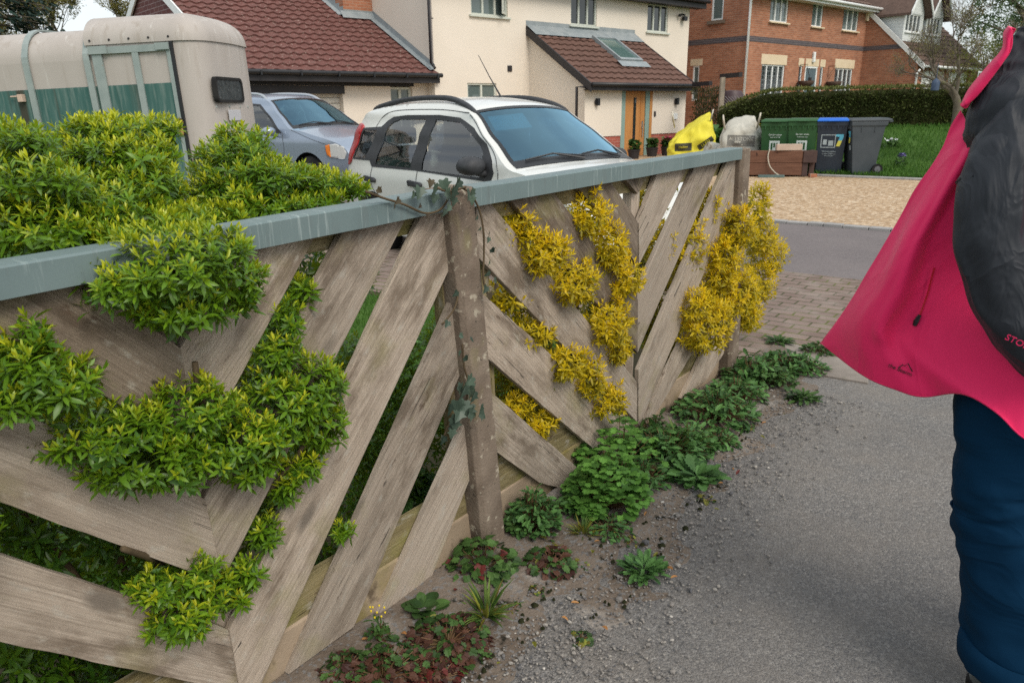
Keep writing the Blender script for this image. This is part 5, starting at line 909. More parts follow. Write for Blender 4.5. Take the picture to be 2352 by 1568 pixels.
# ------------------------------------------------------------ cars (x forward, y to the left, z up)
def paint(name, c, met=.0, rough=.25):
    m = Mt(name); n = m.noise(m.co('Object'), 3, 5); d = m.noise(m.co('Object'), 40, 3)
    col = m.mix(m.ramp(n, [(.4, 0.0), (.8, .12)]), c, tuple(x * .75 for x in c))
    b = m.bsdf(col, m.ramp(d, [(.3, rough), (.8, rough + .12)]), .5, None, Metallic=met, Coat__Weight=.6, Coat__Roughness=.06); return m.out(b)
M['glass_car'] = glass_mat('car_glass', (.78, .82, .80), fr=1.6); M['glass_screen'] = glass_mat('windscreen_glass', (.16, .36, .50), (.45, .78, 1.0), fr=2.0)  # windscreen gloss is tinted blue, a blue sky reflection put into its colour
M['rubber'] = pmat('tyre_rubber', (.012, .012, .013), (.03, .029, .028), 8, .85, .2, .2); M['trim'] = pmat('dark_trim', (.028, .03, .034), (.045, .047, .052), 30, .6, .35, .1)
M['redlens'] = pmat('red_lens', (.34, .012, .018), (.42, .02, .025), 3, .15, .6, 0); M['lens'] = glass_mat('lamp_lens', base=(.55, .56, .55), fr=1.6); M['amber'] = pmat('amber_lens', (.75, .20, .03), (.8, .26, .05), 3, .2, .5, 0)
M['interior'] = pmat('car_cloth', (.02, .022, .026), (.035, .037, .042), 12, .9, .2, .2); M['silver'] = pmat('silver_trim', (.48, .5, .52), (.55, .57, .59), 3, .3, .5, 0, Metallic=.8)
def lerp_tab(tab, x):
    if x <= tab[0][0]: return tab[0][1]
    for (a, p), (b, q) in zip(tab, tab[1:]):
        if x <= b: t = (x - a) / (b - a); t = t * t * (3 - 2 * t); return p + (q - p) * t
    return tab[-1][1]
def car(name, loc, yaw, label, S, pm, group=None):
    root = empty(name, loc, yaw, label, 'car', group)
    Yz, xf, xr = S['Yz'], S['xf'], S['xr']
    def Y(x, z):
        y = lerp_tab(Yz, z); a = max(0, (x - xf[0]) / (xf[1] - xf[0])); b = max(0, (xr[0] - x) / (xr[0] - xr[1])); return y * (1 - S['tf'] * min(1, a) ** 2 - S['tr'] * min(1, b) ** 2)
    top = [tuple(p) for p in smoothpath([(x, z, 0) for x, z in S['top']], 5)]; top = [(p[0], p[1]) for p in top]
    arch = lambda cx, r, a0, a1, n=14: [(cx + r * math.cos(R_(a0 + (a1 - a0) * k / n)), S['axle'] + r * math.sin(R_(a0 + (a1 - a0) * k / n))) for k in range(n + 1)]
    zs = S['sill']; h = math.degrees(math.asin((zs - S['axle']) / S['ar']))
    bot = [top[-1]] + [(top[-1][0] - .02, zs)] + arch(S['ax'][0], S['ar'], h, 180 - h) + arch(S['ax'][1], S['ar'], h, 180 - h) + [(top[0][0] + .03, zs)]
    outline = top + bot[1:]
    holes = [S['dlo']] + S['panes']; H2 = [S['dlo']]
    v, tr, reg = cdt(outline, [S['dlo']] + S['panes'], .045)
    body = MB(); trim = [MB(), MB()]; panes = [[MB() for _ in S['panes']] for _ in (0, 1)]
    for sd in (0, 1):
        sg = -1 if sd == 0 else 1; P = [(x, sg * Y(x, z), z) for x, z in v]; Pt = [(x, sg * (Y(x, z) + .003), z) for x, z in v]; Pp = [(x, sg * (Y(x, z) - .004), z) for x, z in v]
        body.add(P, [t for t, r in zip(tr, reg) if r == -1]); trim[sd].add(Pt, [t for t, r in zip(tr, reg) if r == 0])
        for k in range(len(S['panes'])): panes[sd][k].add(Pp, [t for t, r in zip(tr, reg) if r == k + 1])
    nc = 18; rings = []; ws0, ws1 = S['ws']; rw0, rw1 = S['rw']
    for (x, z) in top:
        w = Y(x, z); cr = lerp_tab(S['crown'], x); bo = lerp_tab(S['bow'], x)
        rings.append([(x + bo * (1 - u * u), -w * (-u), z + cr * (1 - abs(u) ** 2.4)) for u in [(-1 + 2 * k / nc) for k in range(nc + 1)]])
    scr = MB(); rear = MB(); m = nc + 1; flat = [p for r in rings for p in r]; bf, sf, rf = [], [], []
    for i in range(len(rings) - 1):
        xm = (top[i][0] + top[i + 1][0]) / 2; zm = (top[i][1] + top[i + 1][1]) / 2
        for k in range(nc):
            q = (i * m + k, i * m + k + 1, (i + 1) * m + k + 1, (i + 1) * m + k); u = -1 + 2 * (k + .5) / nc
            if ws0 < xm < ws1 and abs(u) < .93: sf.append(q)
            elif rw0 < xm < rw1 and zm > S['rwz'] and abs(u) < .8: rf.append(q)
            else: bf.append(q)
    body.add(flat, bf); scr.add(flat, sf); rear.add(flat, rf)
    def finish(mb, nm, mat, par, ang=38):
        me = bpy.data.meshes.new(nm); me.from_pydata(mb.v, [], mb.f); bm = bmesh.new(); bm.from_mesh(me); bmesh.ops.remove_doubles(bm, verts=bm.verts, dist=.002); bmesh.ops.delete(bm, geom=[x for x in bm.verts if not x.link_faces], context='VERTS'); bmesh.ops.recalc_face_normals(bm, faces=bm.faces); bm.to_mesh(me); bm.free()
        o = link(nm, me, mat, par); me.shade_smooth(); me.set_sharp_from_angle(angle=R_(ang)); return o
    finish(body, 'body', pm, root)
    for sd in (0, 1):
        finish(trim[sd], 'window_surround', M['trim'], root)
        for k in range(len(S['panes'])): finish(panes[sd][k], 'side_window', M['glass_car'], root)
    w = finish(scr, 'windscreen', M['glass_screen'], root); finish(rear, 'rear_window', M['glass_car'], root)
    # dark border of the windscreen, wipers
    mb = MB()
    def on_screen(t, u, lift):
        x = ws0 + (ws1 - ws0) * t
        for (a, b) in zip(top, top[1:]):
            lo, hi = sorted((a[0], b[0]))
            if lo <= x <= hi:
                f = (x - a[0]) / (b[0] - a[0] + 1e-9); z = a[1] + (b[1] - a[1]) * f; break
        return Vector((x + lerp_tab(S['bow'], x) * (1 - u * u), u * Y(x, z), z + lerp_tab(S['crown'], x) * (1 - abs(u) ** 2.4) + lift))
    def strip(a, b): mb.rings([[on_screen(*a(i / 14), .004) for i in range(15)], [on_screen(*b(i / 14), .004) for i in range(15)]], closed=False)
    strip(lambda s: (1.0, -.93 + 1.86 * s), lambda s: (.86, -.93 + 1.86 * s)); strip(lambda s: (.0, -.93 + 1.86 * s), lambda s: (.05, -.93 + 1.86 * s))
    for e in (-1, 1): strip(lambda s: (.05 + .81 * s, e * .93), lambda s: (.05 + .81 * s, e * .885))
    mb.build('border', M['black'], w)
    for (u0, u1) in ((-.1, -.78), (.55, -.05)):
        mb = MB(); a = on_screen(1.0, u0, .02); b = on_screen(.88, (u0 + u1) / 2, .035); mb.tube([a, b], [.012, .008], 6); mb.tube([on_screen(.93, u0 + .05, .02), b, on_screen(.9, u1, .02)], .008, 6); mb.build('wiper', M['black'], root)
    for k, ax in enumerate(S['ax']):
        for sg in (-1, 1):
            Mx = Matrix.Translation((ax, sg * S['track'], S['tyre'])) @ Matrix.Rotation(R_(90 if sg < 0 else -90), 4, 'X')
            r = S['tyre']; mb = MB(); mb.lathe([(r * .62, -.09), (r * .9, -.10), (r, -.07), (r, .06), (r * .93, .095), (r * .64, .09)], 32, Mx); ty = mb.build('wheel', M['rubber'], root, True)
            mb = MB(); mb.lathe([(0, .06), (r * .15, .065), (r * .2, .04), (r * .5, .03), (r * .6, .085), (r * .66, .088)], 32, Mx)
            for q in range(6): mb.box(-.03, r * .1, .035, .03, r * .58, .07, Mx @ Matrix.Rotation(q * 1.047, 4, 'Z'))
            mb.build('rim', M['silver'], ty, 'auto')
    mb = MB(); z1 = S['belt'] - .15
    mb.box(xr[1] + .2, -S['track'] + .16, zs - .02, xf[1] - .25, S['track'] - .16, .52); mb.build('underbody', M['black'], root)
    for sx in (-.36, .36):
        for (bx) in (-.05, -.95):
            mb = MB(); mb.box(bx - .25, sx - .24, .5, bx + .25, sx + .24, .62); mb.box(bx - .34, sx - .23, .6, bx - .18, sx + .23, S['belt'] + .17); mb.box(bx - .33, sx - .12, S['belt'] + .19, bx - .21, sx + .12, S['belt'] + .36); mb.build('seat', M['interior'], root, bevel=.04)
    mb = MB(); mb.box(S['ws'][1] - .42, -.62, .6, S['ws'][1] + .05, .62, S['belt'] - .02); mb.build('dashboard', M['interior'], root, bevel=.06)
    mb = MB(); mb.lathe([(.17, -.012), (.185, 0), (.17, .012), (.158, 0), (.17, -.012)], 24, Matrix.Translation((S['ws'][1] - .5, -.36, S['belt'] + .02)) @ Matrix.Rotation(R_(-65), 4, 'Y')); mb.build('steering_wheel', M['black'], root, True)
    mx = S['mirror']
    for sg in (-1, 1):
        mb = MB(); mb.lathe([(0, -.10), (.05, -.095), (.085, -.06), (.095, 0), (.09, .07), (.07, .085), (0, .085)], 16, Matrix.Translation((mx[0], sg * (mx[1] + .11), mx[2])) @ Matrix.Rotation(R_(-90), 4, 'Y') @ Matrix.Scale(1.25, 4, (0, 1, 0)) @ Matrix.Scale(.85, 4, (1, 0, 0)))
        mb.tube([(mx[0] + .03, sg * (mx[1] - .05), mx[2] - .08), (mx[0] + .03, sg * (mx[1] + .08), mx[2] - .05)], .03, 8); mb.build('door_mirror', S['mirmat'] or pm, root, True)
        rl = [Vector((x, sg * (Y(x, lerp_tab(S['railz'], x)) - .05), lerp_tab(S['railz'], x) + dz)) for x, dz in S['rail']]; mb = MB(); mb.tube(smoothpath(rl, 5), [.014] + [.026] * (5 * (len(rl) - 1) - 1) + [.014], 8); mb.build('roof_rail', M['trim'] if S['mirmat'] else M['silver'], root, True)
    def patch(nm, poly, mat, off=.006, sides=(-1, 1), par=None):
        vv, t2, _ = cdt(poly, [], .03); res = None
        for sg in sides:
            mb = MB(); n = len(vv); mb.add([(x, sg * (Y(x, z) + off), z) for x, z in vv], t2); o = finish(mb, nm, mat, par or root); md = o.modifiers.new('thick', 'SOLIDIFY'); md.thickness = .02; md.offset = 0; res = o
        return res
    return root, patch, Y, on_screen
hatch = dict(Yz=[(.2, .76), (.45, .81), (.8, .815), (.95, .79), (1.2, .715), (1.4, .63), (1.55, .52)], xf=(1.1, 1.86), xr=(-1.3, -1.82), tf=.13, tr=.09,
    top=[(-1.79, .36), (-1.82, .6), (-1.80, .86), (-1.755, 1.0), (-1.70, 1.2), (-1.63, 1.36), (-1.48, 1.455), (-1.05, 1.505), (-.6, 1.515), (-.2, 1.505), (.05, 1.475), (.22, 1.43), (.4, 1.32), (.62, 1.175), (.82, 1.04), (.95, .975), (1.1, .95), (1.4, .90), (1.62, .83), (1.76, .72), (1.83, .55), (1.82, .33)],
    sill=.24, axle=.30, ar=.36, ax=(1.09, -1.21), tyre=.30, track=.72, belt=.93, ws=(.22, .95), rw=(-1.78, -1.55), rwz=.98, crown=[(-1.7, .02), (-1.2, .055), (0, .06), (.5, .04), (1.0, .05), (1.6, .06), (1.8, 0)], bow=[(-1.8, -.12), (-1.2, 0), (0, .02), (.25, .09), (.95, .17), (1.8, .16)],
    dlo=[(-1.53, 1.285), (-1.17, 1.30), (-1.09, 1.36), (-.99, 1.395), (-.75, 1.41), (-.22, 1.41), (.1, 1.385), (.35, 1.30), (.57, 1.175), (.70, 1.04), (.745, .94), (.72, .865), (.43, .875), (-.43, .905), (-1.21, .905), (-1.255, .965), (-1.66, .965)],
    panes=[[(-1.50, 1.265), (-1.22, 1.265), (-1.35, .985), (-1.63, .985)], [(-1.03, 1.30), (-.98, 1.345), (-.86, 1.37), (-.42, 1.37), (-.50, .925), (-1.14, .935)], [(-.26, 1.37), (.12, 1.345), (.34, 1.255), (.50, 1.15), (.56, 1.09), (.56, .895), (-.31, .915)]],
    mirror=(.60, .80, 1.0), mirmat=M['trim'], railz=[(-1.5, 1.455), (-1.0, 1.51), (-.2, 1.51), (.25, 1.42)], rail=[(-1.52, .0), (-1.35, .035), (-.9, .05), (-.3, .05), (.05, .045), (.26, .0)])
whitep = paint('white_car_paint', (.62, .63, .60))
hx, hpatch, hY, hscr = car('parked_hatchback', (-.025, 7.427, -.036 - .02), -.856, 'white five-door hatchback with black roof rails and black mirrors parked behind the fence', hatch, whitep)
hpatch('tail_light', [(-1.60, 1.33), (-1.52, 1.30), (-1.60, 1.10), (-1.70, .93), (-1.785, .90), (-1.765, 1.05), (-1.70, 1.22), (-1.65, 1.32)], M['redlens'], .004)
hpatch('door_handle', [(-1.34, .795), (-1.32, .815), (-1.14, .80), (-1.11, .785), (-1.12, .755), (-1.31, .76)], M['trim'], .012); hpatch('door_handle', [(-.52, .80), (-.50, .815), (-.30, .80), (-.28, .785), (-.29, .755), (-.50, .76)], M['trim'], .012)
hpatch('headlight', [(1.30, .86), (1.55, .80), (1.72, .70), (1.70, .60), (1.52, .62), (1.36, .70)], M['lens'], .006)
def seams(root, Y, lines, par):
    mb = MB()
    for ln in lines:
        for sg in (-1,): mb.tube([(x, sg * (Y(x, z) + .001), z) for x, z in [tuple(p)[:2] for p in smoothpath([(a, b, 0) for a, b in ln], 5)]], .004, 4)
    mb.build('door_seam', M['black'], root)
seams(hx, hY, [[(-.38, .90), (-.40, .6), (-.42, .32)], [(.80, .95), (.82, .7), (.72, .4), (.62, .3)], [(.22, 1.425), (-.2, 1.455), (-.7, 1.46), (-1.05, 1.445), (-1.22, 1.38), (-1.27, 1.30)], [(-1.2, .9), (-1.22, .75), (-1.12, .62)], [(.24, 1.41), (.5, 1.24), (.72, 1.08), (.80, .96)], [(-1.60, .80), (-1.42, .79), (-1.40, .70), (-1.6, .68)]], hx)
mb = MB(); mb.tube([(-.42, .30, 1.565), (-.62, .31, 1.78), (-.80, .32, 1.99)], [.010, .005, .003], 6); mb.build('aerial', M['black'], hx)
mb = MB(); mb.tube(smoothpath([(-.30, -.66, .94), (-.29, -.66, 1.0), (-.28, -.655, 1.06), (-.28, -.65, 1.09)], 4), [.03, .035, .04, .045, .045, .04, .035, .03, .035, .05, .055, .05, .02], 10); mb.build('soft_toy', pmat('toy_plush', (.42, .42, .36), (.52, .52, .46), 40, .9, .1, .3), hx, True)
mb = MB(); mb.add([hscr(.10, -.80, -.03), hscr(.10, -.22, -.03), hscr(.30, -.24, -.05), hscr(.30, -.80, -.05)], [(0, 1, 2, 3)]); o = mb.build('sun_visor', pmat('visor_cloth', (.5, .5, .44), (.56, .56, .5), 4), hx); md = o.modifiers.new('thick', 'SOLIDIFY'); md.thickness = .015
suv = dict(Yz=[(.3, .88), (.6, .94), (.95, .945), (1.15, .91), (1.4, .82), (1.65, .70), (1.8, .58)], xf=(1.6, 2.5), xr=(-1.9, -2.46), tf=.16, tr=.08,
    top=[(-2.38, .45), (-2.45, .75), (-2.42, 1.0), (-2.33, 1.25), (-2.2, 1.58), (-2.05, 1.68), (-1.5, 1.735), (-.8, 1.745), (-.2, 1.73), (.15, 1.70), (.35, 1.65), (.6, 1.50), (.85, 1.33), (1.05, 1.20), (1.15, 1.16), (1.4, 1.13), (1.75, 1.06), (2.1, .98), (2.35, .87), (2.45, .7), (2.44, .40)],
    sill=.36, axle=.36, ar=.42, ax=(1.55, -1.32), tyre=.36, track=.82, belt=1.12, ws=(.35, 1.15), rw=(-2.36, -2.15), rwz=1.15, crown=[(-2.3, .02), (-1.5, .06), (0, .06), (.7, .05), (1.2, .06), (2.1, .06), (2.45, 0)], bow=[(-2.4, -.1), (-1.5, 0), (.2, .03), (.4, .09), (1.15, .16), (2.4, .16)],
    dlo=[(-2.1, 1.56), (-1.5, 1.62), (-.3, 1.63), (.15, 1.60), (.45, 1.44), (.75, 1.22), (.90, 1.10), (-2.2, 1.08)],
    panes=[[(-2.05, 1.53), (-1.40, 1.585), (-1.40, 1.12), (-2.14, 1.13)], [(-1.30, 1.59), (-.42, 1.60), (-.42, 1.12), (-1.30, 1.12)], [(-.30, 1.60), (.13, 1.57), (.42, 1.41), (.66, 1.22), (.72, 1.13), (-.30, 1.12)]],
    mirror=(.75, .96, 1.13), mirmat=None, railz=[(-2.0, 1.68), (-1.2, 1.74), (0, 1.73), (.3, 1.66)], rail=[(-1.95, .0), (-1.7, .06), (-.9, .07), (-.2, .06), (.1, .04), (.3, -.01)])
silverp = paint('silver_car_paint', (.29, .345, .43), .5, .28)
sx_, spatch, sY, sscr = car('parked_estate_car', (-4.31, 15.04, -.06), -.59, 'silver grey tall estate car with roof rails parked before the garage', suv, silverp)
spatch('headlight', [(2.02, .90), (2.2, .93), (2.36, .88), (2.40, .78), (2.36, .68), (2.1, .70), (2.02, .76)], M['lens'], .006); spatch('indicator', [(2.0, .90), (2.09, .915), (2.10, .70), (2.02, .74)], M['amber'], .01)
seams(sx_, sY, [[(.92, 1.1), (.95, .8), (.82, .5)], [(-.36, 1.1), (-.36, .5)], [(1.15, 1.15), (1.6, 1.02), (2.0, .92)]], sx_)
mb = MB()
for k in range(5): mb.box(2.46, -.5, .62 + k * .05, 2.6, .5, .64 + k * .05)
mb.box(2.40, -.72, .44, 2.58, .72, .56); mb.build('grille', M['trim'], sx_)
dk = dict(hatch); dx_, dpatch, dY, dscr = car('parked_dark_car', (.10, 15.2, .0), -.80, 'dark blue car almost hidden behind the white hatchback', dk, paint('dark_blue_car_paint', (.03, .045, .07)))

# ------------------------------------------------------------ horse trailer
def trailer():
    T = empty('horse_trailer', (-3.54, 8.56, 0), 0, 'weathered horse trailer, grey above and green below, with a small front window', 'trailer', None, (0, -.03, -.10))
    al = pmat('weathered_aluminium', (.36, .325, .295), (.44, .405, .375), 1.6, .55, .3, .05, .003, stretch=(1, 1, .35), spots=(((.31, .27, .23), 3.2, .56, .78, (3, 3, .35)), ((.56, .54, .51), 4, .60, .8, (4, 4, .3))), fine=60)
    gr = pmat('faded_green_panel', (.032, .098, .088), (.068, .142, .128), 4, .7, .25, .06, .003, stretch=(4, 4, .35), spots=(((.15, .21, .19), 6, .48, .72, (6, 6, .5)), ((.05, .05, .035), 2.0, .57, .66, (2.5, 2.5, .08))))
    gv = pmat('galvanised_steel', (.24, .29, .28), (.33, .375, .36), 6, .5, .45, .05, spots=(((.2, .12, .06), 22, .68, .75, (1, 1, 1)),), Metallic=.2)
    Wd, XB, r = 1.36, -4.0, .30
    def plan(ins, n=10):           # outline from the rear near corner round the front to the rear far corner
        o = [(XB, ins)]; k = 24
        o += [(XB + (0 - XB) * i / k, ins) for i in range(1, k)]
        o += [(0 + (r - 0) * math.sin(R_(90 * i / n)) * 1.0 - ins * math.sin(R_(90 * i / n)), r - (r - ins) * math.cos(R_(90 * i / n))) for i in range(n + 1)]
        o += [(r - ins + .035 * math.sin(math.pi * i / 8), r + (Wd - 2 * r) * i / 8) for i in range(1, 8)]
        o += [(r * math.cos(R_(90 * i / n)) - ins * math.cos(R_(90 * i / n)), Wd - r + (r - ins) * math.sin(R_(90 * i / n))) for i in range(n + 1)]
        o += [(XB, Wd - ins)]; return o
    def shell(nm, zs, mat, xlim=None):
        mb = MB(); mb.rings([[(x, y, z) for x, y in plan(i)] for z, i in zs], closed=False); return mb.build(nm, mat, T, 'auto')
    _pl = plan(0)
    mb = MB(); mb.rings([[(max(x, -1.0), y, z) for x, y in _pl] for z in (.62, 1.0, 1.4, 1.8, 2.17)], closed=False); mb.build('front_panel', al, T, 'auto')
    mb = MB(); mb.rings([[(x, y, z) for x in (XB, -3, -2, -1.0)] for z in (.62, 1.2, 2.0) for y in (0,)], closed=False); mb.build('upper_panel', al, T); mb = MB(); mb.rings([[(x, Wd, z) for x in (XB, -3, -2, -1.0)] for z in (.62, 1.2, 2.0)], closed=False); mb.build('far_panel', al, T)
    # the green sheet stops short of the rounded front corner
    mb = MB(); mb.rings([[(XB + (-.02 - XB) * i / 30, -.004, z) for i in range(31)] for z in (.62, 1.0, 1.4, 1.725)], closed=False); o = mb.build('green_panel', gr, T); md = o.modifiers.new('thick', 'SOLIDIFY'); md.thickness = .006; md.offset = 1
    # raised front roof cap with its own lip, lower rounded roof behind
    def cap(x0, zb, h, rr, ov, nm):
        rings = []
        for k in range(9):
            a = R_(90 * k / 8); ins = -ov + rr * (1 - math.cos(a)); z = zb + h * math.sin(a)
            pl = [(max(x, x0), y) for x, y in plan(ins)]; rings.append([(x, y, z) for x, y in pl])
        mb = MB(); mb.rings([[(x, y, zb - .02) for x, y, _ in rings[0]]] + rings, closed=False); last = rings[-1]; n = len(last)
        mb.add(last, [(i, i + 1, n - 2 - i, n - 1 - i) for i in range(n // 2 - 1)])
        return mb.build(nm, al, T, 'auto', ang=50)
    cap(-1.0, 2.165, .285, .33, .018, 'front_roof')
    mb = MB(); rings = []
    for k in range(25):
        x = XB + (-1.0 - XB) * k / 24; rings.append([(x, .34 - .34 * math.cos(R_(a)), 2.0 + .34 * math.sin(R_(a))) for a in range(0, 91, 9)] + [(x, Wd - .34 + .34 * math.cos(R_(a)), 2.0 + .34 * math.sin(R_(a))) for a in range(90, -1, -9)])
    mb.rings(rings, closed=False); o = mb.build('rear_roof', al, T, 'auto', ang=50)
    # galvanised bows and door frame
    for xs in (-1.0, -1.72, -2.45, -3.2):
        mb = MB(); pts = [(xs, -.015, .55)] + [(xs, -.015, z) for z in (1.2, 1.8)] + [(xs, .34 - .355 * math.cos(R_(a)), 2.0 + .355 * math.sin(R_(a))) for a in range(0, 91, 10)] + [(xs, Wd - .34, 2.355)]
        up = []
        mb.rings([[(p[0] - .035, p[1], p[2]), (p[0] - .035, p[1] - .02 if p[2] < 2.1 else p[1], p[2] + (.02 if p[2] >= 2.1 else 0)), (p[0] + .035, p[1] - .02 if p[2] < 2.1 else p[1], p[2] + (.02 if p[2] >= 2.1 else 0)), (p[0] + .035, p[1], p[2])] for p in pts], cap=True); mb.build('roof_bow', gv, T)
    mb = MB(); mb.box(-.93, -.03, .6, -.82, -.006, 2.11); mb.build('door_post', gv, T); mb = MB(); mb.box(-.82, -.03, 2.05, -.03, -.006, 2.12); mb.box(-.95, -.05, 2.05, -.74, -.0305, 2.13); mb.box(-.18, -.05, 2.06, -.03, -.0305, 2.13); mb.build('door_rail', gv, T)
    mb = MB(); mb.box(-.47, -.028, .62, -.40, -.006, 2.05); mb.build('door_bar', gv, T); mb = MB(); mb.box(-.82, -.029, 1.24, -.08, -.006, 1.29); mb.build('door_bar', gv, T)
    mb = MB(); mb.box(-.075, -.026, .62, -.03, -.006, 2.05); mb.build('door_edge', gv, T); mb = MB(); mb.box(-.028, -.03, .6, .005, -.004, 2.14); mb.build('rubber_seal', M['black'], T)
    mb = MB(); mb.box(-.075, -.06, 1.17, -.02, -.03, 1.24); mb.build('padlock', pmat('brass', (.45, .27, .08), (.55, .36, .14), 8, .4, .5, 0, Metallic=.6), T, bevel=.01); mb = MB(); mb.tube([(-.05, -.05, 1.23), (-.06, -.06, 1.29), (-.03, -.05, 1.34), (-.02, -.035, 1.30)], .018, 8); mb.build('hasp', pmat('rust', (.10, .04, .025), (.17, .075, .04), 30, .9, .1, .3), T)
    mb = MB(); mb.box(.03, -.045, .72, .10, -.0, .95); mb.build('side_lamp', M['black'], T, bevel=.025)
    mb = MB(); mb.tube([(-1.97, -.05, 1.66), (-1.88, -.05, 1.66)], .010, 6); mb.box(-1.88, -.07, 1.60, -1.82, -.01, 1.68); mb.build('ramp_catch', pmat('faded_plastic', (.5, .38, .30), (.55, .42, .34), 5), T, bevel=.008)
    # front window and plate
    X = r + .026; mb = MB(); y0, y1, z0, z1 = .13, .80, 1.50, 1.775
    def rr(a0, b0, a1, b1, c): return [(a + c * math.cos(R_(t)) , b + c * math.sin(R_(t))) for (a, b, s) in ((a1 - c, b1 - c, 0), (a0 + c, b1 - c, 90), (a0 + c, b0 + c, 180), (a1 - c, b0 + c, 270)) for t in range(s, s + 91, 18)]
    xs = lambda y: r + .035 * math.sin(math.pi * min(1, max(0, (y - r) / (Wd - 2 * r))))
    ou = rr(y0, z0, y1, z1, .06); inn = rr(y0 + .03, z0 + .03, y1 - .03, z1 - .03, .045)
    mb.rings([[(xs(a) + .0, a, b) for a, b in ou], [(r + .052, a, b) for a, b in ou], [(r + .052, a, b) for a, b in inn], [(r + .036, a, b) for a, b in inn]]); w = mb.build('front_window', M['rubber'], T)
    mb = MB(); mb.add([(r + .042, a, b) for a, b in inn], [tuple(range(len(inn)))]); mb.build('pane', pmat('scratched_perspex', (.016, .022, .025), (.055, .066, .07), 14, .4, .3, .1, spots=(((.09, .10, .105), 26, .58, .68, (1, 1, 1)),)), w)
    mb = MB(); mb.box(xs(.6), .36, 1.30, xs(.6) + .012, .66, 1.42); mb.build('number_plate', pmat('faded_plate', (.42, .42, .44), (.50, .50, .52), 30, .6), T, bevel=.004)
    mb = MB(); [mb.lathe([(0, 0), (.012, 0), (.010, .008), (0, .01)], 8, Matrix.Translation((xs(y) + .0, y, 1.455)) @ Matrix.Rotation(R_(90), 4, 'Y')) for y in (.16, .44, .68, .92)]; mb.build('rivet', gv, T)
    mb = MB(); [mb.lathe([(0, 0), (.013, 0), (.010, .008), (0, .01)], 8, Matrix.Translation((-.93 + k * .225, -.018, 2.19)) @ Matrix.Rotation(R_(90), 4, 'X')) for k in range(5)]; mb.build('rivet', M['darkpaint'], T)
    mb = MB(); mb.box(XB, .05, .42, .1, Wd - .05, .62); mb.tube([(.1, .2, .5), (1.3, Wd / 2, .5), (.1, Wd - .2, .5)], .04, 8); mb.build('chassis', gv, T)
    for ax in (-1.9, -2.7):
        for y in (-.1, Wd + .1):
            Mx = Matrix.Translation((ax, y, .32)) @ Matrix.Rotation(R_(90), 4, 'X'); mb = MB(); mb.lathe([(.2, -.08), (.31, -.08), (.32, -.05), (.32, .05), (.31, .08), (.2, .08), (.19, .03), (0, .03)], 28, Mx); mb.build('wheel', M['rubber'], T, True)
trailer()

# ------------------------------------------------------------ bins, bags and the sleeper planter by the lawn
def bin_(loc, rz, label, body, lid, front=()):
    B = empty('wheelie_bin', loc, rz, label, 'wheelie bin', 'wheelie bins beside the lawn')      # x = width, -y = front
    mb = MB(); lv = [(.0, .235, -.20, .17), (.03, .24, -.215, .20), (.9, .275, -.32, .30), (.93, .29, -.335, .33), (1.0, .29, -.34, .345)]
    mb.rings([[(-w, f, z), (w, f, z), (w, b, z), (-w, b, z)] for z, w, f, b in lv], cap=True); mb.box(-.2, .17, .02, .2, .26, .2)
    [mb.box(x - .012, -.345, .86, x + .012, -.30, .93) for x in (-.2, -.1, 0, .1, .2)]; [mb.box(sx * .27 - .015, y, .80, sx * .27 + .015, y + .02, .925) for sx in (-1, 1) for y in (-.15, .1)]
    mb.build('body', body, B, bevel=.015)
    mb = MB(); mb.rings([[(-.295, -.36, 1.003), (.295, -.36, 1.003), (.295, .38, 1.003), (-.295, .38, 1.003)], [(-.295, -.36, 1.03), (.295, -.36, 1.03), (.295, .42, 1.04), (-.295, .42, 1.04)], [(-.26, -.31, 1.065), (.26, -.31, 1.065), (.26, .33, 1.07), (-.26, .33, 1.07)]], cap=True); mb.box(-.1, -.40, 1.005, .1, -.358, 1.03); mb.build('lid', lid, B, bevel=.012)
    mb = MB(); mb.tube([(-.2, .34, .98), (-.2, .44, 1.0), (.2, .44, 1.0), (.2, .34, .98)], .016, 8); mb.build('handle', body, B, True)
    for sx in (-1, 1):
        mb = MB(); mb.lathe([(0, -.01), (.03, .02), (.05, .015), (.085, .02), (.1, .025), (.1, -.025), (0, -.025)], 20, Matrix.Translation((sx * .275, .24, .1)) @ Matrix.Rotation(R_(90 * sx), 4, 'Y')); w = mb.build('wheel', M['rubber'], B, 'auto'); mb = MB(); mb.lathe([(0, .028), (.055, .026), (.06, .018)], 14, Matrix.Translation((sx * .275, .24, .1)) @ Matrix.Rotation(R_(90 * sx), 4, 'Y')); mb.build('hub', pmat('grey_hub', (.10, .10, .11), (.14, .14, .15), 5), w)
    return B
binwall = lambda z: -.215 - (z - .03) * .1207 - .006
M['bingrey'] = pmat('charcoal_bin_plastic', (.035, .045, .053), (.06, .072, .082), 2, .55, .35, .06, fine=150); M['bingreen'] = pmat('green_bin_plastic', (.018, .07, .022), (.03, .10, .033), 2, .5, .35, .06, fine=150); M['binblue'] = pmat('blue_lid_plastic', (.01, .11, .50), (.014, .14, .58), 2, .45, .4, 0); M['bindark'] = pmat('blue_black_bin_plastic', (.018, .027, .042), (.03, .042, .06), 2, .5, .35, .06, fine=150)
M['label'] = pmat('pale_label', (.52, .58, .55), (.6, .66, .63), 20, .6); M['cyan'] = pmat('cyan_sticker', (.10, .45, .62), (.14, .5, .68), 3, .5, .3, 0); M['yellowst'] = pmat('yellow_sticker', (.66, .62, .10), (.72, .68, .14), 3, .5, .3, 0); M['dimlabel'] = pmat('dim_label', (.30, .36, .38), (.36, .42, .44), 20, .6)
RX = R_(90 - 6.9)
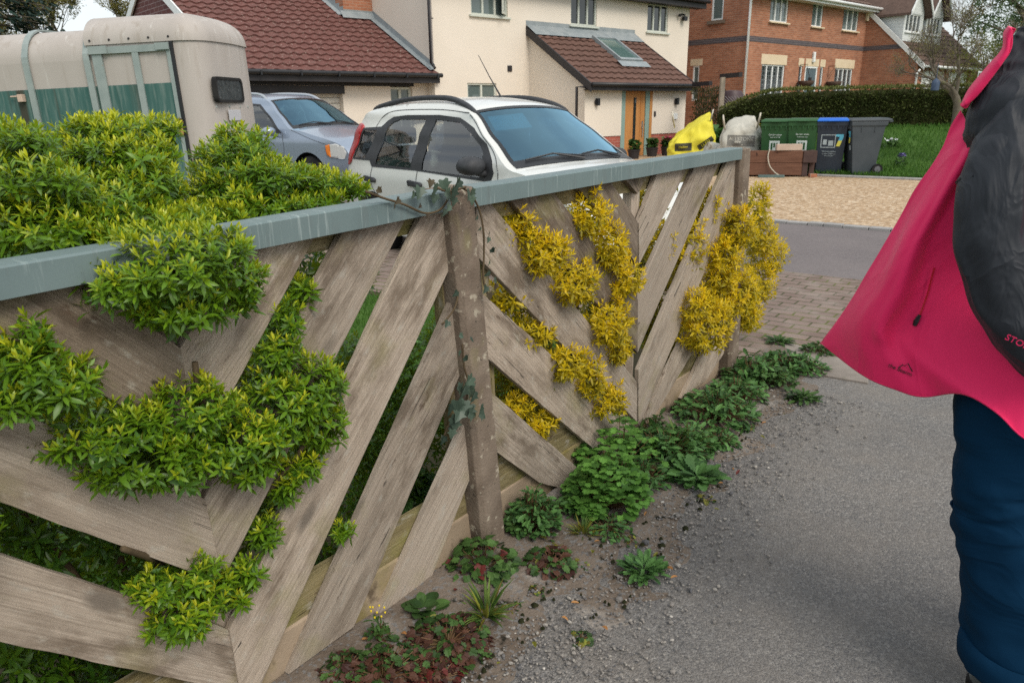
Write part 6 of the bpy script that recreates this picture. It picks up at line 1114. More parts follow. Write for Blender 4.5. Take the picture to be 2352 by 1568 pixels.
def seven(B, x, z, side=False):
    mb = MB()
    if not side:
        f = lambda a, b: (x + a, binwall(z + b), z + b)
        mb.add([f(-.07, .10), f(.07, .10), f(.07, .04), f(-.07, .06)], [(0, 1, 2, 3)]); mb.add([f(.0, .05), f(.07, .045), f(.05, -.02), f(-.02, -.02)], [(0, 1, 2, 3)]); mb.build('number_seven', M['cyan'], B)
        mb = MB(); mb.add([f(-.02, -.022), f(.05, -.022), f(.015, -.13), f(-.055, -.13)], [(0, 1, 2, 3)]); mb.build('number_seven_foot', M['yellowst'], B)
def greenlabels(B):
    mb = MB(); f = lambda a, z: (a, binwall(z) + .001, z); mb.add([f(-.10, .42), f(.10, .42), f(.10, .64), f(-.10, .64)], [(0, 1, 2, 3)]); mb.build('label_panel', M['label'], B)
    for z, t, s in ((.76, 'Garden waste', .045), (.71, 'Food waste only', .03), (.37, 'Working together', .03)): textmesh('lettering', t, s, M['label'], B, (0, binwall(z) - .002, z), (RX, 0, 0))
    mb = MB()
    for k in range(3): mb.add([(-.07 + .05 * k, binwall(.46 + .05 * (k % 2)) - .002, .46 + .05 * (k % 2)), (-.035 + .05 * k, binwall(.46 + .05 * (k % 2)) - .002, .46 + .05 * (k % 2)), (-.035 + .05 * k, binwall(.60) - .002, .60), (-.07 + .05 * k, binwall(.6) - .002, .60)], [(0, 1, 2, 3)])
    mb.build('symbol', M['bingreen'], B)
b1 = bin_((5.55, 15.95, .06), R_(-22), 'dark green wheelie bin half hidden behind the white bulk bag', M['bingreen'], M['bingreen']); greenlabels(b1)
b2 = bin_((6.02, 15.72, .07), R_(-22), 'dark green wheelie bin next to the blue-lidded bin', M['bingreen'], M['bingreen']); greenlabels(b2)
b3 = bin_((6.52, 15.50, .07), R_(-22), 'blue-black wheelie bin with a bright blue lid', M['bindark'], M['binblue']); seven(b3, .15, .66)
for z, t, s in ((.43, 'Working together', .036), (.385, 'to keep rubbish out', .032), (.345, 'www.recycle', .032)): textmesh('lettering', t, s, M['dimlabel'], b3, (-.02, binwall(z) - .002, z), (RX, 0, 0))
mb = MB(); f = lambda a, z: (a, binwall(z) - .001, z); [mb.add([f(a, z0), f(b, z0), f(b, z1), f(a, z1)], [(0, 1, 2, 3)]) for a, b, z0, z1 in ((-.19, .08, .50, .515), (-.19, .08, .74, .755), (-.19, -.175, .515, .74), (.065, .08, .515, .74), (-.15, -.08, .56, .66), (-.05, .04, .54, .64))]; mb.build('label_panel', M['dimlabel'], b3)
b4 = bin_((7.02, 15.18, .07), R_(-96), 'charcoal wheelie bin seen side-on at the edge of the lawn', M['bingrey'], M['bingrey']); seven(b4, .12, .72)
mb = MB(); mb.add([(.10, binwall(.46), .46), (.19, binwall(.46), .46), (.19, binwall(.55), .55), (.10, binwall(.55), .55)], [(0, 1, 2, 3)]); mb.build('label_panel', M['dimlabel'], b4)
def bulk_bag(loc, rz, w, d, h, label, fab, shape, seed, band=None, text=None, name='bulk_bag'):
    B = empty(name, loc, rz, label, 'bulk bag', 'builder\'s bags by the bins'); mb = MB(); rings = []; n = 56
    for k in range(23):
        t = k / 22; r = []
        for i in range(n):
            a = 6.283 * i / n; ca, sa = math.cos(a), math.sin(a); q = (abs(ca) ** 4 + abs(sa) ** 4) ** -.25; bulge = 1 + .08 * math.sin(t * 3.1) - (.55 * max(0, t - .72) / .28 * shape[1])
            z = h * t * (shape[0] + (1 - shape[0]) * (.5 + .5 * math.cos(a - shape[2])) * t if t > .3 else 1 * (shape[0] + (1 - shape[0]) * t)); nz = noise.fractal(Vector((ca * 2.2 + seed, sa * 2.2, t * 5)), 1, 2, 4) * .10 - .10 * abs(noise.noise(Vector((ca * 3.1 + seed, sa * 3.1, t * 4.5 + seed)))) ** .7 + .05 + .035 * math.sin(a * 9 + t * 14 + seed) * (t > .4)
            r.append((ca * q * w / 2 * (bulge + nz), sa * q * d / 2 * (bulge + nz), z + .25 * nz * (t > .2)))
        rings.append(r)
    mb.rings(rings, cap=True); o = mb.build('sack', fab, B, True); md = o.modifiers.new('sub', 'SUBSURF'); md.levels = 1; md.render_levels = 1
    for (cx, cz) in ((-w * .42, h * .92), (w * .40, h * .95)):
        lp = MB(); lp.tube(smoothpath([(cx, -d * .2, cz * .8), (cx * 1.1, -d * .42, cz * .98), (cx * 1.15, -d * .1, cz * 1.05), (cx, .1, cz * .75)], 5), .018, 6); lp.build('lifting_loop', M['strap'], B, True)
    return B, o
def drape_text(B, sack, txt, size, mat, x, z, rot=0.0, sx=1.0, name='lettering', patchmat=None, pw=.4, ph=.12):
    # lettering shrink-wrapped on the front of the sack
    if patchmat:
        mb = MB(); c, s = math.cos(rot), math.sin(rot); g = [(x + c * (a / 12 - .5) * pw - s * (b / 4 - .5) * ph, -2, z + s * (a / 12 - .5) * pw + c * (b / 4 - .5) * ph) for b in range(5) for a in range(13)]; mb.add(g, [(b * 13 + a, b * 13 + a + 1, (b + 1) * 13 + a + 1, (b + 1) * 13 + a) for b in range(4) for a in range(12)]); p = mb.build('print_panel', patchmat, B)
        m = p.modifiers.new('wrap', 'SHRINKWRAP'); m.target = sack; m.wrap_method = 'PROJECT'; m.use_project_y = True; m.use_negative_direction = True; m.use_positive_direction = True; m.offset = .006
    if txt:
        t = textmesh(name, txt, size, mat, B, (x, -2, z), (R_(90), 0, 0), .0, sx=sx); t.rotation_euler = (R_(90), -rot, 0)
        bm = bmesh.new(); bm.from_mesh(t.data); bmesh.ops.subdivide_edges(bm, edges=bm.edges, cuts=1); bm.to_mesh(t.data); bm.free()
        t.data.transform(t.matrix_basis); t.matrix_basis = Matrix.Identity(4)
        m = t.modifiers.new('wrap', 'SHRINKWRAP'); m.target = sack; m.wrap_method = 'PROJECT'; m.use_project_y = True; m.use_negative_direction = True; m.use_positive_direction = True; m.offset = .012
M['strap'] = pmat('pale_webbing', (.42, .38, .30), (.5, .46, .38), 30, .9); yel = pmat('yellow_woven_sack', (.62, .53, .03), (.72, .63, .06), 5, .6, .3, .4, .012, fine=14); wht = pmat('white_woven_sack', (.40, .385, .33), (.50, .48, .42), 5, .7, .3, .4, .012, fine=12, spots=(((.28, .26, .21), 4, .55, .7, (1, 1, 1)),)); blk = pmat('black_print', (.03, .03, .02), (.06, .055, .03), 30, .7); dkp = pmat('faded_black_print', (.13, .125, .11), (.17, .16, .14), 25, .7)
by, sy = bulk_bag((4.50, 18.9, .0), R_(-14), 1.02, .95, 1.30, 'crumpled yellow bulk bag with black print in front of the porch wall', yel, (.50, .55, .3), 3)
drape_text(by, sy, '', .1, blk, -.18, .46, .05, 1, 'lettering', blk, .40, .18); drape_text(by, sy, '', .1, blk, .34, .55, .6, 1, 'lettering', blk, .40, .13); drape_text(by, sy, 'LLEN', .10, yel, .34, .55, .6); drape_text(by, sy, 'HA', .14, blk, -.06, .1)
drape_text(by, sy, 'Hallen', .085, yel, -.18, .46, .05)
bw, sw2 = bulk_bag((5.0, 16.55, .03), R_(-18), .80, .75, 1.2, 'dirty white bulk bag with faded STONE lettering left of the green bins', wht, (.75, .7, 1.2), 7)
drape_text(bw, sw2, '', .1, blk, .02, .66, -.03, 1, 'lettering', dkp, .56, .22); drape_text(bw, sw2, 'ALLSTONE', .105, wht, .02, .69, -.03)
bs, ss2 = bulk_bag((4.62, 17.0, .02), R_(10), .5, .5, .62, 'small grubby white sack slumped left of the larger white bag', wht, (.8, .5, 2.0), 12)
def planter():
    B = empty('sleeper_planter', (5.52, 15.25, .03), R_(-12), 'brown timber sleeper planter in front of the green bins', 'planter')
    bw_ = pmat('brown_sleeper_timber', (.105, .05, .032), (.17, .085, .055), 3, .8, .2, .4, .006, stretch=(1, 1, 14), fine=20, spots=(((.04, .02, .015), 12, .66, .7, (1, 1, 1)),)); dk_ = pmat('dark_sleeper_end', (.05, .03, .028), (.08, .048, .04), 6, .8)
    for z0, z1 in ((.02, .26), (.265, .50)): mb = MB(); mb.box(-.78, -.06, z0, .34, .04, z1); mb.build('sleeper', bw_, B, bevel=.008)
    for z0, z1 in ((.265, .50),): mb = MB(); mb.box(.345, -.08, z0, .60, .04, z1); mb.build('sleeper', dk_, B, bevel=.008)
    mb = MB(); mb.box(.345, -.05, .0, .45, .04, .26); mb.build('leg', dk_, B, bevel=.006); mb = MB(); mb.box(.50, .1, .0, .60, .2, .26); mb.build('leg', dk_, B, bevel=.006)
    mb = MB(); mb.box(-.78, .045, .02, -.68, .7, .50); mb.build('sleeper', bw_, B, bevel=.008); mb = MB(); mb.box(.50, .045, .265, .60, .7, .50); mb.build('sleeper', dk_, B, bevel=.008)
    mb = MB(); mb.box(-.68, .045, .35, .5, .65, .42); mb.build('soil', M['soil'], B)
planter()
def at_planter(x, y, z): c, s = math.cos(R_(-12)), math.sin(R_(-12)); return (5.52 + c * x - s * y, 15.25 + s * x + c * y, .03 + z)
mb = MB(); mb.box(-.25, -.06, 0, .25, .06, .125); o = mb.build('kerb_block', pmat('pinkish_block', (.40, .31, .25), (.48, .38, .31), 8, .9, .2, .3), None, bevel=.012); o.location = at_planter(.06, -.02, .502); o.rotation_euler = (0, 0, R_(-4)); tag(o, 'pale pinkish stone block lying on the sleeper planter', 'block')
mb = MB(); mb.tube(smoothpath([at_planter(*p) for p in ((-.30, .02, .515), (-.31, -.07, .51), (-.33, -.09, .38), (-.28, -.11, .2), (-.15, -.14, .06), (-.02, -.2, .0))], 6), .012, 6); tag(mb.build('white_strap', M['strap'], None, True), 'white strap hanging over the front of the planter', 'strap')
mb = MB(); mb.box(-.25, -.05, 0, .25, .05, .05); o = mb.build('timber_offcut', pmat('faded_teal_timber', (.07, .12, .12), (.11, .16, .15), 6, .8), None, bevel=.006); o.location = at_planter(-.25, -.2, -.012); o.rotation_euler = (0, 0, R_(-10)); tag(o, 'bluish timber offcut on the gravel under the planter', 'timber')
mb = MB(); mb.box(-.07, -.05, 0, .07, .05, .07); o = mb.build('loose_brick', M['brick_orange'], None, bevel=.006); o.location = at_planter(.55, -.12, -.012); tag(o, 'orange brick end at the foot of the planter leg', 'brick')

# ------------------------------------------------------------ flower pots by the oak door
def flower_pot(x, y, label, fl):
    c, s = math.cos(HR), math.sin(HR); root = empty('flower_pot', (4.251 + c * x - s * y, 23.018 + s * x + c * y, -.01), 0, label, 'flower pot', 'flower pots by the oak door')
    mb = MB(); mb.lathe([(0, 0), (.13, 0), (.17, .24), (.185, .25), (.185, .28), (.16, .28), (.15, .24), (0, .24)], 18); mb.build('pot', M['darkpaint'], root, 'auto')
    rnd = random.Random(int(x * 100)); mb = MB(); [flat_leaf(mb, (rnd.uniform(-.14, .14), rnd.uniform(-.14, .14), .26 + rnd.uniform(0, .22)), (rnd.uniform(-1, 1), rnd.uniform(-1, 1), rnd.uniform(0, 1.2)), (0, 0, 1), .12, 'broad') for _ in range(90)]; mb.build('foliage', M['w_mid'], root)
    if fl: mb = MB(); [flat_leaf(mb, (rnd.uniform(-.12, .12), rnd.uniform(-.12, .12), .48 + rnd.uniform(0, .1)), (rnd.uniform(-1, 1), rnd.uniform(-1, 1), .3), (0, 0, 1), .08, 'palm') for _ in range(16)]; mb.build('flower', pmat('magenta_petal', (.45, .02, .13), (.6, .04, .2), 9), root)
flower_pot(-.62, -.55, 'dark pot of green leaves before the oak door', False); flower_pot(-.05, -.65, 'dark pot with magenta flowers right of the oak door', True)
flower_pot(-1.75, -.8, 'dark pot of leafy green plants left of the oak door', False)
# ------------------------------------------------------------ hedge, trellis and trees
M['conifer'] = leaf_mat('conifer_spray', (.026, .042, .013), (.072, .092, .024), (.155, .16, .038), .6, .12, .25)
M['bark'] = pmat('grey_bark', (.10, .085, .065), (.19, .165, .13), 9, .95, .1, .6, .01, fine=40, spots=(((.17, .18, .07), 5, .55, .7, (1, 1, 1)),)); M['budleaf'] = leaf_mat('spring_bud', (.13, .10, .035), (.24, .21, .065), (.30, .31, .10), .6, .35, .2)
M['treeleaf'] = leaf_mat('spring_tree_leaf', (.08, .135, .07), (.15, .225, .105), (.25, .32, .15), .6, .35, .2)
def hedge():
    a = Vector((5.75, 21.3, 0)); b = Vector((15.5, 17.55, 0)); d = (b - a).normalized(); nr = Vector((d.y, -d.x, 0)); L = (b - a).length; th = 1.1
    root = empty('garden_hedge', a, 0, 'long clipped dark conifer hedge behind the lawn in front of the brick house', 'hedge')
    mb = MB(); nx = 160; prof = [(0, 0), (.0, .35), (.02, .7), (.05, .88), (.16, .95), (.5, .97), (1.0, .95), (1.08, .6), (1.1, 0)]; rings = []
    for i in range(nx + 1):
        p = d * (L * i / nx); g = lawn_h(a.x + p.x, a.y + p.y) - .05; r = []
        for (t, h) in prof:
            n3 = noise.fractal(Vector((i * .25, t * 6, h * 6)), 1, 2, 3) * .05; q = p - nr * (t + n3); r.append((q.x, q.y, g + h * (1 + n3 * .4)))
        rings.append(r)
    mb.rings(rings, closed=False, cap=True); mb.build('clipped_mass', pmat('hedge_inner', (.018, .022, .008), (.045, .046, .016), 9, .95, .1, .8, .03, fine=30), root, True)
    n = 15000; t = RNG.random(n); u = RNG.random(n); h = np.where(u < .72, RNG.random(n) ** .8 * .93, .95 + RNG.random(n) * .05); back = np.where(u < .72, RNG.normal(size=n) * .03, RNG.random(n) * 1.0)
    P = np.array([[d.x * L * tt - nr.x * bb, d.y * L * tt - nr.y * bb, 0] for tt, bb in zip(t, back)]); P[:, 2] = [lawn_h(a.x + p[0], a.y + p[1]) - .02 for p in P]; P[:, 2] += h
    D = unit(n) * .8 + np.array([nr.x, nr.y, .5]) * np.where(u < .72, 1, .2)[:, None] + np.array([0, 0, .8]) * (u >= .72)[:, None]; ag = np.clip(.25 + .25 * RNG.random(n) + .18 * np.sin(t * 40) * np.sin(h * 9) + .45 * (h > .93), 0, 1)
    leaves_mesh('foliage', P, D, unit(n) + [0, 0, .3], np.full(n, .085) * RNG.uniform(.6, 1.4, n), np.full(n, .035) * RNG.uniform(.6, 1.4, n), RNG.uniform(0, .3, n), ag, M['conifer'], root)
hedge()
def branchy(name, label, cat, loc, spec, group=None, seed=1, leafmat=None, leafn=0, leafL=.03, limb=None):
    """a tree grown limb by limb; spec = (levels, start length, start radius, spread, lift)"""
    rnd = random.Random(seed); root = empty(name, loc, 0, label, cat, group); mb = MB(); mb2 = MB(); tips = []
    lv, L0, r0, spread, lift = spec
    def grow(p, d, L, r, lev):
        pts = [p]; q = p.copy(); dd = d.copy(); k = 4
        for i in range(k):
            dd = (dd + Vector((rnd.uniform(-1, 1), rnd.uniform(-1, 1), rnd.uniform(-.6, .9))) * (.13 + .05 * lev) + Vector((0, 0, lift * .12))).normalized(); q = q + dd * (L / k); pts.append(q.copy())
            if lev >= 1 and lev < lv and i >= 1 and rnd.random() < .75: kid(q, dd, L * rnd.uniform(.45, .75), r * (1 - .2 * i) * .55, lev + 1)
        (mb if lev < 2 else mb2).tube(pts, [r * (1 - .45 * i / k) for i in range(k + 1)], 7 if lev == 0 else 5 if lev < 3 else 3, lev == 0)
        if lev >= lv - 1: tips.extend((x, dd) for x in pts[1:])
        if lev < lv:
            for _ in range(3 if lev == 0 else 2): kid(q, dd, L * rnd.uniform(.6, .9), r * .6, lev + 1)
    def kid(q, dd, L, r, lev):
        s = Vector((rnd.uniform(-1, 1), rnd.uniform(-1, 1), rnd.uniform(-.5, .8))) * spread; grow(q, (dd + s).normalized(), L, max(r, .0025), lev)
    if limb:
        for pts, r in limb: grow_limb = [Vector(x) for x in pts]; mb.tube(smoothpath(grow_limb, 4), [r * (1 - .5 * i / (4 * len(pts))) for i in range(4 * (len(pts) - 1) + 1)], 8); kid(grow_limb[-1], (grow_limb[-1] - grow_limb[-2]).normalized(), L0, r * .5, 1); kid(grow_limb[-1], (grow_limb[-1] - grow_limb[-2]).normalized(), L0 * .8, r * .45, 1); kid(grow_limb[-2], (grow_limb[-1] - grow_limb[-2]).normalized(), L0 * .7, r * .4, 1)
    else: grow(Vector((0, 0, -.1)), Vector((0, 0, 1)), L0, r0, 0)
    mb.build('trunk', M['bark'], root, True); mb2.build('branch', M['bark'], root)
    if leafn and tips:
        idx = RNG.integers(0, len(tips), leafn); P = np.array([tips[i][0] for i in idx]) + RNG.normal(size=(leafn, 3)) * leafL * .8
        leaves_mesh('foliage', P, unit(leafn) + [0, 0, .3], unit(leafn), np.full(leafn, leafL) * RNG.uniform(.6, 1.4, leafn), np.full(leafn, leafL * .5), RNG.uniform(0, .4, leafn), RNG.random(leafn), leafmat, root)
    return root
branchy('apple_tree', 'gnarled old apple tree coming into bud on the lawn before the hedge', 'tree', (9.03, 15.57, .74), (5, .52, .055, .9, .2), None, 6, M['budleaf'], 2200, .032,
    [([(0, 0, -.1), (.02, .02, .4), (-.08, -.02, .75), (-.3, .1, 1.0)], .095), ([(0, .02, .35), (.12, 0, .7), (.35, -.1, 1.0), (.6, -.2, 1.25)], .065), ([(-.05, 0, .6), (-.25, -.1, .95), (-.7, 0, 1.15)], .042), ([(-.1, 0, .7), (-.05, .05, 1.1), (-.15, 0, 1.5)], .042)])
mb = MB(); mb.lathe([(0, 0), (.07, .01), (.075, .15), (.06, .19), (.0, .24)], 12); mb.tube([(0, 0, .24), (0, 0, .5)], .006, 5); o = mb.build('bird_feeder', pmat('slate_blue_feeder', (.03, .055, .10), (.06, .09, .15), 12, .6), None, 'auto'); o.location = (8.32, 15.22, 1.62); tag(o, 'small slate blue bird feeder hanging in the apple tree', 'bird feeder')
for k, (x, y, h, r0, lab) in enumerate(((-22.3, 40.0, 4.0, .22, 'tall leafless budding tree right of the dark conifer'), (-23.6, 47.0, 4.2, .2, 'smaller leafless tree farther right, against the brick gable'), (-27.0, 44.5, 4.0, .2, 'leafless budding tree behind the dark conifer'))):
    branchy('budding_tree', lab, 'tree', (x, y, 0), (6, h * .82, r0 * .8, .62, .5), 'leafless trees on the skyline', 21 + k, M['budleaf'], 22000, .10)
def crown_tree(name, label, loc, blobs, L, n, mat, trunk, seed, k=6, spacing=.3, up=.3):
    root = empty(name, loc, 0, label, 'tree'); P, Nn = shrub_points(blobs, spacing, None, .2); a = rosettes(P, Nn, L, k, up); b = inner_leaves(blobs, n, L * 1.1, None, (.3, .95)); a = tuple(np.concatenate([x, y]) for x, y in zip(a, b)); leaves_mesh('foliage', *a, mat, root)
    mb = MB(); H, r = trunk; mb.tube([(0, 0, -.2), (.05, 0, H * .4), (-.05, .05, H * .8), (0, 0, H * 1.1)], [r, r * .8, r * .5, r * .2], 9)
    for bl in blobs: c0 = Vector(bl[:3]); mb.tube([(0, 0, max(.5, c0.z * .55)), tuple(c0 * .6 + Vector((0, 0, c0.z * .3))), tuple(c0)], [r * .4, r * .22, r * .08], 6)
    mb.build('trunk', M['bark'], root, True); return root
rb = random.Random(31); bt = []
for i in range(30):
    a = rb.uniform(0, 6.28); rr_ = rb.uniform(.6, 3.6); z = rb.uniform(2.4, 8.6); rr_ *= 1.1 - abs(z - 4.8) / 7; bt.append((math.cos(a) * rr_, math.sin(a) * rr_, z, rb.uniform(.7, 1.3), rb.uniform(.7, 1.3), rb.uniform(.5, 1.0)))
crown_tree('broadleaf_tree', 'big soft green spring tree right of the brick house', (23.4, 34.6, .6), bt, .15, 9000, M['treeleaf'], (5.5, .3), 3, spacing=.27)
rb = random.Random(5); bs_ = [(rb.uniform(-1, 1), rb.uniform(-.7, .7), rb.uniform(.9, 2.2), rb.uniform(.5, .8), .6, .5) for _ in range(8)]
crown_tree('garden_bush', 'yellow-green bush below the big spring tree', (18.6, 30.6, 1.2), bs_, .09, 900, M['goldbush'] if 'goldbush' in M else leaf_mat('yellow_green_leaf', (.06, .08, .02), (.16, .18, .03), (.27, .27, .05), .6, .3, .2), (1.4, .08), 4, spacing=.2)
def conifer():
    root = empty('conifer_tree', (-19.6, 30.6, 0), 0, 'dark blue-green conifer at the far left skyline', 'tree'); rnd = random.Random(8); st = MB(); st.tube([(0, 0, -.2), (0, 0, 12)], [.3, .05], 9); PP, DD = [], []
    for lv in range(34):
        z = 1.2 + lv * .32; R = 3.9 * (1 - z / 13.5); nb = 9
        for i in range(nb):
            a = rnd.uniform(0, 6.28); d = Vector((math.cos(a), math.sin(a), rnd.uniform(-.25, .1))); L = R * rnd.uniform(.75, 1.1); st.tube([(0, 0, z), tuple(d * (L * .5) + Vector((0, 0, z))), tuple(d * L + Vector((0, 0, z - .1)))], [.04, .025, .01], 4, False)
            for q in range(26):
                t = rnd.uniform(.25, 1.02); p = d * (L * t) + Vector((rnd.gauss(0, .16), rnd.gauss(0, .16), z + rnd.gauss(-.06, .1))); PP.append(tuple(p)); DD.append(tuple(d * .7 + Vector((rnd.uniform(-.8, .8), rnd.uniform(-.8, .8), rnd.uniform(-.7, .2)))))
    n = len(PP); st.build('trunk', M['bark'], root); leaves_mesh('foliage', np.array(PP), np.array(DD), unit(n) + [0, 0, 1], RNG.uniform(.18, .34, n), RNG.uniform(.09, .15, n), RNG.uniform(0, .3, n), np.clip(.3 + RNG.normal(size=n) * .22, 0, 1), leaf_mat('blue_conifer_needles', (.008, .022, .018), (.022, .048, .036), (.10, .11, .06), .6, .1, .25), root)
conifer()
def trellis():
    a = Vector((5.62, 23.2, 0)); b = Vector((5.93, 21.75, 0)); d = (b - a); L = d.length; d.normalize(); rz = math.atan2(d.y, d.x)
    T = empty('garden_trellis', (a.x, a.y, .1), rz, 'brown trellis overgrown with a climber between the two houses', 'trellis'); wd_ = pmat('brown_trellis_wood', (.12, .085, .06), (.18, .13, .09), 6, .9)
    mb = MB(); k = 0
    while k * .15 < L: mb.box(k * .15, -.01, 0, k * .15 + .03, .01, 1.85); k += 1
    mb.build('upright_laths', wd_, T); mb = MB(); [mb.box(0, -.022, .1 + k * .16, L, -.0105, .13 + k * .16) for k in range(11)]; mb.build('cross_laths', wd_, T)
    mb = MB(); mb.box(L, -.06, -.1, L + .09, .06, 2.05); mb.build('post', pmat('pale_post', (.30, .25, .19), (.36, .30, .24), 6), T); mb = MB(); mb.box(-.3, -.05, 1.86, L * .55, .05, 1.98); mb.build('beam', M['darkpaint'], T); mb = MB(); mb.box(L - .35, .10, 2.03, L + .75, .2, 2.15); mb.build('beam', M['darkpaint'], T)
    n = 1500; P = np.c_[RNG.uniform(-.1, L - .05, n), RNG.normal(size=n) * .07 - .03, RNG.uniform(.05, 1.8, n)]; leaves_mesh('climber_foliage', P, unit(n), unit(n), RNG.uniform(.05, .11, n), RNG.uniform(.03, .06, n), RNG.uniform(0, .3, n), RNG.uniform(0, .5, n), leaf_mat('climber_leaf', (.05, .055, .02), (.09, .085, .03), (.16, .15, .06), .7, .3, .2), T)
trellis()
def mesh_fence():
    a = Vector((5.98, 21.7, .2)); d = Vector((.45, -.22, 0)).normalized(); T = empty('chain_link_fence', a, math.atan2(d.y, d.x), 'short run of chain-link fence right of the trellis', 'fence'); mb = MB()
    for k in range(22):
        for sg in (1, -1):
            x0 = -.9 + k * .08; p0, p1 = ((x0, 0), (x0 + 1.45, 1.45)) if sg > 0 else ((x0 + 1.45, 0), (x0, 1.45)); ts = [(max(0, min(1, ((v - p0[0]) / (p1[0] - p0[0]))))) for v in (0, .62)]; t0, t1 = min(ts), max(ts)
            if t1 - t0 > .02: mb.tube([(p0[0] + (p1[0] - p0[0]) * t, .01 * sg, p0[1] + (p1[1] - p0[1]) * t) for t in (t0, t1)], .004, 4, False)
    mb.build('wire_mesh', M['steel'], T); mb = MB(); mb.tube([(.64, 0, -.1), (.64, 0, 1.5)], .03, 8); mb.build('post', M['darkpaint'], T)
    mb = MB(); mb.lathe([(0, 0), (.30, 0), (.36, .3), (.37, .8), (.33, 1.15), (.27, 1.25), (0, 1.27)], 24); o = mb.build('water_butt', pmat('purple_brown_plastic', (.05, .03, .035), (.075, .045, .05), 4, .5), None, 'auto'); o.location = (6.35, 22.2, .55); tag(o, 'purple-brown barrel water butt behind the chain-link fence', 'water butt')
mesh_fence()
rnd = random.Random(12)
for k in range(20):
    x = 5.55 + rnd.uniform(0, 1.5) + .0; y = 19.3 - (x - 5.55) * .42 + rnd.uniform(-.3, .3); t = empty('daffodil', (x, y, lawn_h(x, y) - .02), rnd.uniform(0, 6), 'yellow-orange spring flower in the bed between the bins and the hedge', 'flower', 'spring flowers behind the bins'); h = .46 + rnd.uniform(-.07, .09)
    mb = MB(); mb.tube([(0, 0, 0), (.01, 0, h)], .006, 5); [flat_leaf(mb, (0, 0, 0), (math.cos(a), math.sin(a), 2.2), (math.cos(a + 1.5), math.sin(a + 1.5), .2), .3, 'blade', .2, .3) for a in (0, 2, 4)]; mb.build('stem', M['w_mid'], t); mb = MB(); [flat_leaf(mb, (0, 0, h), (math.cos(a), math.sin(a), .35), (0, 0, 1), .055, 'broad') for a in (0, 1.05, 2.1, 3.14, 4.2, 5.2)]; mb.build('flower', M['yellow'] if k % 3 else pmat('orange_petal', (.6, .25, .02), (.7, .33, .03), 9, .6), t)
def leafy(name, label, cat, x, y, r, h, n, mat, fl=None):
    t = empty(name, (x, y, lawn_h(x, y)), 0, label, cat); rn = random.Random(n); mb = MB()
    for _ in range(n): a = rn.uniform(0, 6.28); q = r * math.sqrt(rn.random()); flat_leaf(mb, (q * math.cos(a), q * math.sin(a), h * rn.random() * (1 - q / r * .6)), (math.cos(a), math.sin(a), rn.uniform(.2, 2)), (0, 0, 1), h * .55, 'broad', .2, .4, .6)
    mb.build('foliage', mat, t)
    if fl: mb = MB(); [flat_leaf(mb, (rn.uniform(-r, r) * .8, rn.uniform(-r, r) * .8, h * rn.uniform(.8, 1.1)), (rn.uniform(-1, 1), rn.uniform(-1, 1), .4), (0, 0, 1), .06, 'palm') for _ in range(16)]; mb.build('flower', fl, t)
leafy('garden_plant', 'blue-green leafy clump at the end of the hedge', 'plant', 5.45, 20.3, .42, .5, 160, M['w_dark'])
leafy('white_flowers', 'clump of white flowers on the lawn beside the pink jacket', 'flower', 8.6, 17.2, .18, .18, 40, M['w_mid'], M['white']); leafy('purple_flower', 'single purple flower in the lawn', 'flower', 8.05, 15.6, .08, .22, 14, M['w_mid'], pmat('violet_petal', (.18, .12, .42), (.25, .18, .5), 9))
def grass_blades():
    # blades over the near lawn edge and lawn: uncountable
    n = 30000; k = 15.95 + 7.0 * RNG.random(n) ** 1.6; l = RNG.uniform(-6.2, 3, n); x = .6 * k + .8 * l; y = .8 * k - .6 * l; z = np.array([lawn_h(a, b) for a, b in zip(x, y)]); P = np.c_[x, y, z]
    k2 = RNG.uniform(2.4, 3.95, 9000); l2 = RNG.uniform(-5, -1.9, 9000); P = np.r_[P, np.c_[.6 * k2 + .8 * l2, .8 * k2 - .6 * l2, np.full(9000, .012)]]; m = len(P)
    D = unit(m) * .45 + [0, 0, 1]; o = leaves_mesh('grass_blades', P, D, unit(m), np.r_[RNG.uniform(.05, .13, n), RNG.uniform(.03, .07, 9000)], np.r_[RNG.uniform(.01, .02, n), RNG.uniform(.004, .008, 9000)], RNG.uniform(0, .5, m), np.clip(RNG.normal(size=m) * .2 + .45, 0, 1), leaf_mat('grass_blade_leaf', (.03, .085, .012), (.06, .15, .02), (.12, .22, .04), .6, .3, .2)); tag(o, 'short green grass of the lawns', 'grass', None, 'stuff')
grass_blades()

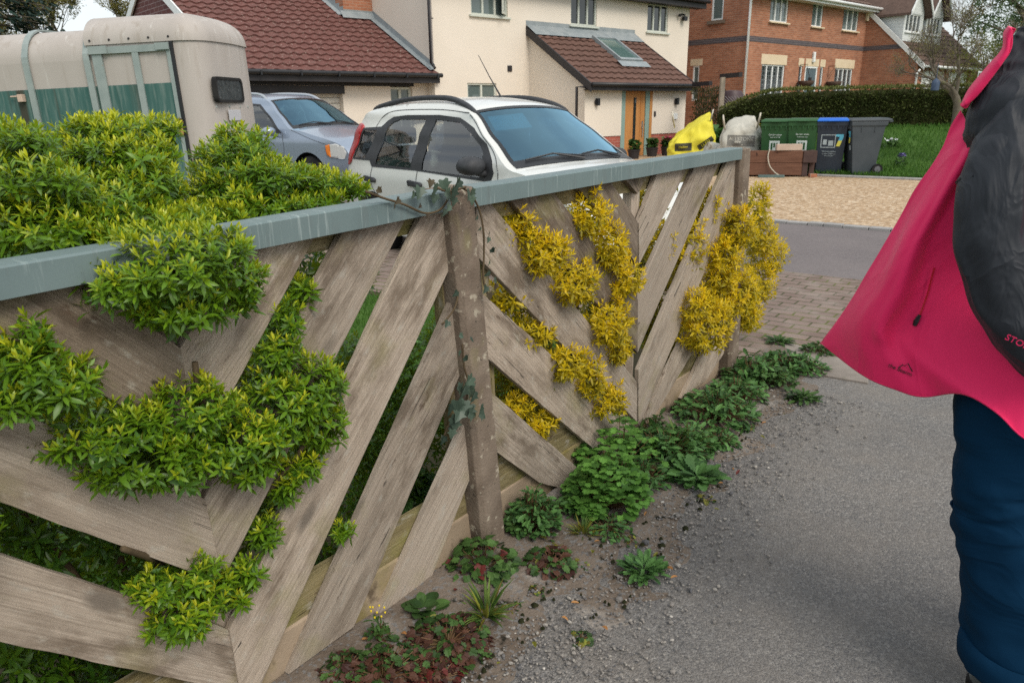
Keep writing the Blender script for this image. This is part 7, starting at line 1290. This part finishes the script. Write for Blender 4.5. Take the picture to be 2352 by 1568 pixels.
# ------------------------------------------------------------ person in a pink and black jacket walking past at the right edge
def fabric(name, c1, c2, wr=.9, rough=.6, sheen=.2, sc=9, st=(1, 1, .55), spec=.35):
    m = Mt(name); v = m.co('Object'); w = m.noise(m.co('Object', st, (.5, .6, .4)), sc, 3, .5, .9); f = m.noise(v, 260, 2); n = m.noise(v, 3, 3); w = m.math('POWER', m.math('SUBTRACT', 1.0, m.math('ABSOLUTE', m.math('MULTIPLY_ADD', w, 2.0, -1.0))), 2.5)
    return m.out(m.bsdf(m.mix(n, c1, c2), rough, spec, m.bump(f, .12, .001, m.bump(w, wr, .014)), Sheen__Weight=sheen))
def person():
    T = empty('person', (1.190, 1.470, 0), R_(-39.1), 'person walking past in an open pink and black waterproof jacket and blue trousers', 'person')
    pink = fabric('pink_shell_fabric', (.66, .009, .092), (.72, .012, .108), .5, .7, .12, 4, (1, 1, .6)); black = fabric('black_shell_fabric', (.011, .014, .020), (.017, .021, .028), .42, .6, .03, 9, (1.5, 1.5, .55)); navy = fabric('teal_blue_trouser_fabric', (.0006, .019, .050), (.001, .025, .062), .35, .85, .0, 5, (.7, .7, 1.5), .12); skin = pmat('skin', (.52, .31, .23), (.58, .36, .27), 6, .5, .35, .1)
    # body: one skinned figure
    V = [(.03, .0, .90), (.04, .0, 1.15), (.04, .01, 1.33), (.04, .0, 1.43), (.045, -.01, 1.53), (.045, -.015, 1.63), (.045, -.02, 1.70),
         (-.165, -.12, 1.32), (-.185, -.20, 1.13), (-.04, -.17, .91), (.02, -.15, .86), (.20, .02, 1.34), (.27, .04, 1.08), (.27, -.06, .86), (.275, -.08, .79),
         (-.05, -.02, .84), (-.055, -.05, .50), (.02, -.04, .12), (.03, -.13, .05), (.12, .02, .84), (.14, .10, .48), (.15, .22, .14), (.15, .14, .05)]
    Rr = [.12, .11, .10, .055, .07, .085, .06, .045, .04, .032, .03, .045, .042, .032, .03, .085, .058, .04, .035, .085, .058, .04, .035]
    E = [(0, 1), (1, 2), (2, 3), (3, 4), (4, 5), (5, 6), (2, 7), (7, 8), (8, 9), (9, 10), (2, 11), (11, 12), (12, 13), (13, 14), (0, 15), (15, 16), (16, 17), (17, 18), (0, 19), (19, 20), (20, 21), (21, 22)]
    for hb, d, w in ((10, (.75, -.1, -.6), (.15, -.95, -.1)), (14, (.05, -.15, -1), (0, 1, .1))):
        d = Vector(d).normalized(); w = Vector(w).normalized(); p = Vector(V[hb])
        for f in range(5):
            off = w * ((f - 1.6) * .019); l = [.062, .074, .082, .076, .060][f]; b = len(V)
            q0 = p + off * .8 + (d * .03 if f else -d * .005); q1 = p + off * (1.0 if f else 1.6) + d * (l * .75 if f else .03); cv = d.cross(w) * .02
            V += [tuple(q0), tuple(q1), tuple(q1 + d * .03 + cv)]; Rr += [.011, .009, .008]; E += [(hb, b), (b, b + 1), (b + 1, b + 2)]
    me = bpy.data.meshes.new('body'); me.from_pydata(V, E, []); bo = link('body', me, skin, T); sk = bo.modifiers.new('skin', 'SKIN'); sk.use_smooth_shade = True
    for v, r in zip(me.skin_vertices[0].data, Rr): v.radius = (r, r)
    me.skin_vertices[0].data[0].use_root = True; ss = bo.modifiers.new('sub', 'SUBSURF'); ss.levels = 1; ss.render_levels = 2
    # face and hair
    mb = MB(); mb.tube([(.045, -.098, 1.625), (.045, -.118, 1.60), (.045, -.10, 1.588)], [.010, .016, .012], 8); mb.tube([(.02, -.094, 1.562), (.045, -.10, 1.56), (.07, -.094, 1.562)], .007, 6); mb.build('face', skin, T, True)
    for sx in (-.03, .03): mb = MB(); mb.lathe([(0, -.012), (.006, -.005), (.008, 0), (.006, .005), (0, .012)], 10, Matrix.Translation((.045 + sx, -.088, 1.632))); mb.build('eye', M['darkpaint'], T, True)
    mb = MB(); rings = []
    for k in range(10):
        z = 1.56 + .21 * k / 9; r0 = .108 * math.sqrt(max(.02, 1 - (max(0, k - 3) / 6.2) ** 2)); rings.append([(.045 + r0 * math.cos(a), .012 + r0 * 1.05 * math.sin(a) - (.0 if math.sin(a) > -.3 or k > 6 else -.05), z) for a in [6.283 * i / 24 for i in range(24)]])
    mb.rings(rings, cap=True); mb.build('hair', pmat('brown_hair', (.06, .035, .02), (.10, .06, .035), 30, .6, stretch=(1, 1, .1)), T, True)
    # trousers
    def tube_rings(ps, n=40, sq=1.0, wr=.004, ph=0, fold=0):
        pts = smoothpath([tuple(p) for p, r in ps], 6); rad = [r for r in smoothpath([(r, 0, 0) for p, r in ps], 6)]; out = []; ref = Vector((0, -1, 0))
        for i, p in enumerate(pts):
            t = (pts[min(i + 1, len(pts) - 1)] - pts[max(i - 1, 0)]).normalized(); a = t.cross(ref).normalized(); b = t.cross(a).normalized(); r = []
            for k in range(n):
                w = 6.283 * k / n; wv = wr * (noise.noise(Vector((math.cos(w) * 1.5 + ph, math.sin(w) * 1.5, i * .28))) * 2 + fold * max(0, math.sin(i * .22 + 3.0 * w + ph + 2.2 * noise.noise(Vector((math.cos(w) * 1.2, math.sin(w) * 1.2, i * .13 + ph))))) ** 3); q = p + (a * math.cos(w) + b * math.sin(w) * sq) * (rad[i][0] + wv); r.append(tuple(q))
            out.append(r)
        return out
    leg = [((-0.089, -0.05, 0.843), 0.1152), ((-0.088, -0.05, 0.762), 0.1124), ((-0.081, -0.05, 0.671), 0.1067), ((-0.079, -0.05, 0.597), 0.1044), ((-0.075, -0.05, 0.56), 0.1059), ((-0.065, -0.05, 0.525), 0.1015), ((-0.062, -0.05, 0.487), 0.1049), ((-0.048, -0.05, 0.43), 0.1017), ((-0.026, -0.05, 0.335), 0.1007), ((-0.004, -0.05, 0.251), 0.1052), ((0.011, -0.05, 0.186), 0.1117), ((0.021, -0.05, 0.136), 0.1122)]
    mb = MB(); mb.rings(tube_rings(leg, 40, .85, .005, 2, .8)); mb.rings([[(.03 + .17 * math.cos(a), .0 + .13 * math.sin(a), z) for a in [6.283 * i / 30 for i in range(30)]] for z in (.80, .88, .96, 1.02)])
    tr = mb.build('trousers', navy, T, True)
    ll = [((.13, .03, .85), .12), ((.14, .06, .7), .115), ((.145, .10, .5), .10), ((.15, .17, .3), .105), ((.15, .22, .14), .11)]; mb = MB(); mb.rings(tube_rings(ll, 36, .9, .005, 5, .8)); mb.build('trouser_leg', navy, T, True)
    e, r = leg[-1]; mb = MB(); mb.rings([[(e[0] + rr_ * math.cos(a) + .006 * math.sin(3 * a + 1), e[1] + .87 * rr_ * math.sin(a), z + .012 * math.cos(a * 2 + .6)) for a in [6.283 * i / 36 for i in range(36)]] for z, rr_ in ((e[2] + .065, r + .001), (e[2] + .068, r + .010), (e[2] + .03, r + .013), (e[2] + .0, r + .010), (e[2] - .008, r + .002), (e[2] + .0, r - .008))]); mb.build('turn_up', navy, T, True)
    # boots
    def boot(c, ang):
        B = MB(); Mx = Matrix.Translation(c) @ Matrix.Rotation(ang, 4, 'Z'); rings = []
        for (z, x0, x1, w) in ((.0, -.135, .175, .052), (.03, -.14, .18, .056), (.05, -.135, .17, .054), (.075, -.13, .10, .05), (.10, -.125, .03, .048), (.14, -.12, -.0, .047), (.18, -.115, .0, .047)):
            rings.append([tuple(Mx @ Vector(((x0 + x1) / 2 + (x1 - x0) / 2 * math.cos(a), w * math.copysign(abs(math.sin(a)) ** .7, math.sin(a)), z))) for a in [6.283 * i / 28 for i in range(28)]])
        B.rings(rings, cap=True); o = B.build('boot', fabric('grey_boot_fabric', (.045, .055, .055), (.075, .085, .08), .3, .8), T, True)
        L = MB(); [L.tube([tuple(Mx @ Vector((.0 + k * .028, -.035, .135 - k * .016))), tuple(Mx @ Vector((.015 + k * .028, .0, .145 - k * .016))), tuple(Mx @ Vector((.0 + k * .028, .035, .135 - k * .016)))], .005, 6) for k in range(4)]; L.build('lace', M['redlens'], o)
        S = MB(); S.rings([[tuple(Mx @ Vector((.02 + .165 * s * math.cos(a), .06 * s * math.copysign(abs(math.sin(a)) ** .7, math.sin(a)), z))) for a in [6.283 * i / 28 for i in range(28)]] for z, s in ((-.0, .98), (.002, 1.0), (.026, 1.0), (.028, .9))], cap=True); S.build('sole', M['rubber'], o)
    boot(Vector((.055, -.045, .002)), R_(-30)); boot(Vector((.17, .22, .002)), R_(-60))
    # jacket: torso, flying front panel, sleeve, hood
    tor = [((.045, .01, .74), .19), ((.045, .01, .9), .185), ((.045, .01, 1.1), .175), ((.04, .01, 1.26), .185), ((.04, .01, 1.34), .175), ((.04, .01, 1.40), .13), ((.042, .0, 1.46), .085)]
    mb = MB(); mb.rings(tube_rings(tor, 48, .78, .006, 1, .6)); J = mb.build('jacket', pink, T, True)
    panel = [[(-0.284, -0.03, 1.383), (-0.254, -0.06, 1.344), (-0.224, -0.08, 1.328), (-0.183, -0.06, 1.32)], [(-0.306, -0.04, 1.312), (-0.271, -0.09, 1.293), (-0.232, -0.1, 1.273), (-0.172, -0.08, 1.261)], [(-0.342, -0.04, 1.223), (-0.294, -0.1, 1.213), (-0.249, -0.1, 1.207), (-0.162, -0.08, 1.201)], [(-0.384, -0.03, 1.122), (-0.325, -0.11, 1.119), (-0.267, -0.1, 1.109), (-0.14, -0.09, 1.116)], [(-0.431, -0.02, 1.002), (-0.348, -0.12, 1.012), (-0.264, -0.1, 1.0), (-0.108, -0.1, 1.013)], [(-0.484, 0.0, 0.886), (-0.372, -0.11, 0.899), (-0.271, -0.12, 0.895), (-0.072, -0.18, 0.93)], [(-0.521, 0.01, 0.814), (-0.389, -0.09, 0.8), (-0.246, -0.15, 0.789), (-0.034, -0.21, 0.755)]]; hem = [(-0.521, 0.01, 0.814), (-0.391, -0.08, 0.793), (-0.311, -0.11, 0.782), (-0.243, -0.14, 0.78), (-0.176, -0.17, 0.815), (-0.107, -0.2, 0.796), (-0.055, -0.21, 0.76), (0.009, -0.2, 0.745)]
    rowsC = [smoothpath(r, 10) for r in panel[:-1]] + [smoothpath(hem, 5)[:]]
    nn = 31
    def resample(r, n): return [r[int(round(i * (len(r) - 1) / (n - 1)))] if False else (lambda f: r[int(f)].lerp(r[min(len(r) - 1, int(f) + 1)], f - int(f)))(i * (len(r) - 1) / (n - 1)) for i in range(n)]
    rowsC = [resample(r, nn) for r in rowsC]; cols = [smoothpath([rowsC[j][i] for j in range(len(rowsC))], 7) for i in range(nn)]; grid = []
    nr_ = len(cols[0])
    for j in range(nr_):
        row = []
        for i in range(nn):
            p = cols[i][j].copy(); v = j / (nr_ - 1); u = i / (nn - 1)
            f = .022 * math.sin(u * 8.5 + v * 2.6 + .5) * (.35 + v) * math.sin(math.pi * min(1, u * 1.6 + .12)) + .010 * noise.noise(Vector((u * 5, v * 4, 3))) - .022 * math.exp(-((u - .38 - .14 * (1 - v)) / .055) ** 2) * (1 if v < .85 else .5) + .012 * math.exp(-((u - .18) / .06) ** 2 - ((v - .55) / .25) ** 2)
            p.y += f; p.x += .006 * noise.noise(Vector((v * 7, u * 2, 9))) if i == 0 else 0; row.append(tuple(p))
        grid.append(row)
    mb = MB(); mb.rings(grid, closed=False); o = mb.build('jacket_front', pink, T, True); md = o.modifiers.new('thick', 'SOLIDIFY'); md.thickness = .004; sb = o.modifiers.new('sub', 'SUBSURF'); sb.levels = 1; sb.render_levels = 1; JF = o
    edge = [Vector(grid[-1][i]) + Vector((0, -.002, .004)) for i in range(nn)]; mb = MB(); mb.tube(edge, .0022, 6); mb.tube([Vector(g[0]) for g in grid], .002, 6); mb.build('hem_piping', pink, J, True)
    inner = [[Vector(p) + Vector((.012, .05 + .08 * (j / nr_), 0)) for i, p in enumerate(r) if i % 3 == 0] for j, r in enumerate(grid) if j % 3 == 0]
    mb = MB(); mb.rings([[tuple(p) for p in r] for r in inner], closed=False); o = mb.build('jacket_lining', black, J, True); o.modifiers.new('thick', 'SOLIDIFY').thickness = .003
    mb = MB(); mb.rings(tube_rings([((-0.147, -0.07, 1.434), 0.0309), ((-0.158, -0.11, 1.407), 0.0429), ((-0.166, -0.14, 1.359), 0.0489), ((-0.177, -0.165, 1.3), 0.0567), ((-0.18, -0.19, 1.228), 0.0615), ((-0.168, -0.2, 1.138), 0.0621), ((-0.136, -0.2, 1.047), 0.0609), ((-0.09, -0.19, 0.969), 0.0555), ((-0.029, -0.17, 0.9), 0.0484), ((0.022, -0.15, 0.855), 0.0406)], 72, .92, .0035, 3, 1.4), cap=True); SL = mb.build('sleeve', black, T, True); sb = SL.modifiers.new('sub', 'SUBSURF'); sb.levels = 1; sb.render_levels = 1
    mb = MB(); mb.rings(tube_rings([((.14, .02, 1.39), .05), ((.20, .02, 1.36), .075), ((.245, .03, 1.25), .075), ((.275, .04, 1.08), .072), ((.275, -.02, .95), .06), ((.27, -.06, .86), .05)], 36, .95, .008, 7, 1.2), cap=True); mb.build('sleeve', black, T, True)
    mb = MB(); mb.rings(tube_rings([((-0.197, -0.06, 1.538), 0.0068), ((-0.193, -0.06, 1.516), 0.022), ((-0.188, -0.07, 1.484), 0.0355), ((-0.184, -0.08, 1.451), 0.0542), ((-0.182, -0.09, 1.423), 0.0719), ((-0.177, -0.1, 1.387), 0.0846), ((-0.167, -0.1, 1.346), 0.0867), ((-0.156, -0.09, 1.305), 0.0772)], 56, .75, .005, 6, 1.6), cap=True); mb.build('hood', black, T, True)
    mb = MB(); mb.rings(tube_rings([((.02, .01, 1.37), .09), ((-.07, -.03, 1.355), .09), ((-.14, -.09, 1.335), .082), ((-.175, -.15, 1.30), .066), ((-.185, -.18, 1.24), .06)], 32, .95, .004, 8, .8), cap=True); mb.build('shoulder', black, T, True)
    mb = MB(); mb.rings(tube_rings([((-.10, .0, 1.37), .07), ((-.02, .03, 1.42), .10), ((.08, .03, 1.43), .10), ((.18, .02, 1.37), .07)], 28, .8, .008, 4, .8), cap=True); mb.build('yoke', black, T, True)
    band = [[(-0.275, -0.1, 1.396), (-0.268, -0.1, 1.425), (-0.244, -0.1, 1.465), (-0.222, -0.1, 1.498), (-0.224, -0.1, 1.527), (-0.217, -0.1, 1.54)], [(-0.264, -0.14, 1.388), (-0.243, -0.14, 1.408), (-0.22, -0.14, 1.447), (-0.203, -0.14, 1.483), (-0.202, -0.14, 1.51), (-0.201, -0.14, 1.527)]]; a, b = smoothpath(band[0], 6), smoothpath(band[1], 6); mb = MB(); mb.rings([[tuple(p.lerp(q, t) + Vector((0, -.022 * math.sin(t * math.pi), 0))) for t in (0, .12, .3, .5, .7, .88, 1)] for p, q in zip(a, b)], closed=False); o = mb.build('hood_lining', pink, T, True); md = o.modifiers.new('thick', 'SOLIDIFY'); md.thickness = .014; md.offset = -1
    sb = o.modifiers.new('sub', 'SUBSURF'); sb.levels = 1; sb.render_levels = 2
    # zip pull, chest mark and cuff lettering
    def snap(me_, p, off=.004):
        # nearest point of a garment, moved a little towards the outside (front)
        best = min((Vector(v) for v in me_), key=lambda v: (v.x - p[0]) ** 2 + (v.z - p[2]) ** 2); return Vector((p[0], best.y - off, p[2]))
    gp_ = [p for r in grid for p in r]; zp = [snap(gp_, q, .008) for q in [(-0.275, -0.135, 1.062), (-0.279, -0.135, 1.005), (-0.287, -0.135, 0.957), (-0.292, -0.135, 0.942), (-0.294, -0.135, 0.932)]]; mb = MB(); mb.tube(zp[2:], [.004, .006, .004], 6); mb.build('zip_pull', M['black'], J); mb = MB(); mb.tube(zp[:3], .0015, 5); mb.build('zip', M['redlens'], J)
    lg = snap(gp_, (-0.304, -0.125, 0.84), .010); mb = MB(); q = lambda x, z: (lg.x + x, lg.y - .002 + (x * .12), lg.z + z)
    mb.tube([q(-.004, -.002), q(.004, .007), q(.008, .004), q(.013, .012), q(.024, -.006)], .0012, 4, True); mb.build('mountain_mark', M['black'], J)
    t = textmesh('lettering', 'the Storm', .0125, M['black'], J, q(.0, -.006), (R_(90), R_(16), R_(4)), .0006); t.name = 'lettering'
    cf = Vector((-0.087, -0.27, 0.968)); t = textmesh('lettering', 'STORM', .017, pink, J, cf, (R_(90), R_(20), 0), .0006)
person()
# ------------------------------------------------------------ separate pieces of a kind become parts of their own
def split_parts(names):
    for o in [x for x in bpy.data.objects if x.type == 'MESH' and x.name.split('.')[0] in names]:
        bm = bmesh.new(); bm.from_mesh(o.data); bm.verts.ensure_lookup_table(); seen = {}; comps = []
        for v in bm.verts:
            if v.index in seen: continue
            st = [v]; seen[v.index] = len(comps); comp = []
            while st:
                q = st.pop(); comp.append(q.index)
                for e in q.link_edges:
                    w = e.other_vert(q)
                    if w.index not in seen: seen[w.index] = len(comps); st.append(w)
            comps.append(comp)
        if len(comps) < 2 or len(comps) > 12: bm.free(); continue
        stem = o.name.split('.')[0]
        for k in range(len(comps)):
            b2 = bm.copy(); b2.verts.ensure_lookup_table(); bmesh.ops.delete(b2, geom=[v for v in b2.verts if seen[v.index] != k], context='VERTS')
            if k == 0: first = b2; continue
            me = bpy.data.meshes.new(stem); b2.to_mesh(me); b2.free(); c = o.copy(); c.data = me; me.materials.append(o.data.materials[0]); c.name = stem; COL.objects.link(c)
        first.to_mesh(o.data); first.free(); bm.free()
split_parts({'porch_wall', 'side_wall', 'barge_board', 'white_barge_board', 'stone_lintel', 'plinth', 'dormer_barge', 'lintel', 'side_light', 'rivet', 'beam', 'door_rail'})
